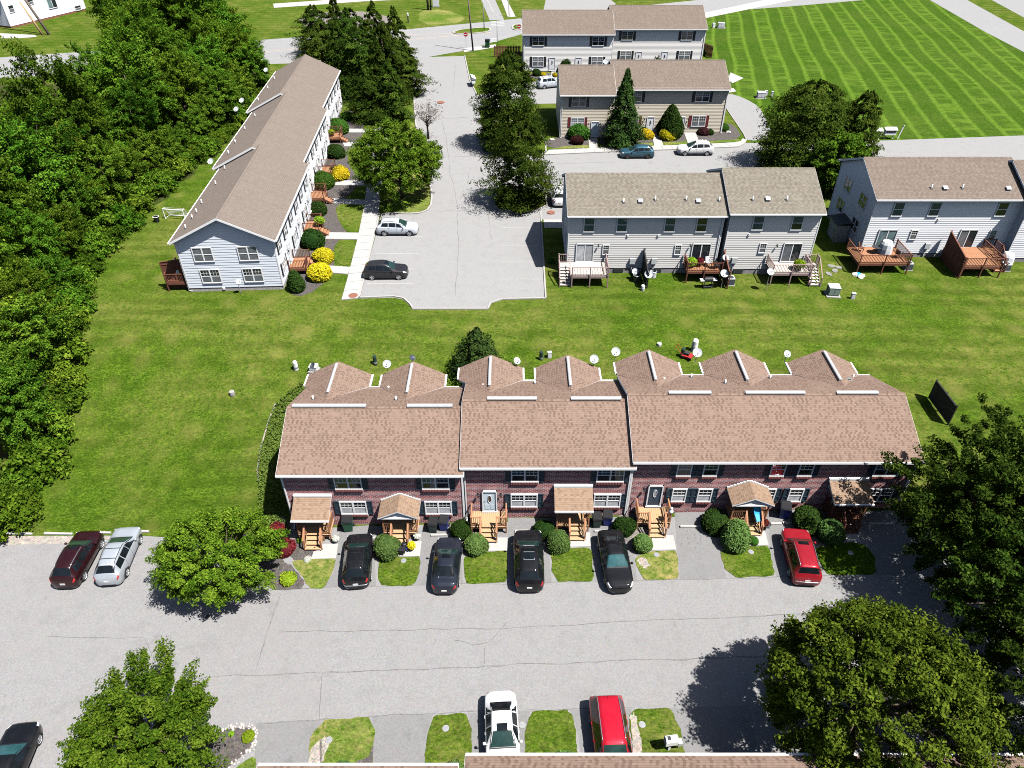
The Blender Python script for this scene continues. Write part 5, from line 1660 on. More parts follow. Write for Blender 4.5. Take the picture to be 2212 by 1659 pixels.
    for t in (.305, -.295):
        for s in (1, -1):
            hw = car_point(rows, t, 2.0, L).y
            c = Vector((t * L, s * (hw - .10), R - .012))
            ar = MB(); nseg = 18
            ctr = Vector((t * L, s * (hw + .004), R - .01))
            ring = [(ctr + Vector((math.cos(q) * (R + .07), 0, math.sin(q) * (R + .07)))) for q in [math.pi * (k / nseg) * 1.1 - .15 for k in range(nseg + 1)]]
            for k in range(nseg):
                f = [ctr, ring[k], ring[k + 1]]
                ar.face(f if s < 0 else f[::-1])
            ar.build('wheel_arch', M['car_trim'], root)
            w = empty('wheel', c); w.parent = root
            ty = MB(); sd = s
            prof = [(R * .66, -.10), (R * .93, -.105), (R, -.07), (R, .07), (R * .93, .112), (R * .70, .115), (R * .66, .10)]
            ty.lathe(prof if True else prof, 0, 0, 22, 0, 'y')
            o = ty.build('tyre', M['tyre_rubber'], w, None, (0, 0, 0 if s > 0 else math.pi), smooth_shade=True)
            rm = MB()
            rm.lathe([(R * .68, .112), (R * .62, .116), (R * .58, .09)], 0, 0, 22, 0, 'y')
            for k in range(5):
                q = 2 * math.pi * k / 5
                rm.bar((0, .10, 0), (math.cos(q) * R * .62, .105, math.sin(q) * R * .62), .075, .03, 0, (0, 1, 0))
            rm.lathe([(.001, .118), (.06, .116), (.065, .09)], 0, 0, 10, 0, 'y')
            rm.lathe([(R * .6, .06), (.001, .06)], 0, 0, 18, 1, 'y')
            rm.build('rim', [M[rim], M['metal_dark']], w, None, (0, 0, 0 if s > 0 else math.pi))
    if rails:
        for s in (1, -1):
            g = MB()
            pts = [car_point(rows, t, 5.9, L, s) + Vector((0, 0, dz)) for t, dz in ((roof_f - .02, .0), (roof_f - .05, .05), (-.1, .06), (roof_r + .05, .05), (roof_r + .01, .0))]
            g.tube(pts, .022, 6); g.build('roof_rail', M[rails], root, smooth_shade=True)
    if bars:
        for t in (roof_f - .12, roof_r + .10):
            g = MB(); a_, b_ = car_point(rows, t, 5.9, L, 1), car_point(rows, t, 5.9, L, -1)
            g.tube([a_ + Vector((0, 0, .07)), b_ + Vector((0, 0, .07))], .022, 6); g.build('cross_bar', M['car_trim'], root)
        for s in (-.42, -.21, 0, .21, .42):
            g = MB(); p0_, p1_ = car_point(rows, roof_f - .06, 7.5, L), car_point(rows, roof_r + .02, 7.5, L)
            g.bar((p0_.x, s, p0_.z + .012), (p1_.x, s, p1_.z + .012), .035, .02); g.build('roof_rib', pm, root)
    if sunroof:
        t0, t1 = sunroof
        g = MB()
        for s in (1, -1): car_patch(g, rows, L, t0, t1, 7.05, 8, s, .012, 4, 2)
        g.build('sunroof', gm, root, smooth_shade=True)
        if t0 - t1 > .22:
            fr = MB(); y = car_point(rows, (t0 + t1) / 2, 7.0, L).y
            for t in (t0, (t0 + t1) / 2, t1):
                pz = car_point(rows, t, 7.2, L); fr.bar((pz.x, -y, pz.z + .022), (pz.x, y, pz.z + .022), .03, .012)
            for s in (1, -1):
                p0_, p1_ = car_point(rows, t0, 7.0, L, s), car_point(rows, t1, 7.0, L, s)
                fr.bar(p0_ + Vector((0, 0, .018)), p1_ + Vector((0, 0, .018)), .03, .012)
            fr.build('sunroof_frame', M['metal_grey'], root)
    # antenna fin
    fin = MB(); pa = car_point(rows, roof_r + .03, 8, L)
    fin.face([pa + Vector((.09, 0, 0)), pa + Vector((-.06, .015, 0)), pa + Vector((-.06, 0, .075))]); fin.face([pa + Vector((.09, 0, 0)), pa + Vector((-.06, 0, .075)), pa + Vector((-.06, -.015, 0))])
    fin.face([pa + Vector((-.06, .015, 0)), pa + Vector((-.06, -.015, 0)), pa + Vector((-.06, 0, .075))])
    fin.build('antenna_fin', pm, root)
    return root, rows

def place(rear, front, L=None, z=.8):
    zt = -1.8
    a = None
    for _ in range(3):
        A = at(*rear, zt + z); B = at(*front, zt + z)
        zt = T((A[0] + B[0]) / 2, (A[1] + B[1]) / 2)
    return ((A[0] + B[0]) / 2, (A[1] + B[1]) / 2), math.atan2(B[1] - A[1], B[0] - A[0]), math.dist(A, B)

FG = 'cars parked in front of the brick row'
p_, hd, ln = place((135, 1259), (197, 1147)); build_car('dark maroon car parked slantwise beside the silver one by the lawn edge', 'suv', 'maroon', p_, hd, min(5.2, ln + .12), 1.92, 1.72, 'chrome', (.08, -.03), group=FG, chrome_bumper=False)
p_, hd, ln = place((230, 1253), (279, 1139)); build_car('silver car with ribbed roof parked between the maroon car and the maple', 'suv', 'silver', p_, hd, min(5.1, ln + .12), 1.88, 1.68, 'car_trim', None, group=FG, bars=True)
p_, hd, ln = place((767.7, 1259), (778, 1154)); build_car('black car with silver bumper strip nearest the green wheeled bin', 'suv', 'black', p_, hd, ln + .12, 1.86, 1.70, 'car_trim', None, group=FG, bars=True, chrome_bumper=True)
p_, hd, ln = place((959, 1271), (971, 1160)); sedan4, rows4 = build_car('graphite sedan with pale plush toys behind its rear window', 'sedan', 'graphite', p_, hd, ln + .12, 1.83, 1.46, None, (.045, -.045), group=FG)
p_, hd, ln = place((1144, 1267), (1140, 1146)); build_car('large black car with framed glass roof, parked nose in by the wet patch', 'suv', 'black', p_, hd, min(5.3, ln + .1), 2.0, 1.76, None, (.07, -.20), group=FG)
p_, hd, ln = place((1316, 1146), (1341.5, 1268.5)); build_car('black car parked nose out facing the street with a teal windscreen', 'sedan', 'black', p_, hd, min(5.1, ln + .12), 1.86, 1.47, None, None, group=FG, glass='car_glass_teal')
p_, hd, ln = place((1745, 1252), (1715.5, 1145)); build_car('red car with roof rails parked slantwise by the blue bin', 'boxy', 'red', p_, hd, ln + .12, 1.86, 1.72, 'chrome', (.10, .01), group=FG, chrome_bumper=True)
BG = 'cars in the near driveways along the bottom edge'
p_, hd, ln = place((1080.5, 1497), (1089, 1672), z=.85); build_car('white sedan with black glass, its bonnet cut off by the bottom roof', 'sedan', 'white', p_, hd, 4.75, 1.85, 1.47, None, (.045, -.035), group=BG)
p_, hd, ln = place((1309, 1515), (1335, 1690), z=.85); build_car('bright red van with chrome roof rails at the bottom edge', 'van', 'bright_red', p_, hd, 5.0, 1.98, 1.76, 'chrome', None, group=BG, cat='van')
p_, hd, ln = place((-12, 1716), (43, 1588)); build_car('black car cut off by the bottom left corner of the picture', 'sedan', 'black', p_, hd, 4.7, 1.86, 1.47, None, None, group=BG, glass='car_glass_teal')
UG = 'cars in the upper car park and middle road'
g = G(857, 511); build_car('silver car in the upper car park, nearest the kerbed tree island', 'suv', 'pale_silver', (g.x + .02, g.y + .93), RAD(0), 4.72, 1.86, 1.66, 'chrome', None, group=UG)
g = G(832, 606); build_car('dark grey car alone at the lower end of the upper car park', 'suv', 'dark_grey', (g.x, g.y + .93), RAD(1), 4.6, 1.84, 1.66, None, (.09, .0), group=UG)
g = G(1207.5, 450); build_car('white car tucked between the tree island and the grey townhouse', 'suv', 'white', (g.x, g.y + 2.35), RAD(91), 4.7, 1.88, 1.68, None, (.10, .0), group=UG)
g = G(1377, 344); build_car('teal blue car parked at the kerb before the beige townhouse', 'suv', 'teal', (g.x, g.y + .93), RAD(181), 4.75, 1.88, 1.62, None, None, rim='rim_dark', group=UG)
g = G(1503, 337.5); build_car('white car with three roof windows at the kerb before the beige townhouse', 'suv', 'white', (g.x, g.y + .95), RAD(180), 5.1, 1.95, 1.74, 'chrome', (.08, .0), group=UG)
g = G(1188, 190); build_car('silver boxy car beside yellow shrubs below the top white townhouse', 'boxy', 'pale_silver', (g.x, g.y + .5), RAD(20), 4.7, 1.86, 1.85, 'car_trim', None, group=UG, bars=True)

# soft toys behind the sedan's rear window and a yellow ornament on its dashboard
def toys():
    p0 = sedan4.location
    for k, (dy, t, r) in enumerate(((-.42, -.315, .12), (-.02, -.30, .085), (.40, -.30, .12))):
        q = car_point(rows4, t, 8, 4.7)
        mb = MB(); mb.lathe([(.002, -r * .1), (r, .0), (r * .9, r * .5), (.002, r * .8)], 0, 0, 10)
        loc = Matrix.Rotation(sedan4.rotation_euler.z, 4, 'Z') @ Vector((q.x, dy, q.z - .08 - abs(dy) * .08))
        o = mb.build('plush_toy', M['plastic_white'], None, p0 + loc, None, True)
        tag(o, ('round white plush toy at the left of the graphite sedan rear window', 'small white plush toy in the middle of the graphite sedan rear window', 'round white plush toy at the right of the graphite sedan rear window')[k if sedan4.rotation_euler.z < 0 else 2 - k], 'soft toy', 'plush toys in the sedan rear window')
toys()

# ================================================================ TREES, SHRUBS, GROUND COVER
def leaf_mesh(name, pos, nrm, size, tint, mats, rng, fold=0.25, aspect=0.62, mat_idx=None):
    """Many small folded leaves as two triangles each."""
    n = len(pos)
    r = rng.normal(size=(n, 3))
    nrm = nrm / (np.linalg.norm(nrm, axis=1, keepdims=True) + 1e-9)
    a = np.cross(nrm, r); a /= (np.linalg.norm(a, axis=1, keepdims=True) + 1e-9)
    b = np.cross(nrm, a)
    s = size[:, None]
    tip, tail = pos + a * s, pos - a * s
    l = pos + b * s * aspect + nrm * s * fold
    q = pos - b * s * aspect + nrm * s * fold
    V = np.stack([tail, q, tip, l], axis=1).reshape(-1, 3)
    base = np.arange(n) * 4
    F = np.stack([base, base + 1, base + 2, base, base + 2, base + 3], axis=1).reshape(-1)
    me = bpy.data.meshes.new(name)
    me.vertices.add(len(V)); me.vertices.foreach_set('co', V.reshape(-1))
    me.loops.add(len(F)); me.loops.foreach_set('vertex_index', F.astype(np.int32))
    me.polygons.add(2 * n)
    me.polygons.foreach_set('loop_start', (np.arange(2 * n) * 3).astype(np.int32))
    me.polygons.foreach_set('loop_total', np.full(2 * n, 3, np.int32))
    at_ = me.attributes.new('tint', 'FLOAT', 'FACE')
    at_.data.foreach_set('value', np.repeat(tint, 2).astype(np.float32))
    for m in mats: me.materials.append(M[m])
    me.update(calc_edges=True)
    return me

def lumpy(d, rng_seed, k=7, amp=0.28):
    r = np.random.default_rng(rng_seed)
    out = np.ones(len(d))
    for _ in range(k):
        c = r.normal(size=3); c /= np.linalg.norm(c)
        out += amp * r.uniform(.3, 1) * np.exp(-((1 - d @ c) / r.uniform(.08, .25)))
    return out / (1 + amp * .5)

def crown_round(seed, rx, ry, rz, n_clumps, per, leaf, clump_r, mat, low=-.55, gap=.0, up=.5, spiky=0.0, lump=.3, fill=.22, stretch=.5):
    """Crown of leaf clumps spread over and through an uneven ellipsoid; clumps sit at the ends of limbs."""
    rng = np.random.default_rng(seed)
    d = rng.normal(size=(n_clumps * 3, 3)); d /= np.linalg.norm(d, axis=1, keepdims=True)
    d = d[d[:, 2] > low][:n_clumps]
    n = len(d)
    rad = lumpy(d, seed + 5, 9, lump)
    depth = np.where(rng.random(n) < fill, rng.uniform(.35, .85, n), rng.uniform(.86, 1.04, n))
    if spiky: depth *= 1 + spiky * (rng.random(n) ** 4)
    c = d * (rad * depth)[:, None] * np.array([rx, ry, rz])
    ctint = rng.normal(.5, .16, n) + d[:, 2] * .0
    m = per
    off = rng.normal(size=(n, m, 3)); off *= (rng.random((n, m, 1)) ** .45) / (np.linalg.norm(off, axis=2, keepdims=True) + 1e-9)
    cr = clump_r * rng.uniform(.55, 1.35, (n, 1, 1))
    off *= cr * np.array([1, 1, .75])
    along = (off * d[:, None, :]).sum(axis=2, keepdims=True)
    off = off * .85 + d[:, None, :] * along * stretch
    pos = (c[:, None, :] + off).reshape(-1, 3)
    outd = np.repeat(d, m, axis=0)
    nr = outd * .35 + off.reshape(-1, 3) / clump_r * .5 + np.array([0, 0, up]) + rng.normal(size=(n * m, 3)) * .72
    size = leaf * rng.uniform(.6, 1.3, n * m)
    tint = np.clip(np.repeat(ctint, m) + rng.normal(0, .24, n * m), 0, 1)
    return leaf_mesh('crown', pos, nr, size, tint, [mat], rng), c

def limb_mesh(seed, h, r0, tips, mat='bark', lean=(0, 0), z_split=.35):
    rng = random.Random(seed)
    mb = MB()
    top = Vector((lean[0], lean[1], h))
    pts = [Vector((0, 0, -.15)), Vector((lean[0] * .2 + rng.uniform(-.08, .08), lean[1] * .2, h * .25)), Vector((lean[0] * .5 + rng.uniform(-.1, .1), lean[1] * .5 + rng.uniform(-.1, .1), h * .55)), top]
    mb.tube(pts, [r0 * 1.25, r0 * .9, r0 * .62, r0 * .22], 8)
    for t in tips:
        t = Vector(t)
        z = h * (z_split + rng.random() * (.9 - z_split))
        f = z / h
        s = Vector((lean[0] * f, lean[1] * f, z))
        if t.z < s.z + .1: s.z = max(h * .3, t.z - .6)
        mid = s.lerp(t, .5) + Vector((rng.uniform(-.2, .2), rng.uniform(-.2, .2), rng.uniform(0, .3)))
        mb.tube([s, mid, t], [r0 * .34, r0 * .2, r0 * .06], 5, caps=False)
    return mb.mesh('trunk', M[mat], True)

def tree(label, base, mesh_c, mesh_t, crown_z, name='broadleaf_tree', cat='tree', group=None, rz=0, sc=1.0):
    t = empty(name, base, rz, label, cat, group)
    t.scale = (sc,) * 3
    link('trunk', mesh_t, t)
    link('crown', mesh_c, t, (0, 0, crown_z))
    return t

def make_round(seed, rx, ry, rz, cz, clumps, per, leaf, cr, mat, r0=.2, nl=16, **kw):
    me, c = crown_round(seed, rx, ry, rz, clumps, per, leaf, cr, mat, **kw)
    sel = [c[i] * .88 for i in range(0, len(c), max(1, len(c) // nl))][:nl]
    tr = limb_mesh(seed, cz + rz * .35, r0, [(p[0], p[1], p[2] + cz) for p in sel])
    return me, tr

def crown_cone(seed, R, Hc, n, leaf, mat, droop=.25, ragged=.22, per=20, prof=(.70, 1.0, .86, .52, .22, .03)):
    """Conifer crown: whorls of boughs, each a spray of needle tufts; widest near the foot."""
    rng = np.random.default_rng(seed)
    nb = n // per
    z = (rng.random(nb) ** 1.45) * .97
    prof = np.interp(z, [0, .08, .3, .6, .85, 1], prof)
    az = rng.uniform(0, 2 * np.pi, nb)
    rr = R * prof * (1 + ragged * rng.normal(size=nb) * .6 + ragged * np.sin(az * 3 + z * 9) * .5)
    rr = np.maximum(rr, .05)
    m = per
    f = rng.uniform(.45, 1.0, (nb, m)) ** .6
    rad = rr[:, None] * f
    a2 = az[:, None] + rng.normal(0, .11, (nb, m))
    zz = z[:, None] * Hc + (1 - f) * .35 * Hc * .15 - droop * f * f * R * .3 + rng.normal(0, .10, (nb, m))
    pos = np.stack([rad * np.cos(a2), rad * np.sin(a2), zz], axis=2).reshape(-1, 3)
    out = np.stack([np.cos(a2), np.sin(a2), np.full_like(a2, .7)], axis=2).reshape(-1, 3)
    nr = out + rng.normal(size=out.shape) * .5
    bt = rng.normal(.5, .18, nb)
    tint = np.clip((bt[:, None] + rng.normal(0, .14, (nb, m))).reshape(-1), 0, 1)
    return leaf_mesh('crown', pos, nr, leaf * rng.uniform(.6, 1.3, len(pos)), tint, [mat], rng, .2, .5)

def cone_tree(label, base, R, Ht, n, leaf, mat, seed, z0=.5, name='conifer_tree', group=None, r0=.16, **kw):
    t = empty(name, base, 0, label, 'tree', group)
    mb = MB(); mb.tube([(0, 0, -.1), (0, 0, Ht * .5), (0, 0, Ht * .93)], [r0, r0 * .6, .03], 7)
    for k in range(14):
        a = k * 2.4; zz = z0 + (Ht - z0) * (k + .5) / 15
        l = R * .7 * (1 - (k / 15))
        mb.tube([(0, 0, zz), (math.cos(a) * l, math.sin(a) * l, zz - .1)], [.045, .015], 4, caps=False)
    mb.build('trunk', M['bark'], t, smooth_shade=True)
    link('crown', crown_cone(seed, R, Ht - z0, n, leaf, mat, **kw), t, (0, 0, z0))
    return t

def shrub_mesh(seed, rx, ry, rz, n, leaf, mat, core, shape='ball', up=.2, jit=.10):
    """Clipped shrub: leaves over a closed inner body."""
    rng = np.random.default_rng(seed)
    d = rng.normal(size=(n * 2, 3)); d /= np.linalg.norm(d, axis=1, keepdims=True)
    d = d[d[:, 2] > -.55][:n]
    lum = lumpy(d, seed, 12, .20)
    if shape == 'cone':
        tp = np.clip((d[:, 2] + .55) / 1.55, 0, 1)
        w = np.interp(tp, [0, .25, .6, 1], [.95, 1.0, .82, .55])
    elif shape == 'egg':
        tp = np.clip((d[:, 2] + .55) / 1.55, 0, 1)
        w = np.interp(tp, [0, .4, .8, 1], [.97, 1.0, .9, .8])
    else: w = np.ones(len(d))
    r = lum * (1 - np.abs(rng.normal(0, jit, len(d))))
    # ribbed relief of sprays
    pos = d * r[:, None] * np.array([rx, ry, rz])
    pos[:, 0] *= w; pos[:, 1] *= w
    cl = np.sin(d[:, 0] * 9 + seed) * np.sin(d[:, 1] * 9) * np.sin(d[:, 2] * 10)
    pos *= (1 + .035 * cl)[:, None]
    nr = d * .8 + np.array([0, 0, up]) + rng.normal(size=d.shape) * .6
    tint = np.clip(.5 + .22 * cl + rng.normal(0, .16, len(d)), 0, 1)
    me = leaf_mesh('foliage', pos, nr, leaf * rng.uniform(.6, 1.3, len(d)), tint, [mat], rng, .2, .65)
    # inner body joined in
    bm = bmesh.new(); bm.from_mesh(me)
    r_ = bmesh.ops.create_icosphere(bm, subdivisions=3, radius=1)
    for v in r_['verts']:
        q = np.array(v.co); dd = q / np.linalg.norm(q)
        ww = 1.0
        if shape == 'cone': ww = float(np.interp((dd[2] + .55) / 1.55, [0, .25, .6, 1], [.95, 1.0, .82, .55]))
        elif shape == 'egg': ww = float(np.interp((dd[2] + .55) / 1.55, [0, .4, .8, 1], [.97, 1.0, .9, .8]))
        v.co = Vector((dd[0] * rx * .93 * ww, dd[1] * ry * .93 * ww, max(dd[2], -.6) * rz * .93))
    bm.to_mesh(me); bm.free()
    return me

def shrub(label, me, base, rz_, name='shrub', group=None, sc=1.0, rot=0):
    """Shrub standing on the ground: short stem and foliage."""
    t = empty(name, base, rot, label, 'shrub', group)
    t.scale = (sc,) * 3
    mb = MB(); mb.tube([(0, 0, -.1), (0, 0, rz_ * .6)], [.06, .04], 6); mb.build('stem', M['bark'], t)
    link('foliage', me, t, (0, 0, rz_ * .56))
    return t

# --- street trees near the front
me, tr = make_round(101, 3.5, 3.3, 2.2, 2.8, 270, 210, .078, .44, 'leaf_bright', .22, 22, low=-.5, lump=.34, spiky=.12, stretch=.7)
tree('bright green spreading maple beside the silver car and the planting bed', Vector((*at(472, 1180, 1.2), 0)) + Vector((0, 0, -2.6)), me, tr, 2.9, 'maple_tree')
me, tr = make_round(102, 3.5, 3.4, 2.5, 3.1, 270, 220, .08, .44, 'leaf_fresh', .24, 24, low=-.4, lump=.42, spiky=.2, fill=.3, stretch=1.0)
p_ = at(302, 1575, 1.4); tree('bright green maple with spiky upright shoots at the bottom left', Vector((p_[0], p_[1], T(*p_))), me, tr, 3.3, 'maple_tree', rz=.8)
me, tr = make_round(103, 4.9, 4.8, 4.3, 5.2, 560, 190, .09, .52, 'leaf_pear', .35, 30, low=-.6, lump=.18, fill=.12)
p_ = at(1882, 1520, 3.6); tree('huge rounded tree in the bottom right corner shading the street', Vector((p_[0], p_[1], T(*p_))), me, tr, 5.2, 'broadleaf_tree')
me, tr = make_round(104, 4.5, 4.4, 5.0, 5.8, 460, 130, .10, .5, 'leaf_dark', .3, 24, low=-.7, lump=.35, spiky=.3, fill=.45)
p_ = at(2120, 1135, 3.8); tree('tall dark tree overhanging the right end of the brick row', Vector((p_[0], p_[1], T(*p_))), me, tr, 6.0, 'broadleaf_tree')
me2 = me
for lb, X, Y, z, s, r in (('dark shaded tree below the one overhanging the brick row, at the right edge', 2230, 1330, 3, .95, 2.0), ('dark shaded tree at the right edge behind the huge rounded tree', 2330, 1540, 3, 1.0, 4.0), ('dark tree at the right edge above the one overhanging the brick row', 2290, 1090, 3.5, .9, 1.0)):
    p_ = at(X, Y, z); tree(lb, Vector((p_[0], p_[1], T(*p_))), me2, tr, 6.0, 'broadleaf_tree', rz=r, sc=s)
# conifer behind the brick row
p_ = at(1032, 800, -1); cone_tree('dark conifer standing between the two left rear gables and lawn', Vector((*p_, T(*p_))), 2.35, 4.6, 9000, .13, 'leaf_evergreen', 31, .2, ragged=.3)
# upper street
me, tr = make_round(105, 5.0, 4.9, 3.7, 4.3, 420, 120, .115, .6, 'leaf_fresh', .24, 22, low=-.55, lump=.3, spiky=.15)
p_ = G(868, 428); tree('round green maple on the kerbed island left of the access road', Vector((p_[0], p_[1], 0)), me, tr, 4.6, 'maple_tree')
p_ = G(1098, 318); cone_tree('tall dark pointed evergreen on the upper of two islands by the access road', Vector((p_[0], p_[1], 0)), 4.3, 13.2, 42000, .15, 'leaf_dark', 41, .3, ragged=.28, droop=.12, per=60, prof=(.72, .95, 1.0, .84, .52, .10), r0=.25)
p_ = G(1122, 442); cone_tree('dark pointed evergreen on the lower island beside the white car', Vector((p_[0], p_[1], 0)), 3.5, 10.6, 30000, .14, 'leaf_dark', 42, .5, ragged=.42, droop=.12, per=60, prof=(.7, .92, 1.0, .88, .55, .10), r0=.22)
p_ = G(1341, 312); cone_tree('tall narrow conifer before the beige townhouse by the teal car', Vector((p_[0], p_[1], 0)), 2.6, 10.6, 22000, .15, 'leaf_evergreen', 33, .1, ragged=.32)
p_ = at(1728, 352, 1.0); cone_tree('big dark full evergreen between the grey and the right white townhouse', Vector((p_[0], p_[1], 0)), 5.6, 11.6, 56000, .16, 'leaf_dark', 43, .3, ragged=.3, droop=.12, per=60, prof=(.68, .95, 1.0, .88, .6, .14), r0=.3)
p_ = at(1832, 360, 1.5); cone_tree('narrower dark evergreen just right of the big full one', Vector((p_[0], p_[1], 0)), 2.9, 11.2, 30000, .15, 'leaf_dark', 44, .3, ragged=.32, droop=.12, per=60, prof=(.8, 1.0, .95, .78, .5, .10), r0=.22)
me, tr = make_round(110, 3.2, 3.0, 3.6, 4.6, 300, 60, .16, .6, 'leaf_fresh', .2, 14, low=-.8, lump=.3)
p_ = at(1800, 395, 1.2); tree('lighter green tree tucked in the gap behind the grey townhouse end', Vector((p_[0], p_[1], 0)), me, tr, 3.6, 'broadleaf_tree')

# --- evergreens at the end of the white row
EV = [(crown_cone(200 + k, R_, H_, 20000, .17, 'leaf_dark', ragged=.45, droop=.12, per=60, prof=pf), None) for k, (R_, H_, pf) in enumerate(((3.9, 9.8, (.75, .95, 1.0, .8, .45, .08)), (3.0, 11.2, (.8, 1.0, .85, .55, .25, .03))))]
mev = MB(); mev.tube([(0, 0, 0), (0, 0, 5), (0, 0, 10)], [.2, .14, .03], 7)
mev = mev.mesh('trunk', M['bark'], True)
evs = [(705, 172, 1.0), (745, 190, 1.05), (790, 205, 1.15), (838, 215, 1.1), (870, 205, .95), (820, 165, 1.15), (765, 150, 1.1), (860, 150, 1.0), (690, 120, .95), (735, 115, .95), (800, 258, .8), (850, 262, .85)]
for k, (X, Y, s) in enumerate(evs):
    p_ = G(X, Y); t = empty('evergreen_tree', Vector((p_[0], p_[1], 0)), k * 1.1, 'tall dark evergreen in the clump at the far end of the white row', 'tree', 'dark evergreens at the far end of the white row')
    t.scale = (s, s, s * .95)
    link('trunk', mev, t); link('crown', EV[k % 2][0], t, (0, 0, .3))
me, tr = make_round(111, 2.2, 2.1, 2.2, 3.0, 70, 14, .10, .5, 'leaf_twig', .16, 30, low=-.3, lump=.3, fill=.5)
p_ = G(925, 300); tree('nearly bare grey twiggy tree leaning over the access road', Vector((p_[0], p_[1], 0)), me, tr, 3.4, 'bare_tree')

# --- the wood on the left
wood_kinds = []
for k, (mat, rx, rz, cz) in enumerate((('leaf_wood', 3.3, 4.2, 7.0), ('leaf_wood_yellow', 3.0, 3.9, 6.4), ('leaf_wood_deep', 3.2, 4.4, 7.2), ('leaf_fresh', 2.9, 3.4, 5.2), ('leaf_wood', 3.6, 3.6, 6.0))):
    wood_kinds.append((*make_round(300 + k, rx, rx * .95, rz, cz, 210, 135, .12, .55, mat, .2, 16, low=-.75, lump=.5, spiky=.3, fill=.3, stretch=1.2), cz))
WEDGE = [(26, -37.5), (36, -38.0), (43, -38.6), (48, -39.6), (52, -40.4), (58, -42.8), (62, -44.4), (70, -46.2), (82, -46.2), (92, -45.2), (104, -43.8), (118, -41.5), (126, -41), (133, -46)]
def wood_edge(y):
    for (a, xa), (b, xb) in zip(WEDGE, WEDGE[1:]):
        if a <= y <= b: return xa + (xb - xa) * (y - a) / (b - a)
    return -48
rng = random.Random(5)
cnt = 0
wl_labels = ['leafy green tree among many in the dense wood on the left', 'yellowish green tree among many in the dense wood on the left', 'deep green tree among many in the dense wood on the left', 'fresh green tree among many in the dense wood on the left', 'broad green tree among many in the dense wood on the left']
y = 34.0
while y < 147:
    xe = wood_edge(y)
    left = -(y * .62 + 15)                    # just beyond the left edge of the view
    x = xe - 1.6 + rng.uniform(-.8, .8)
    first = True
    while x > left:
        k = rng.choice((0, 0, 1, 1, 2, 2, 3, 4)) if not first else rng.choice((3, 3, 1, 0))
        s = rng.uniform(.78, 1.2) * (.72 if first else 1.0) * (1.3 if y > 128 else 1)
        yy = y + rng.uniform(-1.6, 1.6)
        zt_ = T(x, yy) + 12.5 * s; dd_ = yy * CC - (zt_ - CAM_H) * CS
        pxx, pyy = 512 + x / dd_ * FPX, 384 - ((zt_ - CAM_H) * CC + yy * CS) / dd_ * FPX
        if not (pxx < 108 and pyy < 80 - .42 * max(pxx, 0)):
            if yy > 140 and x > -52: x -= 4; continue
            t = tree(wl_labels[k], Vector((x, yy, T(x, yy))), wood_kinds[k][0], wood_kinds[k][1], wood_kinds[k][2], 'woodland_tree', 'tree', 'trees of the wood on the left', rng.uniform(0, 6.28), s)
            t.scale = (s * rng.uniform(.9, 1.1), s * rng.uniform(.9, 1.1), s * rng.uniform(.85, 1.2))
            cnt += 1
        x -= rng.uniform(3.6, 5.4)
        first = False
    y += 4.3
print('woodland trees', cnt)
# undergrowth along the wood's edge: bushes that close the foot of the trees
ub = [crown_round(400 + k, 1.7, 1.7, 1.3, 90, 45, .13, .5, m_, low=-.4, lump=.4)[0] for k, m_ in enumerate(('leaf_wood', 'leaf_wood_deep', 'leaf_wood_yellow'))]
y = 35
k = 0
while y < 128:
    x = wood_edge(y) + rng.uniform(-.4, .9)
    t = empty('edge_bush', Vector((x, y, T(x, y))), rng.uniform(0, 6), 'leafy bush on the mown edge of the left wood, one of a long line', 'bush', 'bushes along the edge of the wood')
    s = rng.uniform(.7, 1.25); t.scale = (s, s, s * rng.uniform(.8, 1.2))
    link('foliage', ub[k % 3], t, (0, 0, .8))
    y += rng.uniform(1.5, 2.6); k += 1

# --- shrubs before the brick row: pale dwarf spruces and dark yews
SP = [shrub_mesh(500 + k, 1.02, 1.0, 1.22, 5200, .085, 'leaf_spruce', None, 'egg' if k else 'ball') for k in range(3)]
YW = [shrub_mesh(510 + k, 1.25, 1.15, 1.12, 5200, .085, 'leaf_box', None, 'ball') for k in range(2)]
def front_shrub(X, Y, w_px, meshes, k, rzz, r0, label, name, group):
    # silhouette centre X, Y and width in photo units
    zt = -1.9
    for _ in range(3):
        p = at(X, Y, zt + .9); zt = T(*p)
    d = p[1] * CC - (zt + .9 - CAM_H) * CS
    w = w_px / 2.16 * d / FPX
    s = w / 2 / r0
    shrub(label, meshes[k], Vector((p[0], p[1], zt)), rzz, name, group, s, k * 1.7 + X)
sg, yg = 'pale clipped spruces before the brick row', 'dark clipped yews before the brick row'
for X, Y, w, k, lb in ((835, 1177, 54, 0, 'pale green clipped spruce between the first black car and a concrete path'), (1026, 1170, 50, 1, 'pale green clipped spruce right of the graphite sedan'), (1206, 1161, 50, 1, 'pale green clipped spruce right of the large black car'),
                       (1389, 1165, 42, 0, 'smallest pale clipped spruce, right of the black car parked nose out'), (1590, 1156, 64, 2, 'largest pale clipped spruce, beside the empty driveway'), (1797, 1143, 56, 0, 'pale green clipped spruce right of the red car')):
    front_shrub(X, Y, w, SP, k, 1.22, 1.02, lb, 'dwarf_spruce', sg)
for X, Y, w, k, lb in ((995, 1135, 50, 0, 'dark clipped yew left of the roofless stoop with the pale blue door'), (1176, 1134, 46, 1, 'dark clipped yew half behind the large black car'), (1348, 1128, 50, 0, 'dark tall clipped yew beside the pair of bins at the downspout'), (1548, 1120, 62, 1, 'dark clipped yew before the gabled porch with the blue slide'), (1748, 1116, 68, 0, 'widest dark clipped yew, behind the red car')):
    front_shrub(X, Y, w, YW, k, 1.12, 1.25, lb, 'clipped_yew', yg)
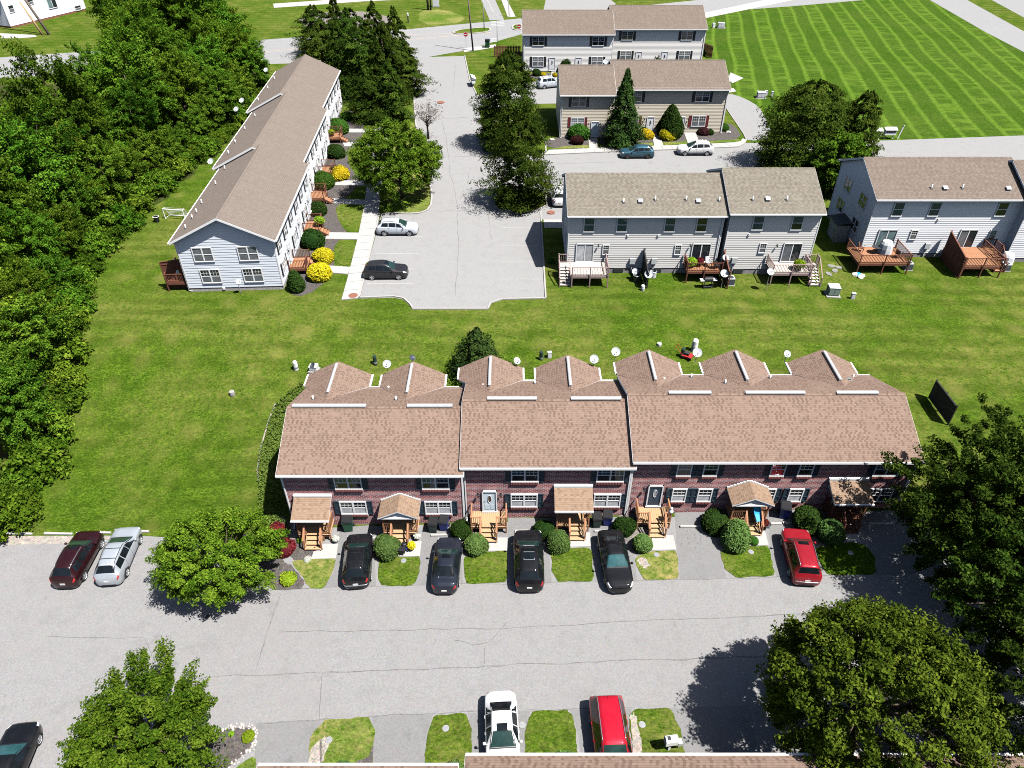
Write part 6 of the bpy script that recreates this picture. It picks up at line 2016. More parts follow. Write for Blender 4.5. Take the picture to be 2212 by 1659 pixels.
# bottom edge shrubs
for X, Y, w, lb in ((738, 1652, 46, 'bright green clipped shrub on the bottom left patch of lawn'), (985, 1650, 44, 'bright green clipped shrub beside the white sedan at the bottom'), (1222, 1646, 66, 'bright green clipped shrub left of the bright red van')):
    front_shrub(X, Y + 8, w, SP, 0, 1.22, 1.02, lb, 'dwarf_spruce', 'clipped shrubs along the bottom roof')

# --- shrubs along the white row
HB = [shrub_mesh(520 + k, 1.2, 1.2, 1.05, 4200, .095, 'leaf_box', None, 'ball') for k in range(2)]
HG = shrub_mesh(525, 1.2, 1.2, 1.0, 4200, .10, 'leaf_holly', None, 'ball')
GO = [shrub_mesh(530 + k, 1.15, 1.1, .95, 4200, .085, 'leaf_gold', None, 'ball') for k in range(2)]
CB = shrub_mesh(540, .95, .95, 1.5, 4200, .095, 'leaf_box', None, 'cone')
RB = shrub_mesh(541, .8, .8, .65, 1800, .085, 'leaf_burgundy', None, 'ball')
RD = shrub_mesh(542, .6, .6, .5, 1200, .08, 'leaf_red', None, 'ball')
LM = shrub_mesh(543, .6, .6, .45, 1200, .085, 'leaf_lime', None, 'ball')
def mid_shrub(X, Y, w_px, me_, rzz, r0, label, name, group=None, zc=.8):
    zt = 0.0
    for _ in range(3):
        p = at(X, Y, zt + zc); zt = T(*p)
    d = p[1] * CC - (zt + zc - CAM_H) * CS
    s = (w_px / 2.16 * d / FPX) / 2 / r0
    return shrub(label, me_, Vector((p[0], p[1], zt)), rzz, name, group, s, X)
wg = 'shrubs along the front of the white row'
mid_shrub(638, 605, 40, CB, 1.5, .95, 'dark conical shrub at the near front corner of the white row', 'clipped_yew', wg, 1.1)
for X, Y, w, k, lb in ((675, 517, 50, 0, 'dark round shrub between the two nearest stoops of the white row'), (687, 448, 40, 1, 'dark round shrub below the second stoop of the white row'), (726, 327, 38, 0, 'dark round shrub by the far mulch bed of the white row')):
    mid_shrub(X, Y, w, HB[k], 1.05, 1.2, lb, 'box_shrub', wg)
mid_shrub(699, 390, 50, HG, 1.0, 1.2, 'lighter green round shrub beside the third stoop of the white row', 'holly_shrub', wg)
mid_shrub(731, 274, 46, HG, 1.0, 1.2, 'green round shrub by the farthest visible stoop of the white row', 'holly_shrub', wg)
mid_shrub(720, 362, 24, HG, 1.0, 1.2, 'olive low shrub just behind the yellow shrub of the white row', 'holly_shrub', wg)
mid_shrub(750, 247, 26, HG, 1.0, 1.2, 'small green shrub at the far bed under the evergreens', 'holly_shrub', wg)
for X, Y, w, k, lb in ((689, 586, 55, 0, 'nearest bright yellow shrub by the first stoop of the white row'), (699, 550, 48, 1, 'second bright yellow shrub, directly behind the nearest one'), (736, 373, 40, 0, 'bright yellow shrub midway along the white row')):
    mid_shrub(X, Y, w, GO[k], .95, 1.15, lb, 'golden_shrub', 'bright yellow shrubs')
# beige and top rows
for X, Y, w, lb in ((1397, 289, 30, 'bright yellow shrub left of the door walk of the beige row'), (1441, 292, 34, 'bright yellow low shrub right of the door walk of the beige row')):
    mid_shrub(X, Y, w, GO[0], .95, 1.15, lb, 'golden_shrub', 'bright yellow shrubs', .6)
for X, Y, w, lb in ((1174, 158, 14, 'bright yellow shrub left of the top door steps'), (1200, 159, 14, 'bright yellow shrub right of the top door steps')):
    mid_shrub(X, Y, w, GO[1], .95, 1.15, lb, 'golden_shrub', 'bright yellow shrubs', .6)
mid_shrub(1248, 285, 50, HG, 1.0, 1.2, 'green rounded shrub under the window of the low beige half', 'holly_shrub')
mid_shrub(1246, 302, 28, RB, .65, .8, 'burgundy low shrub in front of the green rounded one', 'burgundy_shrub', 'burgundy shrubs of the beige row', .5)
mid_shrub(1377, 293, 22, RB, .65, .8, 'burgundy shrub beside the narrow conifer', 'burgundy_shrub', 'burgundy shrubs of the beige row', .5)
mid_shrub(1521, 283, 24, RB, .65, .8, 'reddish shrub under the right window of the beige row', 'burgundy_shrub', 'burgundy shrubs of the beige row', .5)
mid_shrub(1391, 276, 20, HB[0], 1.05, 1.2, 'small dark shrub behind the yellow one, under the window', 'box_shrub')
mid_shrub(1514, 278, 16, HB[1], 1.05, 1.2, 'small dark shrub left of the reddish one', 'box_shrub')
mid_shrub(1535, 279, 16, HB[0], 1.05, 1.2, 'small dark shrub right of the reddish one', 'box_shrub')
mid_shrub(1566, 270, 22, HG, 1.0, 1.2, 'green shrub at the corner of the beige row by the side drive', 'holly_shrub')
mid_shrub(1450, 262, 58, shrub_mesh(560, 1.9, 1.9, 2.8, 7000, .12, 'leaf_box', None, 'cone'), 2.8, 1.9, 'big dark teardrop shrub between the two doors of the beige row', 'clipped_yew', None, 2.2)
TB = shrub_mesh(561, 1.7, 1.7, 2.3, 5000, .12, 'leaf_box', None, 'cone')
mid_shrub(1222, 130, 34, TB, 2.3, 1.7, 'dark rounded cone shrub left of the top row, behind the low beige roof', 'clipped_yew', None, 1.8)
mid_shrub(1420, 115, 38, TB, 2.3, 1.7, 'dark rounded cone shrub right of the top row, behind the beige roof', 'clipped_yew', None, 1.8)
mid_shrub(1272, 134, 14, TB, 2.3, 1.7, 'small dark cone shrub by the top row window', 'clipped_yew', None, 1.2)
mid_shrub(1160, 156, 20, HB[0], 1.05, 1.2, 'dark low shrub beside the yellow one at the top row', 'box_shrub', None, .6)
mid_shrub(1516, 112, 20, HG, 1.0, 1.2, 'green shrub at the right end of the top row', 'holly_shrub', None, .6)
# bed by the maple
mid_shrub(621, 1247, 34, LM, .45, .6, 'bright green leafy plant in the mulch bed under the maple', 'leafy_plant', None, .4)
p_ = G(616, 1192); shrub('dark red leafed maple bush beside the bright maple', RD, Vector((p_[0], p_[1], p_[2])), .5, 'red_maple_bush', None, 1.15)
p_ = G(598, 1150); shrub('second dark red leafed bush half under the maple', RD, Vector((p_[0], p_[1], p_[2])), .5, 'red_maple_bush', None, .9)
mid_shrub(680, 1181, 11, RD, .5, .6, 'small red flower clump at the foot of the first porch steps', 'flower_clump', None, .3)
mid_shrub(664, 1206, 15, shrub_mesh(544, .4, .4, .3, 500, .07, 'leaf_white', None, 'ball'), .3, .4, 'small white variegated plant at the edge of the front bed', 'leafy_plant', None, .2)
mid_shrub(648, 1163, 16, HG, 1.0, 1.2, 'small green plant in the dark bed left of the first porch', 'leafy_plant', None, .3)
mid_shrub(535, 1588, 26, LM, .45, .6, 'lime green plant inside the white stone edging', 'leafy_plant', None, .3)
mid_shrub(498, 1583, 12, LM, .45, .6, 'small yellow green plant by the white stones under the near maple', 'leafy_plant', None, .2)
mid_shrub(1629, 1165, 22, HG, 1.0, 1.2, 'small loose green plant between the largest spruce and the concrete path', 'leafy_plant', None, .3)
mid_shrub(1190, 560, 16, HG, 1.0, 1.2, 'small green bush in the shade beside the grey deck stairs', 'leafy_plant', None, .4)

# --- ground cover beside and behind the brick row
def cover(name, poly, dens, hgt, leaf, mat, seed):
    rng = np.random.default_rng(seed)
    xs = [p[0] for p in poly]; ys = [p[1] for p in poly]
    area = abs(sum(poly[i][0] * poly[(i + 1) % len(poly)][1] - poly[(i + 1) % len(poly)][0] * poly[i][1] for i in range(len(poly)))) / 2
    n = int(area * dens)
    P = []
    while len(P) < n:
        q = rng.uniform((min(xs), min(ys)), (max(xs), max(ys)), (n * 2, 2))
        inside = np.zeros(len(q), bool)
        j = len(poly) - 1
        for i in range(len(poly)):
            xi, yi = poly[i]; xj, yj = poly[j]
            c = ((yi > q[:, 1]) != (yj > q[:, 1])) & (q[:, 0] < (xj - xi) * (q[:, 1] - yi) / (yj - yi + 1e-12) + xi)
            inside ^= c; j = i
        P += list(q[inside])
    P = np.array(P[:n])
    base = np.array([T(x, y) for x, y in P])
    lump = .5 + .5 * np.sin(P[:, 0] * 2.1 + seed) * np.sin(P[:, 1] * 1.7)
    z = base + rng.uniform(.0, 1, n) * hgt * (.45 + .55 * lump)
    pos = np.column_stack([P, z])
    nr = rng.normal(size=(n, 3)) * .5 + np.array([0, 0, 1])
    tint = np.clip(.35 + .3 * lump + rng.normal(0, .2, n), 0, 1)
    me = leaf_mesh(name, pos, nr, leaf * rng.uniform(.6, 1.3, n), tint, [mat], rng)
    o = link(name, me)
    tag(o, kind='stuff')
    return o
ivy = [tuple(G(X, Y)[:2]) for X, Y in ((561, 1090), (557, 1016), (566, 960), (591, 880), (622, 848), (652, 826))] + [(-16.2, 46.2), (-16.0, 44.2), (-16.0, 33.6), (-17.6, 31.2)]
cover('ground_cover', ivy, 150, .45, .085, 'leaf_groundcover', 1)
cover('ground_cover', [(-16, 43.6), (-3.4, 43.6), (8, 44), (27.6, 44), (29.5, 45.5), (26.5, 47.6), (8, 47.3), (-3.2, 47), (-9, 46.6), (-14, 46.4)], 130, .55, .09, 'leaf_groundcover', 2)
strip('bed_edging', [tuple(G(X, Y)[:2]) for X, Y in ((559, 1040), (556, 1016), (564, 965), (580, 910), (595, 872))], .12, 'bare_soil', .02)

# ================================================================ DECKS, FENCES, YARD AND STREET FURNITURE
def deck(label, x0, x1, y0, y1, floor, wood, board, rails='fr', ext=None, lattice=None, step_side=None, base=0.0):
    """Raised deck in front of a rear wall at y1: frame, boards, posts, rails, stairs. rails: f front, l left, r right."""
    e = empty('wooden_deck', ((x0 + x1) / 2, y1, base), 0, label, 'deck', 'wooden decks behind the townhouses')
    w, d = (x1 - x0) / 2, y1 - y0
    m = MB(); m.box(-w, w, -d, -d + .05, floor - .27, floor - .035); m.box(-w, -w + .05, -d + .052, -.05, floor - .27, floor - .036); m.box(w - .05, w, -d + .052, -.05, floor - .27, floor - .036)
    m.build('deck_frame', M[wood], e)
    deck_boards(e, board, -w, w, -d, -.02, floor, along='y' if w > 1.5 else 'x', w=.2)
    for x in (-w + .06, 0, w - .06):
        post(e, wood, x, -d + .03 - .06, -.15, floor + 1.0, .11)
    if 'f' in rails:
        rail_set(e, wood, (-w + .1, -d + .03, floor), (0 - .07, -d + .03, floor), .95, .15); rail_set(e, wood, (.07, -d + .03, floor), (w - .1, -d + .03, floor), .95, .15)
    if 'l' in rails: post(e, wood, -w + .06, -.12, floor, floor + 1.0, .1); rail_set(e, wood, (-w + .06, -d + .1, floor), (-w + .06, -.15, floor), .95, .15)
    if 'r' in rails: post(e, wood, w - .06, -.12, floor, floor + 1.0, .1); rail_set(e, wood, (w - .06, -d + .1, floor), (w - .06, -.15, floor), .95, .15)
    if step_side:
        s = -1 if step_side == 'l' else 1
        sx0, sx1 = sorted((s * (w + .05), s * (w + 1.15)))
        ytop = -d * .35
        m = MB(); m.box(sx0, sx1, ytop, -.1, floor - .2, floor - .001); m.build('landing', M[board], e)
        n = 6
        stairs(e, board, sx0 + .05, sx1 - .05, ytop, floor, n, .29, -1, wood)
        xo = s * (w + 1.15)
        for x, y, za, zb in ((xo, -.15, -.1, floor + 1), (xo, ytop, -.1, floor + 1), (xo, ytop - .29 * n, -.1, 1.0), (s * (w + .08), ytop - .29 * n, -.1, 1.0)):
            post(e, wood, x, y, za, zb, .1)
        rail_set(e, wood, (xo, ytop, floor), (xo, -.2, floor), .95, .15)
        rail_set(e, wood, (sx0 + .1, -.12, floor), (sx1 - .1, -.12, floor), .95, .15)
        for x in (xo, s * (w + .08)):
            m = MB(); m.bar((x, ytop, floor + .95), (x, ytop - .29 * n, 1.0), .1, .05); m.build('handrail', M[wood], e)
    return e
deck('grey wooden deck with stairs down its left side behind the low grey half', 6.0, 9.75, 63.6, 66.5, 1.32, 'wood_mauve', 'wood_pale', 'fr', step_side='l')
deck('reddish brown deck crowded with pots and chairs in the shaded corner of the grey pair', 17.8, 21.4, 64.5, 66.5, 1.32, 'wood_red', 'wood_cedar', 'fl')
deck('brown railed deck with a grey dish at its corner, behind the taller grey half', 26.3, 30.3, 64.0, 66.3, 1.4, 'wood_mauve', 'wood_pale', 'flr', step_side='r')
deck('long reddish deck with a covered grill behind the right white townhouse', 36.0, 41.3, 66.3, 69.9, 1.25, 'wood_red', 'wood_cedar', 'flr')
deck('reddish deck beside the tall brown privacy fence at the right', 46.5, 50.6, 65.6, 69.9, 1.25, 'wood_red', 'wood_cedar', 'fr', step_side='r')

def fence_panel(name, label, a, b, h, wood, drop=0.0, group=None, slat=.15):
    """Board privacy screen from a to b: posts, rails and separate boards; drop lowers the far top corner."""
    a, b = Vector((*a, T(*a))), Vector((*b, T(*b)))
    L = (b - a).length
    ang = math.atan2(b.y - a.y, b.x - a.x)
    e = empty(name, a, ang, label, 'fence', group)
    n = max(3, int(L / slat))
    for i in range(n):
        t = (i + .5) / n
        hh = h - drop * t
        m = MB(); m.box(L * i / n + .006, L * (i + 1) / n - .006, -.012 - (i % 2) * .006, .012, .06, hh)
        m.build('board', M[wood], e)
    for z in (.35, h * .55, h - drop - .3):
        m = MB(); m.box(0, L, .013, .05, z, z + .09); m.build('fence_rail', M[wood], e)
    for x in (0, L * .5, L):
        m = MB(); m.box(x - .05, x + .05, .05, .15, -.2, h - drop * x / L + .05); m.build('post', M[wood], e)
    m = MB(); m.bar((0, 0, h + .02), (L, 0, h - drop + .02), .12, .035); m.build('fence_cap', M[wood], e)
    return e
pg = 'privacy fences between the rear yards'
fence_panel('privacy_fence', 'dark board privacy fence standing free on the lawn right of the brick row', (35.0, 46.7), (35.05, 43.4), 1.9, 'wood_dark', 0, pg)
fence_panel('privacy_fence', 'dark board privacy fence at the far right edge above the big tree', (46.4, 46.0), (46.45, 43.2), 1.9, 'wood_dark', 0, pg)
fence_panel('privacy_fence', 'dark grey privacy fence dividing the yard of the low grey half', (13.55, 66.45), (13.62, 63.4), 2.9, 'wood_dark', .9, pg)
fence_panel('privacy_fence', 'brown privacy fence between the two halves of the grey pair', (21.72, 66.2), (21.76, 63.3), 2.9, 'wood_red', .9, pg)
fence_panel('privacy_fence', 'tall reddish brown privacy fence left of the right hand deck', (46.4, 69.6), (46.25, 65.4), 3.3, 'wood_red', .9, pg)
for k, (yy, sh) in enumerate(((64.0, 0), (75.3, 0), (87.5, .8), (93.8, .8), (101.0, .8))):
    o = l_start + ldir * (yy - 63.2) + lout * (sh + 9.35)
    q = o + lout * 2.4
    fence_panel('privacy_fence', 'reddish brown privacy fence showing past the rear eave of the white row, one of five', (o.x, o.y), (q.x, q.y), 2.6 if k else 3.3, 'wood_red', .3, 'rear screens of the white row')

# stoops of the white row: deck, rails and steps leading away from the wall
def stoop(label, yy, sh, board, steps_dir=-1):
    o = l_start + ldir * (yy - 63.2) + lout * sh
    e = empty('entry_stoop', (o.x, o.y, 0), LR, label, 'porch', 'wooden stoops of the white row')
    w, d, fl = 1.25, 1.9, .72
    m = MB(); m.box(-w, w, -d, -.04, fl - .25, fl - .035); m.build('deck_frame', M['wood_red'], e)
    deck_boards(e, board, -w, w, -d, -.03, fl, along='y', w=.2)
    for x, y in ((-w + .05, -d + .05), (w - .05, -d + .05), (-w + .05, -.15), (w - .05, -.15)): post(e, 'wood_red', x, y, -.1, fl + .95)
    rail_set(e, 'wood_red', (-w + .05, -d + .1, fl), (-w + .05, -.2, fl), .92, .15)
    rail_set(e, 'wood_red', (w - .05, -d + .1, fl), (w - .05, -.2, fl), .92, .15)
    if steps_dir > 0: rail_set(e, 'wood_red', (-w + .1, -d + .05, fl), (.1, -d + .05, fl), .92, .15); stairs(e, board, .15, w - .05, -d, fl, 3, .3, -1, 'wood_red')
    else: rail_set(e, 'wood_red', (-.1, -d + .05, fl), (w - .1, -d + .05, fl), .92, .15); stairs(e, board, -w + .05, -.15, -d, fl, 3, .3, -1, 'wood_red')
    return e
stoop('nearest wooden stoop of the white row, behind two yellow shrubs', 67.3, 0, 'wood_cedar', 1)
stoop('wooden stoop of the white row with a green potted plant, second nearest', 76.0, 0, 'wood_cedar')
stoop('wooden stoop of the white row above a dark round shrub, third nearest', 84.6, .8, 'wood_cedar')
stoop('wooden stoop of the white row half hidden by the lighter round shrub', 92.6, .8, 'wood_cedar', 1)
stoop('farthest visible wooden stoop of the white row', 105.6, 1.6, 'wood_cedar')

# rear deck with the closed parasol at the near left corner of the white row
def rear_deck():
    o = l_start + ldir * .2 + lout * 9.35
    e = empty('wooden_deck', (o.x, o.y, 0), LR, 'brown rear deck holding a closed pale parasol at the white row corner', 'deck', 'wooden decks behind the townhouses')
    fl = 1.0
    m = MB(); m.box(0, 3.6, .05, 2.2, fl - .25, fl - .035); m.build('deck_frame', M['wood_red'], e)
    deck_boards(e, 'wood_red', 0, 3.6, .05, 2.2, fl, along='y', w=.2)
    for x, y in ((.05, 2.15), (3.55, 2.15), (.05, .12), (1.8, 2.15)): post(e, 'wood_red', x, y, -.1, fl + .95)
    rail_set(e, 'wood_red', (.05, .2, fl), (.05, 2.1, fl), .92, .14); rail_set(e, 'wood_red', (.1, 2.15, fl), (1.75, 2.15, fl), .92, .14); rail_set(e, 'wood_red', (1.85, 2.15, fl), (3.5, 2.15, fl), .92, .14)
    u = o + ldir * .9 + lout * 1.0
    p = empty('patio_parasol', (u.x, u.y, fl), 0, 'closed pale green parasol standing on the rear deck of the white row', 'parasol')
    m = MB(); m.tube([(0, 0, 0), (0, 0, 2.3)], .025, 6); m.build('pole', M['metal_grey'], p)
    m = MB(); m.lathe([(.42, .75), (.34, 1.0), (.2, 1.6), (.06, 2.2), (.01, 2.3)], 0, 0, 10); m.build('canopy', M['canvas_pale'], p)
    m = MB(); m.lathe([(.01, .1), (.25, .08), (.28, 0.003)], 0, 0, 12); m.build('base', M['metal_dark'], p)
rear_deck()

# --- wheeled bins
def bin_proto(body, lid):
    def mk(label, X, Y, rz, group='wheeled bins of the brick row', name='wheeled_bin', z=.5, s=1.0):
        p = at(X, Y, -1.9 + z)
        for _ in range(3): p = at(X, Y, T(*p) + z)
        e = empty(name, (p[0], p[1], T(*p) + .012), rz, label, 'wheeled bin', group)
        e.scale = (s,) * 3
        m = MB()
        lo = [(-.24, -.26, .06), (.24, -.26, .06), (.24, .24, .06), (-.24, .24, .06)]; hi = [(-.32, -.36, .95), (.32, -.36, .95), (.32, .36, .95), (-.32, .36, .95)]
        for i in range(4): m.face([lo[i], lo[(i + 1) % 4], hi[(i + 1) % 4], hi[i]])
        m.face(lo[::-1]); m.box(-.34, .34, -.38, .38, .90, .96)
        m.build('body', M[body], e)
        m = MB(); m.box(-.33, .33, -.39, .37, .963, 1.0); m.box(-.28, .28, -.33, .30, 1.0, 1.035); m.bar((-.3, .41, .99), (.3, .41, .99), .05, .05); m.build('lid', M[lid], e)
        for sx in (-1, 1):
            m = MB(); m.tube([(sx * .27, .28, .12), (sx * .34, .28, .12)], .12, 12); m.build('wheel', M['tyre_rubber'], e)
        m = MB(); m.tube([(-.28, .41, .86), (.28, .41, .86)], .02, 6); m.build('handle', M['plastic_black'], e)
        return e
    return mk
green, blue, dgreen = bin_proto('plastic_green', 'plastic_black'), bin_proto('plastic_blue', 'plastic_black'), bin_proto('plastic_darkgreen', 'plastic_black')
green('large green wheeled bin with black lid beside the far left porch', 752, 1133, RAD(8), s=1.15)
dgreen('dark green wheeled bin standing left of a blue one, right of the gabled porch', 936, 1136, RAD(-4))
blue('blue wheeled bin with a white label on its black lid, left of the dark yew', 959, 1132, RAD(-6))
dgreen('dark green wheeled bin of the pair beside the downspout', 1289, 1125, RAD(3))
blue('blue wheeled bin of the pair beside the downspout', 1312, 1121, RAD(-5))
blue('blue wheeled bin alone on concrete, ahead of the red car', 1694, 1105, RAD(-14), s=1.12)
green('dark bin with a green lid on the pavement by the main road pole', 1053, 96, 0, None, z=.6, s=1.5)
blue('dark blue bin in shade at the left side of the low beige half', 1227, 246, 0, None)

# --- satellite dishes
def dish(label, p, r, mat, rz=0.0, tilt=50, mast=.9, group='satellite dishes', foot=None):
    e = empty('satellite_dish', p, rz, label, 'satellite dish', group)
    r *= .8
    m = MB(); m.tube([(0, 0, 0), (0, .05, mast * .6), (0, 0, mast)], .028, 6); m.build('mast', M['metal_grey'], e)
    t = RAD(tilt)
    d = MB()
    prof = [(0.002, 0), (r * .4, .02 * r / .4), (r * .75, .07 * r / .4), (r, .13 * r / .4)]
    d.lathe(prof, 0, 0, 22); d.lathe([(a, b - .012) for a, b in prof][::-1], 0, 0, 22)
    d.lathe([(r, .13 * r / .4), (r * 1.02, .12 * r / .4), (r, .13 * r / .4 - .012)], 0, 0, 22)
    o = d.build('reflector', M[mat], e, (0, 0, mast + r * .4), (t, 0, 0), True)
    m = MB()
    nrm = Vector((0, -math.sin(t), math.cos(t))); c = Vector((0, 0, mast + r * .4)); low = c + Vector((0, -math.cos(t) * r, -math.sin(t) * r)); f = c + nrm * r * 1.05 + Vector((0, 0, -r * .35))
    m.tube([low, f], .018, 5); m.bar(f - Vector((.05, 0, 0)), f + Vector((.05, 0, 0)), .08, .07)
    m.build('feed_arm', M['metal_grey'], e)
    return e
for X, Y, z, y_, r, mat, rz, lb in ((836, 786, 4.1, None, .40, 'dish_grey', .1, 'pale grey dish between the two left rear gables'), (890, 772, 4.2, None, .32, 'dish_dark', .9, 'black dish at the tip of the second rear gable from the left'), (676, 789, 3.6, None, .32, 'dish_dark', -.9, 'black dish beside the pale box at the first rear gable'),
                                 (1116, 779, 4.2, None, .36, 'dish_grey', .7, 'pale dish turned sideways right of the third rear gable'), (1283, 776, 4.3, None, .44, 'dish_grey', .1, 'pale dish at the right eave of the fourth rear gable'), (1330, 760, 4.6, None, .44, 'dish_grey', 0, 'pale dish standing highest at the left tip of the fifth rear gable'),
                                 (1506, 762, 4.6, None, .46, 'dish_grey', -.1, 'pale dish by the red mower left of the sixth rear gable'), (1700, 764, 4.6, None, .36, 'dish_grey', .2, 'small pale dish at the left eave of the last rear gable')):
    p = at(X, Y, z)
    dish(lb, (p[0], p[1], z - .95), r, mat, rz, 42, .8, 'satellite dishes on the brick row')
for X, Y, z, r, lb in ((1401, 593, 1.6, .52, 'large pale dish on a post beside the dark dividing fence'), (1565, 591, 1.7, .52, 'large pale dish at the near end of the brown fence of the grey pair'), (1568, 556, 2.6, .42, 'tilted dish at the corner where the grey halves meet'), (1665, 587, 2.2, .46, 'pale dish fixed to the left corner of the railed deck'), (1372, 586, 1.0, .42, 'pale dish lying on the dark drum by the basement window')):
    p = at(X, Y, z); dish(lb, (p[0], p[1] + .1, 0), r, 'dish_grey', .15, 38, max(.3, z - .25), 'satellite dishes behind the grey pair')
for X, Y, z, lb in ((575, 152, 6.6, 'dish at the far rear eave corner of the white row'), (523, 218, 6.8, 'upper dish of two at the far roof step of the white row'), (511, 237, 6.4, 'lower dish of two at the far roof step of the white row'), (456, 350, 6.6, 'dish at the near roof step of the white row')):
    p = at(X, Y, z); dish(lb, (p[0], p[1], z - .8), .45, 'dish_grey', -.3, 42, .7, 'satellite dishes on the white row')
p = at(514, 606, 1.5); dish('dish on a pole before the striped gable end of the white row', (p[0], 62.35, 0), .36, 'dish_grey', .9, 60, 1.35, None)
p = at(1308, 131, 3); dish('dish standing between the beige roofs and the top row', (p[0], p[1], 0), .55, 'dish_grey', 0, 45, 2.6, None)

# --- utility boxes, pedestals and covers on the lawns
def ped(label, X, Y, mat, h=.75, r=.17, kind='round', group='utility pedestals on the rear lawn', cap=None):
    p = G(X, Y); e = empty('utility_pedestal', p, random.uniform(-.2, .2), label, 'utility box', group)
    m = MB()
    if kind == 'round':
        m.lathe([(r, -.05), (r, h * .55), (r * .96, h * .56), (r * .96, h * .9), (r * .7, h), (.01, h * 1.01)], 0, 0, 14)
        m.build('housing', M[mat], e, smooth_shade=False)
        b = MB(); b.lathe([(r * 1.03, h * .12), (r * 1.03, h * .18), (r * 1.03, h * .3), (r * 1.03, h * .34)], 0, 0, 14); b.build('band', M['metal_grey'], e)
    else:
        m.box(-r, r, -r * .8, r * .8, -.05, h); m.box(-r * 1.1, r * 1.1, -r * .95, r * .9, h, h + .06); m.build('housing', M[mat], e)
        b = MB(); b.box(-r * .8, r * .8, -r * .8 - .012, -r * .8, h * .15, h * .85); b.build('door', M[cap or mat], e)
    return e
ped('pale green round pedestal on the lawn left of the first rear gable', 640, 797, 'utility_pale', .85, .21)
ped('dark green round pedestal behind the gap between the two left gables', 811, 786, 'plastic_darkgreen', .9, .18)
ped('dark green round pedestal on the lawn before the fourth gable', 1169, 776, 'plastic_darkgreen', .85, .18)
ped('small grey square box right of the dark pedestal at the fourth gable', 1187, 771, 'utility_pale', .5, .17, 'box')
ped('dark green round pedestal beside the red mower', 1474, 769, 'plastic_darkgreen', .85, .2)
ped('white capped vent stub on the lawn above the fifth gable', 1424, 745, 'plastic_white', .22, .2)
ped('tall white drum standing behind the dish by the red mower', 1499, 757, 'plastic_white', 1.2, .28)
ped('squat concrete well cap out on the open lawn', 502, 852, 'old_concrete', .38, .24)
ped('small grey box right of the transformer on the rear lawn', 1841, 645, 'utility_pale', .6, .17, 'box')
ped('narrow pale box left of the grey cabinet on the mown field', 1654, 206, 'utility_pale', .7, .2, 'box')
ped('small pale post box right of the grey cabinet on the mown field', 1667, 209, 'utility_pale', .8, .17, 'box')
ped('dark capped pedestal before the dividing fence of the grey pair', 1388, 627, 'utility_pale', .6, .2)
ped('narrow pale box near the top row on the mown field', 1541, 60, 'utility_pale', .9, .28, 'box')
def cabinet(label, X, Y, w, d, h, mat):
    p = G(X, Y); e = empty('transformer_box', (p.x, p.y, p.z), RAD(-6), label, 'transformer box', 'transformer boxes on pads')
    m = MB(); m.box(-w * .65, w * .65, -d * .75, d * .65, -.1, .10); m.build('pad', M['old_concrete'], e)
    m = MB(); m.box(-w / 2, w / 2, -d / 2, d / 2, .102, h); m.build('housing', M[mat], e)
    m = MB(); m.box(-w / 2 - .02, w / 2 + .02, -d / 2 - .03, d / 2 + .02, h, h + .05); m.build('lid', M['utility_grey'], e)
    for sx in (-1, 1):
        m = MB(); m.box(*sorted((sx * .02, sx * (w / 2 - .05))), -d / 2 - .02, -d / 2, .2, h - .1); m.build('door', M[mat], e)
cabinet('grey green transformer box on a dark pad behind the grey pair', 1797, 636, 1.05, .95, .95, 'utility_green')
cabinet('pale transformer box on the mown field right of the beige row', 1643, 211, 1.3, 1.1, .9, 'utility_pale')
cabinet('pale transformer box on the mown field right of the top row', 1557, 60, 1.4, 1.2, 1.0, 'utility_pale')
cabinet('pale box on its slab behind the first rear gable of the brick row', 679, 800, .7, .6, .5, 'utility_pale')
def cover(*a): pass
def manhole(label, X, Y, r, mat, group):
    p = G(X, Y); e = empty('manhole_cover', p, 0, label, 'manhole cover', group)
    m = MB(); m.lathe([(r, .0), (r, .112 if mat == 'rust' else .06), (.002, .113 if mat == 'rust' else .061)], 0, 0, 20)
    m.build('lid', M[mat], e)
    m = MB(); m.lathe([(r * 1.12, .0), (r * 1.12, .108 if mat == 'rust' else .052), (r * 1.01, .109 if mat == 'rust' else .053)], 0, 0, 20); m.build('rim', M['old_concrete'] if mat != 'rust' else M['rust'], e)
manhole('rusty round cover in the pavement corner at the lower left of the car park', 763, 640, .42, 'rust', 'rusty manhole covers')
manhole('rusty round cover in the apron below the white car by the grey townhouse', 1190, 460, .42, 'rust', 'rusty manhole covers')
manhole('rusty round cover in the middle of the access road', 952, 222, .55, 'rust', 'rusty manhole covers')
for X, Y, lb in ((711, 1599, 'small round cover in the soil patch of the bottom left lawn'), (963, 1574, 'small round cover in the second bottom lawn'), (1128, 1567, 'round cover in the asphalt right of the white sedan'), (1387, 1566, 'small round cover in the right bottom lawn by the bare soil'),
                 (872, 1212, 'small round cover in the front lawn below the mower'), (1622, 1193, 'small round cover in the front lawn right of the largest spruce'), (1837, 1195, 'small round cover in the half shaded front lawn'), (1418, 1199, 'small round cover in the front lawn below the empty stoop path'), (449, 1333, 'dark little valve cover in the street below the maple')):
    manhole(lb, X, Y, .17, 'metal_grey' if Y != 1333 else 'metal_dark', 'small round utility covers')

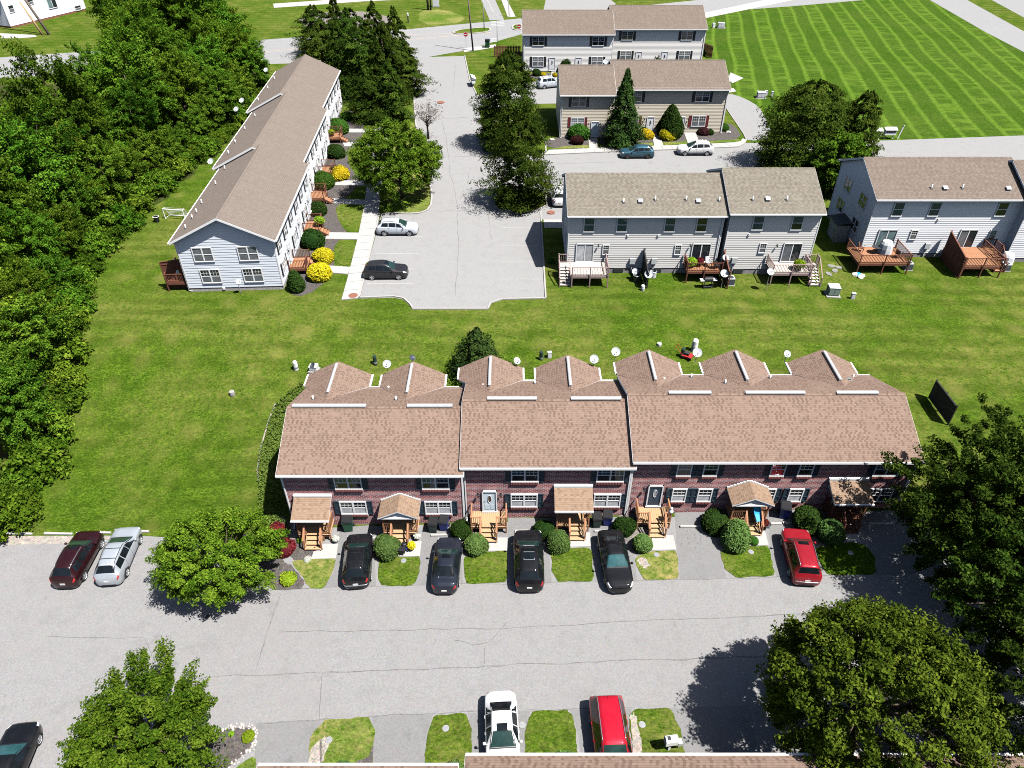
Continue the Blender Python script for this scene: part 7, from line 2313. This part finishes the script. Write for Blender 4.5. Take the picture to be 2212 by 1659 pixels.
# --- mail boxes, poles, signs
def mailbox(label, X, Y, w, n, rz=0, h=1.45):
    p = G(X, Y); e = empty('mail_station', p, rz, label, 'mailbox', 'white mail stations beside the roads')
    m = MB()
    for sx in (-1, 1): m.box(sx * w * .38 - .05, sx * w * .38 + .05, -.05, .05, -.1, h * .45)
    m.build('post', M['trim_white'], e)
    m = MB(); m.box(-w / 2, w / 2, -.28, .28, h * .45, h); m.build('housing', M['trim_white'], e)
    m = MB(); m.face([(-w / 2 - .1, -.42, h - .04), (w / 2 + .1, -.42, h - .04), (w / 2 + .1, .3, h + .22), (-w / 2 - .1, .3, h + .22)]); m.box(-w / 2 - .1, w / 2 + .1, -.42, .3, h - .06, h - .03); m.build('roof', M['trim_white'], e)
    for i in range(n):
        m = MB(); a = -w / 2 + .08 + (w - .16) * i / n; m.box(a + .03, a + (w - .16) / n - .03, -.292, -.28, h * .68, h - .08); m.build('mail_slot', M['metal_dark'], e)
mailbox('left white mail station with dark slots at the edge of the mown field', 1889, 302, 1.35, 4)
mailbox('right white mail station with dark slots at the edge of the mown field', 1918, 300, 1.6, 4)
mailbox('long white mail station on the grass beside the access road', 1022, 185, 2.2, 6, RAD(100))
def white_post():
    p = G(1938, 300); e = empty('leaning_post', p, 0, 'leaning white post at the right of the two mail stations', 'post')
    m = MB(); m.bar((0, 0, -.1), (.35, 0, 1.9), .16, .12); m.build('shaft', M['trim_white'], e)
    m = MB(); m.bar((.33, 0, 1.9), (.36, 0, 2.0), .2, .16); m.build('cap', M['trim_white'], e)
white_post()
def sign_disc(label, X, Y, h, r=.38):
    p = G(X, Y); e = empty('no_entry_sign', p, 0, label, 'road sign', 'no entry signs at the junction')
    m = MB(); m.box(-.03, .03, -.02, .02, -.1, h + r); m.build('post', M['metal_grey'], e)
    m = MB(); m.lathe([(.001, -.05), (r, -.05), (r, -.03)], 0, h, 24, 0, 'y'); o = m.build('plate', M['sign_red'], e)
    m = MB(); m.lathe([(r, -.049), (r * 1.14, -.048), (r * 1.14, -.03)], 0, h, 24, 0, 'y'); m.build('border', M['plastic_white'], e)
    m = MB(); m.box(-r * .72, r * .72, -.058, -.051, h - r * .16, h + r * .16); m.build('bar', M['plastic_white'], e)
sign_disc('round red no entry sign beside the wooden pole at the junction', 1007, 104, 2.6, .42)
sign_disc('round red no entry sign by the red fence left of the top row', 1121, 86, 2.6, .42)
def pole(label, X, Y, h, r, mat, lean=(0, 0), arm=None, name='utility_pole', rz=0):
    p = G(X, Y); e = empty(name, p, rz, label, 'pole')
    m = MB(); m.tube([(0, 0, -.2), (lean[0] * .5, lean[1] * .5, h * .5), (lean[0], lean[1], h)], [r, r * .85, r * .7], 9); m.build('shaft', M[mat], e, smooth_shade=True)
    if arm:
        m = MB(); m.tube([(lean[0], lean[1], h - .2), (lean[0] + arm[0] * .6, lean[1] + arm[1] * .6, h + .1), (lean[0] + arm[0], lean[1] + arm[1], h)], .06, 6); m.build('arm', M['metal_grey'], e)
        m = MB(); m.box(lean[0] + arm[0] - .3, lean[0] + arm[0] + .3, lean[1] + arm[1] - .12, lean[1] + arm[1] + .12, h - .1, h + .06); m.build('lamp_head', M['metal_grey'], e)
pole('tall wooden utility pole at the junction, leaning a little left', 1022, 110, 15.5, .17, 'pole_wood', (-1.1, .4))
pole('slim street lamp pole on the kerbed median of the main road', 1046, 65, 6.8, .11, 'metal_grey', (-.1, 0), (-1.5, 0), 'street_lamp')
pole('thin grey signal pole beside the pedestrian crossing', 1074, 93, 5.6, .07, 'metal_grey', (0, 0), None, 'signal_pole')
pole('left shaft of the twin wooden poles on the grass bank', 925, 22, 9, .3, 'pole_wood', (-.2, 0))
pole('right shaft of the twin wooden poles on the grass bank', 930.5, 22, 9, .22, 'pole_wood', (.2, 0))
pole('tall pale utility pole before the far white house', 107, 75, 16, .28, 'pole_wood', (-7.0, 2))
pole('short brown pole stub beside the tall pale one', 93, 76, 6.5, .22, 'wood_pine', (-2.6, .5))
pole('slim white road sign post on the path across the main road', 1100, 36, 4.5, .09, 'metal_grey', (-.2, 0))
def hydrant():
    p = G(882, 49); e = empty('marker_post', p, 0, 'dark marker post with a bluish top on the grass across the road', 'post')
    m = MB(); m.lathe([(.16, 0), (.14, 1.2), (.16, 1.25), (.16, 1.6), (.05, 1.8)], 0, 0, 10); m.build('shaft', M['metal_dark'], e)
    m = MB(); m.lathe([(.22, 1.4), (.22, 1.9), (.03, 2.1)], 0, 0, 10); m.build('cap', M['utility_grey'], e)
    p = G(942, 15); e = empty('white_sign', p, 0, 'white cabinet sign standing on the grass right of the twin poles', 'sign')
    m = MB(); m.box(-.75, .75, -.3, .3, .2, 2.2); m.build('panel', M['utility_pale'], e)
    m = MB(); m.box(-.85, .85, -.4, .4, -.1, .22); m.build('base', M['old_concrete'], e)
hydrant()

# red paling fences beside the top row
def palings(label, a, b, h, mat):
    a, b = Vector((*a, 0)), Vector((*b, 0)); L = (b - a).length
    e = empty('paling_fence', a, math.atan2(b.y - a.y, b.x - a.x), label, 'fence', 'red paling fences beside the top row')
    n = int(L / .3)
    me = MB(); me.box(-.12, .12, -.02, .02, .05, h); me = me.mesh('paling', M[mat])
    for i in range(n): link('paling', me, e, (L * (i + .5) / n, 0, 0))
    for q in (.3, .8):
        m = MB(); m.box(0, L, .022, .07, h * q, h * q + .1); m.build('fence_rail', M[mat], e)
palings('red paling fence left of the top row beside the no entry sign', (-3.6, 151.5), (1.7, 151.5), 2.1, 'wood_red')
palings('red paling fence at the right end of the top row', (36.6, 156.5), (39.2, 150.5), 2.2, 'wood_red')

# --- soccer goal on the side lawn
def goal():
    p = G(379, 474); e = empty('soccer_goal', (p.x, p.y, 0), RAD(-8), 'white soccer goal with net on the strip of lawn behind the white row', 'soccer goal')
    m = MB()
    w, h, d = 1.25, 1.25, 1.0
    for s in (-1, 1):
        m.tube([(s * w, 0, 0), (s * w, 0, h), (s * w, .35, h), (s * w, d, .03), (s * w, 0, .03)], .05, 6)
    m.tube([(-w, 0, h), (w, 0, h)], .05, 6); m.tube([(-w, d, .03), (w, d, .03)], .04, 6)
    m.build('frame', M['plastic_white'], e)
    n = MB()
    for i in range(13):
        x = -w + 2 * w * i / 12; n.tube([(x, .35, h), (x, d, .05)], .008, 3)
    for i in range(7):
        z = h * i / 6 + .04; y = d - (d - .35) * i / 6; n.tube([(-w, y, z), (w, y, z)], .008, 3)
    tag(n.build('net', M['net_white'], e), kind='stuff')
    p = G(340, 479); e = empty('dark_bucket', (p.x, p.y, 0), 0, 'dark bucket with a pale rim on the lawn left of the soccer goal', 'bucket')
    m = MB(); m.lathe([(.01, 0), (.26, 0), (.33, .65)], 0, 0, 14); m.build('pail', M['plastic_black'], e)
    m = MB(); m.lathe([(.33, .62), (.36, .66), (.30, .67)], 0, 0, 14); m.build('rim', M['plastic_white'], e)
goal()

# --- shed, grills, air conditioners and clutter by the rear walls
def shed():
    e = empty('garden_shed', (37.0, 74.6, 0), RAD(-3), 'small dark grey shed against the shaded gable end of the right townhouse', 'shed')
    m = MB(); m.box(-.8, .62, -1.2, 1.2, 0, 2.1); m.build('wall', M['metal_grey'], e)
    m = MB(); m.face([(-.95, -1.3, 2.12), (.68, -1.3, 2.4), (.68, 1.3, 2.4), (-.95, 1.3, 2.12)]); m.box(-.95, .68, -1.3, 1.3, 2.05, 2.115); m.build('roof', M['metal_dark'], e)
    m = MB(); m.box(-.82, -.8, -.6, .6, .1, 1.9); m.build('door', M['utility_grey'], e)
shed()
def aircon(label, x, y, rz=0):
    e = empty('air_conditioner', (x, y, T(x, y)), rz, label, 'air conditioner', 'air conditioners by the rear walls')
    m = MB(); m.box(-.45, .45, -.45, .45, -.05, .07); m.build('pad', M['old_concrete'], e)
    m = MB(); m.box(-.37, .37, -.37, .37, .072, .78); m.build('housing', M['utility_grey'], e)
    m = MB()
    for i in range(8): m.box(-.375, .375, -.383, -.371, .12 + i * .08, .15 + i * .08); m.box(.371, .383, -.375, .375, .12 + i * .08, .15 + i * .08)
    m.build('louvre', M['metal_dark'], e)
    m = MB(); m.lathe([(.30, .80), (.26, .81), (.06, .82), (.01, .83)], 0, 0, 16); m.build('fan_guard', M['metal_dark'], e)
aircon('grey air conditioner on a pad beside the near end of the brown fence', 22.35, 64.3)
aircon('pale air conditioner half under the long reddish deck at its right end', 41.9, 67.4)
aircon('grey air conditioner in the shaded right corner by the last deck', 52.1, 67.2)
def grill(label, x, y, z, rz=0, covered=False, sc=1.0):
    e = empty('barbecue_grill', (x, y, z), rz, label, 'grill', 'barbecue grills on the decks and lawns'); e.scale = (sc,) * 3
    if covered:
        m = MB(); m.lathe([(.62, .02), (.60, .5), (.55, .95), (.42, 1.18), (.01, 1.25)], 0, 0, 10); m.build('cloth_cover', M['cover_grey'], e)
        return
    m = MB()
    for sx in (-.45, .45):
        for sy in (-.22, .22): m.box(sx - .03, sx + .03, sy - .03, sy + .03, 0, .8)
    m.box(-.48, .48, -.25, .25, .15, .2); m.build('cart', M['metal_dark'], e)
    m = MB(); m.box(-.42, .42, -.28, .28, .8, .95); m.tube([(-.42, 0, .95), (.42, 0, .95)], .28, 12); m.build('hood', M['plastic_black'], e)
    for s in (-1, 1):
        m = MB(); m.box(*sorted((s * .44, s * .85)), -.27, .27, .88, .92); m.build('side_shelf', M['utility_pale'], e)
grill('black grill with pale side shelves on the grass before the reddish deck', 19.9, 63.6, 0, RAD(4))
grill('grill under a pale cloth cover on the long reddish deck', 39.55, 68.6, 1.26, 0, True, 1.15)
grill('covered grill under a round beige lid at the far right deck corner', 52.6, 68.2, 0, 0, True, 1.2)
def drum(label, X, Y, r, h, mat):
    p = G(X, Y); e = empty('storage_drum', p, 0, label, 'drum'); m = MB(); m.lathe([(.01, 0), (r * .9, 0), (r, h), (r * .9, h + .02)], 0, 0, 14); m.build('barrel', M[mat], e)
    m = MB(); m.lathe([(r * 1.02, h * .92), (r * 1.04, h), (r * .9, h + .03)], 0, 0, 14); m.build('rim', M['metal_grey'], e)
drum('dark drum standing left of the dividing fence of the grey pair', 1374, 608, .38, .8, 'metal_dark')
drum('pale lidded drum right of the dividing fence of the grey pair', 1410, 598, .36, .7, 'utility_grey')
def pot(label, loc, leaf, r=.22, name='potted_plant', group='potted plants on the decks and stoops', potm='terracotta'):
    e = empty(name, loc, 0, label, 'potted plant', group)
    m = MB(); m.lathe([(.01, 0), (r * .7, 0), (r, r * 1.5), (r * .85, r * 1.45)], 0, 0, 12); m.build('pot', M[potm], e)
    key = ('pot', leaf)
    if key not in CACHE: CACHE[key] = shrub_mesh(700 + len(CACHE), .42, .42, .36, 500, .09, leaf, None, 'ball', jit=.2)
    o = link('foliage', CACHE[key], e, (0, 0, r * 1.5 + .18)); o.scale = (r / .22,) * 3
pot('green potted plant on the second stoop of the white row', Vector((*at(692, 484, .9)[:2], .73)), 'leaf_lime', .3)
pot('small potted plant on the farthest visible stoop of the white row', Vector((*at(717, 291, .9)[:2], .73)), 'leaf_lime', .25)
pot('leafy potted plant on the brown railed deck of the taller grey half', Vector((29.2, 64.8, 1.41)), 'leaf_lime', .3)
pot('green potted plant at the left end of the crowded reddish deck', Vector((18.4, 65.5, 1.33)), 'leaf_lime', .28)
pot('red flowering pot on the crowded reddish deck', Vector((19.3, 65.7, 1.33)), 'leaf_red', .22)
p = G(890, 1188); pot('yellow flowering pot on the concrete path beside the mower', Vector((p.x, p.y, p.z + .055)), 'leaf_gold', .15)
p = G(1648, 1140); pot('small pot with pink flowers at the foot of the gabled porch by the blue slide', Vector((p.x, p.y, p.z + .05)), 'leaf_red', .17)
p = G(727, 1172); pot('white flower pot right of the first porch steps', Vector((p.x, p.y, p.z + .03)), 'leaf_white', .13, potm='plastic_white')
p = G(659, 1160); pot('white flowering planter left of the first porch steps', Vector((p.x, p.y, p.z + .03)), 'leaf_white', .16, potm='plastic_black')
p = G(902, 1166); pot('pale flowering pot right of the gabled porch steps', Vector((p.x, p.y, p.z + .03)), 'leaf_white', .13)
def mower():
    p = G(874, 1184); e = empty('push_mower', (p.x, p.y, p.z + .06), RAD(175), 'blue and black push mower parked on the concrete path before the gabled porch', 'lawn mower')
    m = MB(); m.box(-.27, .27, -.33, .33, .1, .28); m.build('mower_deck', M['plastic_blue'], e)
    m = MB(); m.lathe([(.17, .28), (.18, .45), (.1, .5), (.01, .5)], 0, 0, 12); m.build('engine', M['plastic_black'], e)
    for sx in (-1, 1):
        for sy in (-.28, .28):
            m = MB(); m.tube([(sx * .27, sy, .11), (sx * .33, sy, .11)], .11, 12); m.build('wheel', M['tyre_rubber'], e)
    m = MB(); m.tube([(-.22, .3, .25), (-.22, 1.0, .95), (.22, 1.0, .95), (.22, .3, .25)], .018, 6); m.build('handle', M['metal_dark'], e)
    m = MB(); m.box(-.2, .2, .36, .75, .3, .6); m.build('grass_bag', M['plastic_black'], e)
    p = G(1484, 772); e = empty('push_mower', (p.x, p.y, p.z), RAD(60), 'red push mower on the rear lawn between the pedestal and the dish', 'lawn mower')
    m = MB(); m.box(-.35, .35, -.45, .45, .1, .3); m.build('mower_deck', M['red_paint'], e)
    m = MB(); m.box(-.2, .2, -.15, .2, .3, .55); m.build('engine', M['metal_dark'], e)
    for sx in (-1, 1):
        for sy in (-.36, .36):
            m = MB(); m.tube([(sx * .36, sy, .14), (sx * .43, sy, .14)], .14, 12); m.build('wheel', M['tyre_rubber'], e)
    m = MB(); m.tube([(-.25, .4, .3), (-.25, 1.1, 1.0), (.25, 1.1, 1.0), (.25, .4, .3)], .022, 6); m.build('handle', M['red_paint'], e)
mower()
def slide():
    e = empty('toy_slide', (17.15, 33.75, -.68), RAD(10), 'bright blue plastic slide leaning on the rail of the gabled porch', 'toy slide')
    m = MB()
    pts = [(-.3, .4, 1.35), (-.28, .05, 1.15), (-.25, -.35, .65), (-.2, -.75, .35)]
    for i in range(3):
        a, b = Vector(pts[i]), Vector(pts[i + 1]); m.bar(a, b, .48, .05)
    m.build('chute', M['blue_plastic'], e)
    m = MB()
    for sx in (-.24, .24):
        for i in range(3): m.bar(Vector(pts[i]) + Vector((sx, 0, .08)), Vector(pts[i + 1]) + Vector((sx, 0, .08)), .05, .14)
    m.build('side_wall', M['blue_plastic'], e)
    e = empty('cat_figure', (11.0, 33.5, -.02 - .0), 0, 'white cat figure sitting on the corner rail of the roofless stoop', 'figurine')
    m = MB(); m.lathe([(.01, 0), (.16, .02), (.17, .15), (.1, .3), (.07, .34)], 0, 0, 10); m.build('body', M['plastic_white'], e, smooth_shade=True)
    m = MB(); m.lathe([(.01, .32), (.10, .36), (.11, .43), (.06, .5), (.01, .51)], 0, 0, 10); m.build('head', M['plastic_white'], e, smooth_shade=True)
    for s in (-1, 1):
        m = MB(); m.lathe([(.035, .48), (.002, .57)], s * .06, 0, 5); m.build('ear', M['plastic_white'], e)
    p = G(1654, 1143); e = empty('round_charcoal_grill', (p.x, p.y, p.z + .02), 0, 'small round charcoal grill beside the gabled porch steps', 'grill')
    m = MB(); m.lathe([(.01, .28), (.2, .32), (.27, .5), (.26, .56)], 0, 0, 14); m.build('bowl', M['metal_grey'], e, smooth_shade=True)
    m = MB(); m.lathe([(.24, .54), (.01, .545)], 0, 0, 14); m.build('grate', M['metal_dark'], e)
    m = MB()
    for k in range(3): m.tube([(.15 * math.cos(k * 2.1), .15 * math.sin(k * 2.1), .32), (.25 * math.cos(k * 2.1), .25 * math.sin(k * 2.1), 0)], .015, 5)
    m.build('leg', M['metal_dark'], e)
slide()
def street_box():
    p = G(1444, 1619); e = empty('mail_pillar', (p.x, p.y, p.z + .03), RAD(8), 'white mailbox with a dark mark on its top, on the bottom right lawn', 'mailbox')
    m = MB(); m.box(-.06, .06, -.06, .06, 0, .8); m.build('post', M['trim_white'], e)
    m = MB(); m.box(-.33, .33, -.2, .2, .8, 1.15); m.tube([(-.33, 0, 1.15), (.33, 0, 1.15)], .2, 12); m.build('housing', M['trim_white'], e)
    m = MB(); m.box(-.24, -.06, -.12, .08, 1.352, 1.36); m.build('mark', M['metal_dark'], e)
    p = G(1464, 1616); e = empty('newspaper_box', (p.x, p.y, p.z + .03), RAD(8), 'small grey box beside the white mailbox on the bottom right lawn', 'box')
    m = MB(); m.box(-.12, .12, -.15, .15, .5, .8); m.build('housing', M['utility_grey'], e); m = MB(); m.box(-.03, .03, -.03, .03, 0, .5); m.build('post', M['metal_grey'], e)
street_box()
# rocks in the beds, stepping stones, tarp
def rock(label, X, Y, r, mat='rock', name='garden_rock', group=None):
    p = G(X, Y)
    bm = bmesh.new(); bmesh.ops.create_icosphere(bm, subdivisions=2, radius=r)
    for v in bm.verts: v.co *= random.uniform(.8, 1.15); v.co.z *= .5
    me = bpy.data.meshes.new(name); bm.to_mesh(me); bm.free(); me.materials.append(M[mat])
    tag(link(name, me, None, (p.x, p.y, p.z + r * .25)), label, 'rock', group)
rock('pale rock on the mulch left of the low beige half', 1192, 303, .38)
rock('pale rock on the mulch at the right end of the beige row', 1573, 287, .38)
for k, (X, Y) in enumerate(((1795, 575), (1803, 585), (1790, 592), (1812, 578))):
    p = G(X, Y); m = MB(); m.lathe([(.001, .07), (.42, .07), (.45, 0)], 0, 0, 7); o = m.build('stepping_stone', M['stone_grey'], None, (p.x, p.y, 0), (0, 0, k)); o.scale = (1, .7, 1)
    tag(o, 'flat grey stepping stone in the shade between the grey and right townhouses', 'stepping stone', 'stepping stones beside the right townhouse')
def heap():
    p = G(1856, 597); e = empty('toy_heap', (p.x, p.y, 0), 0, 'heap of blue and white toys and tarp at the foot of the long reddish deck', 'toys')
    for k, mt in enumerate(('blue_plastic', 'plastic_white', 'plastic_white', 'utility_pale', 'wood_pale', 'blue_plastic')):
        m = MB(); r = random.uniform(.18, .4); m.lathe([(.01, 0), (r, .02), (r * .8, r * .5), (.01, r * .7)], 0, 0, 7)
        m.build('toy', M[mt], e, (random.uniform(-.5, .5), random.uniform(-.3, .3), 0), (random.uniform(-.4, .4), random.uniform(-.4, .4), k))
heap()
def chair(label, loc, rz, mat, group='patio chairs on the decks'):
    e = empty('patio_chair', loc, rz, label, 'chair', group)
    m = MB(); m.box(-.26, .26, -.26, .26, .38, .43); m.build('seat', M[mat], e)
    m = MB(); m.bar((0, .25, .42), (0, .38, .95), .5, .04, 0, (0, 1, 0)); m.build('backrest', M[mat], e)
    for sx in (-.24, .24):
        for sy in (-.24, .24):
            m = MB(); m.box(sx - .02, sx + .02, sy - .02, sy + .02, 0, .38); m.build('leg', M[mat], e)
        m = MB(); m.box(sx - .03, sx + .03, -.28, .28, .6, .64); m.build('armrest', M[mat], e)
chair('grey folding chair leaning by the dark patio door of the grey pair', (20.2, 65.6, 1.33), .4, 'utility_grey')
chair('dark chair on the crowded reddish deck near the corner', (20.9, 65.2, 1.33), 1.9, 'metal_dark')
chair('dark chair at the right end of the long reddish deck', (40.6, 67.6, 1.26), 2.2, 'metal_dark')
chair('red brown wooden chair at the left of the long reddish deck', (37.2, 69.0, 1.26), 1.0, 'wood_red')
# table, bench ends on the right deck
def table():
    e = empty('patio_table', (38.6, 68.6, 1.26), 0, 'round dark table left of the covered grill on the long reddish deck', 'table')
    m = MB(); m.lathe([(.01, .72), (.5, .72), (.5, .69), (.01, .69)], 0, 0, 16); m.build('tabletop', M['metal_dark'], e)
    m = MB(); m.tube([(0, 0, .69), (0, 0, 0)], .04, 6); m.lathe([(.25, .0), (.25, .03), (.02, .05)], 0, 0, 12); m.build('pedestal', M['metal_dark'], e)
table()
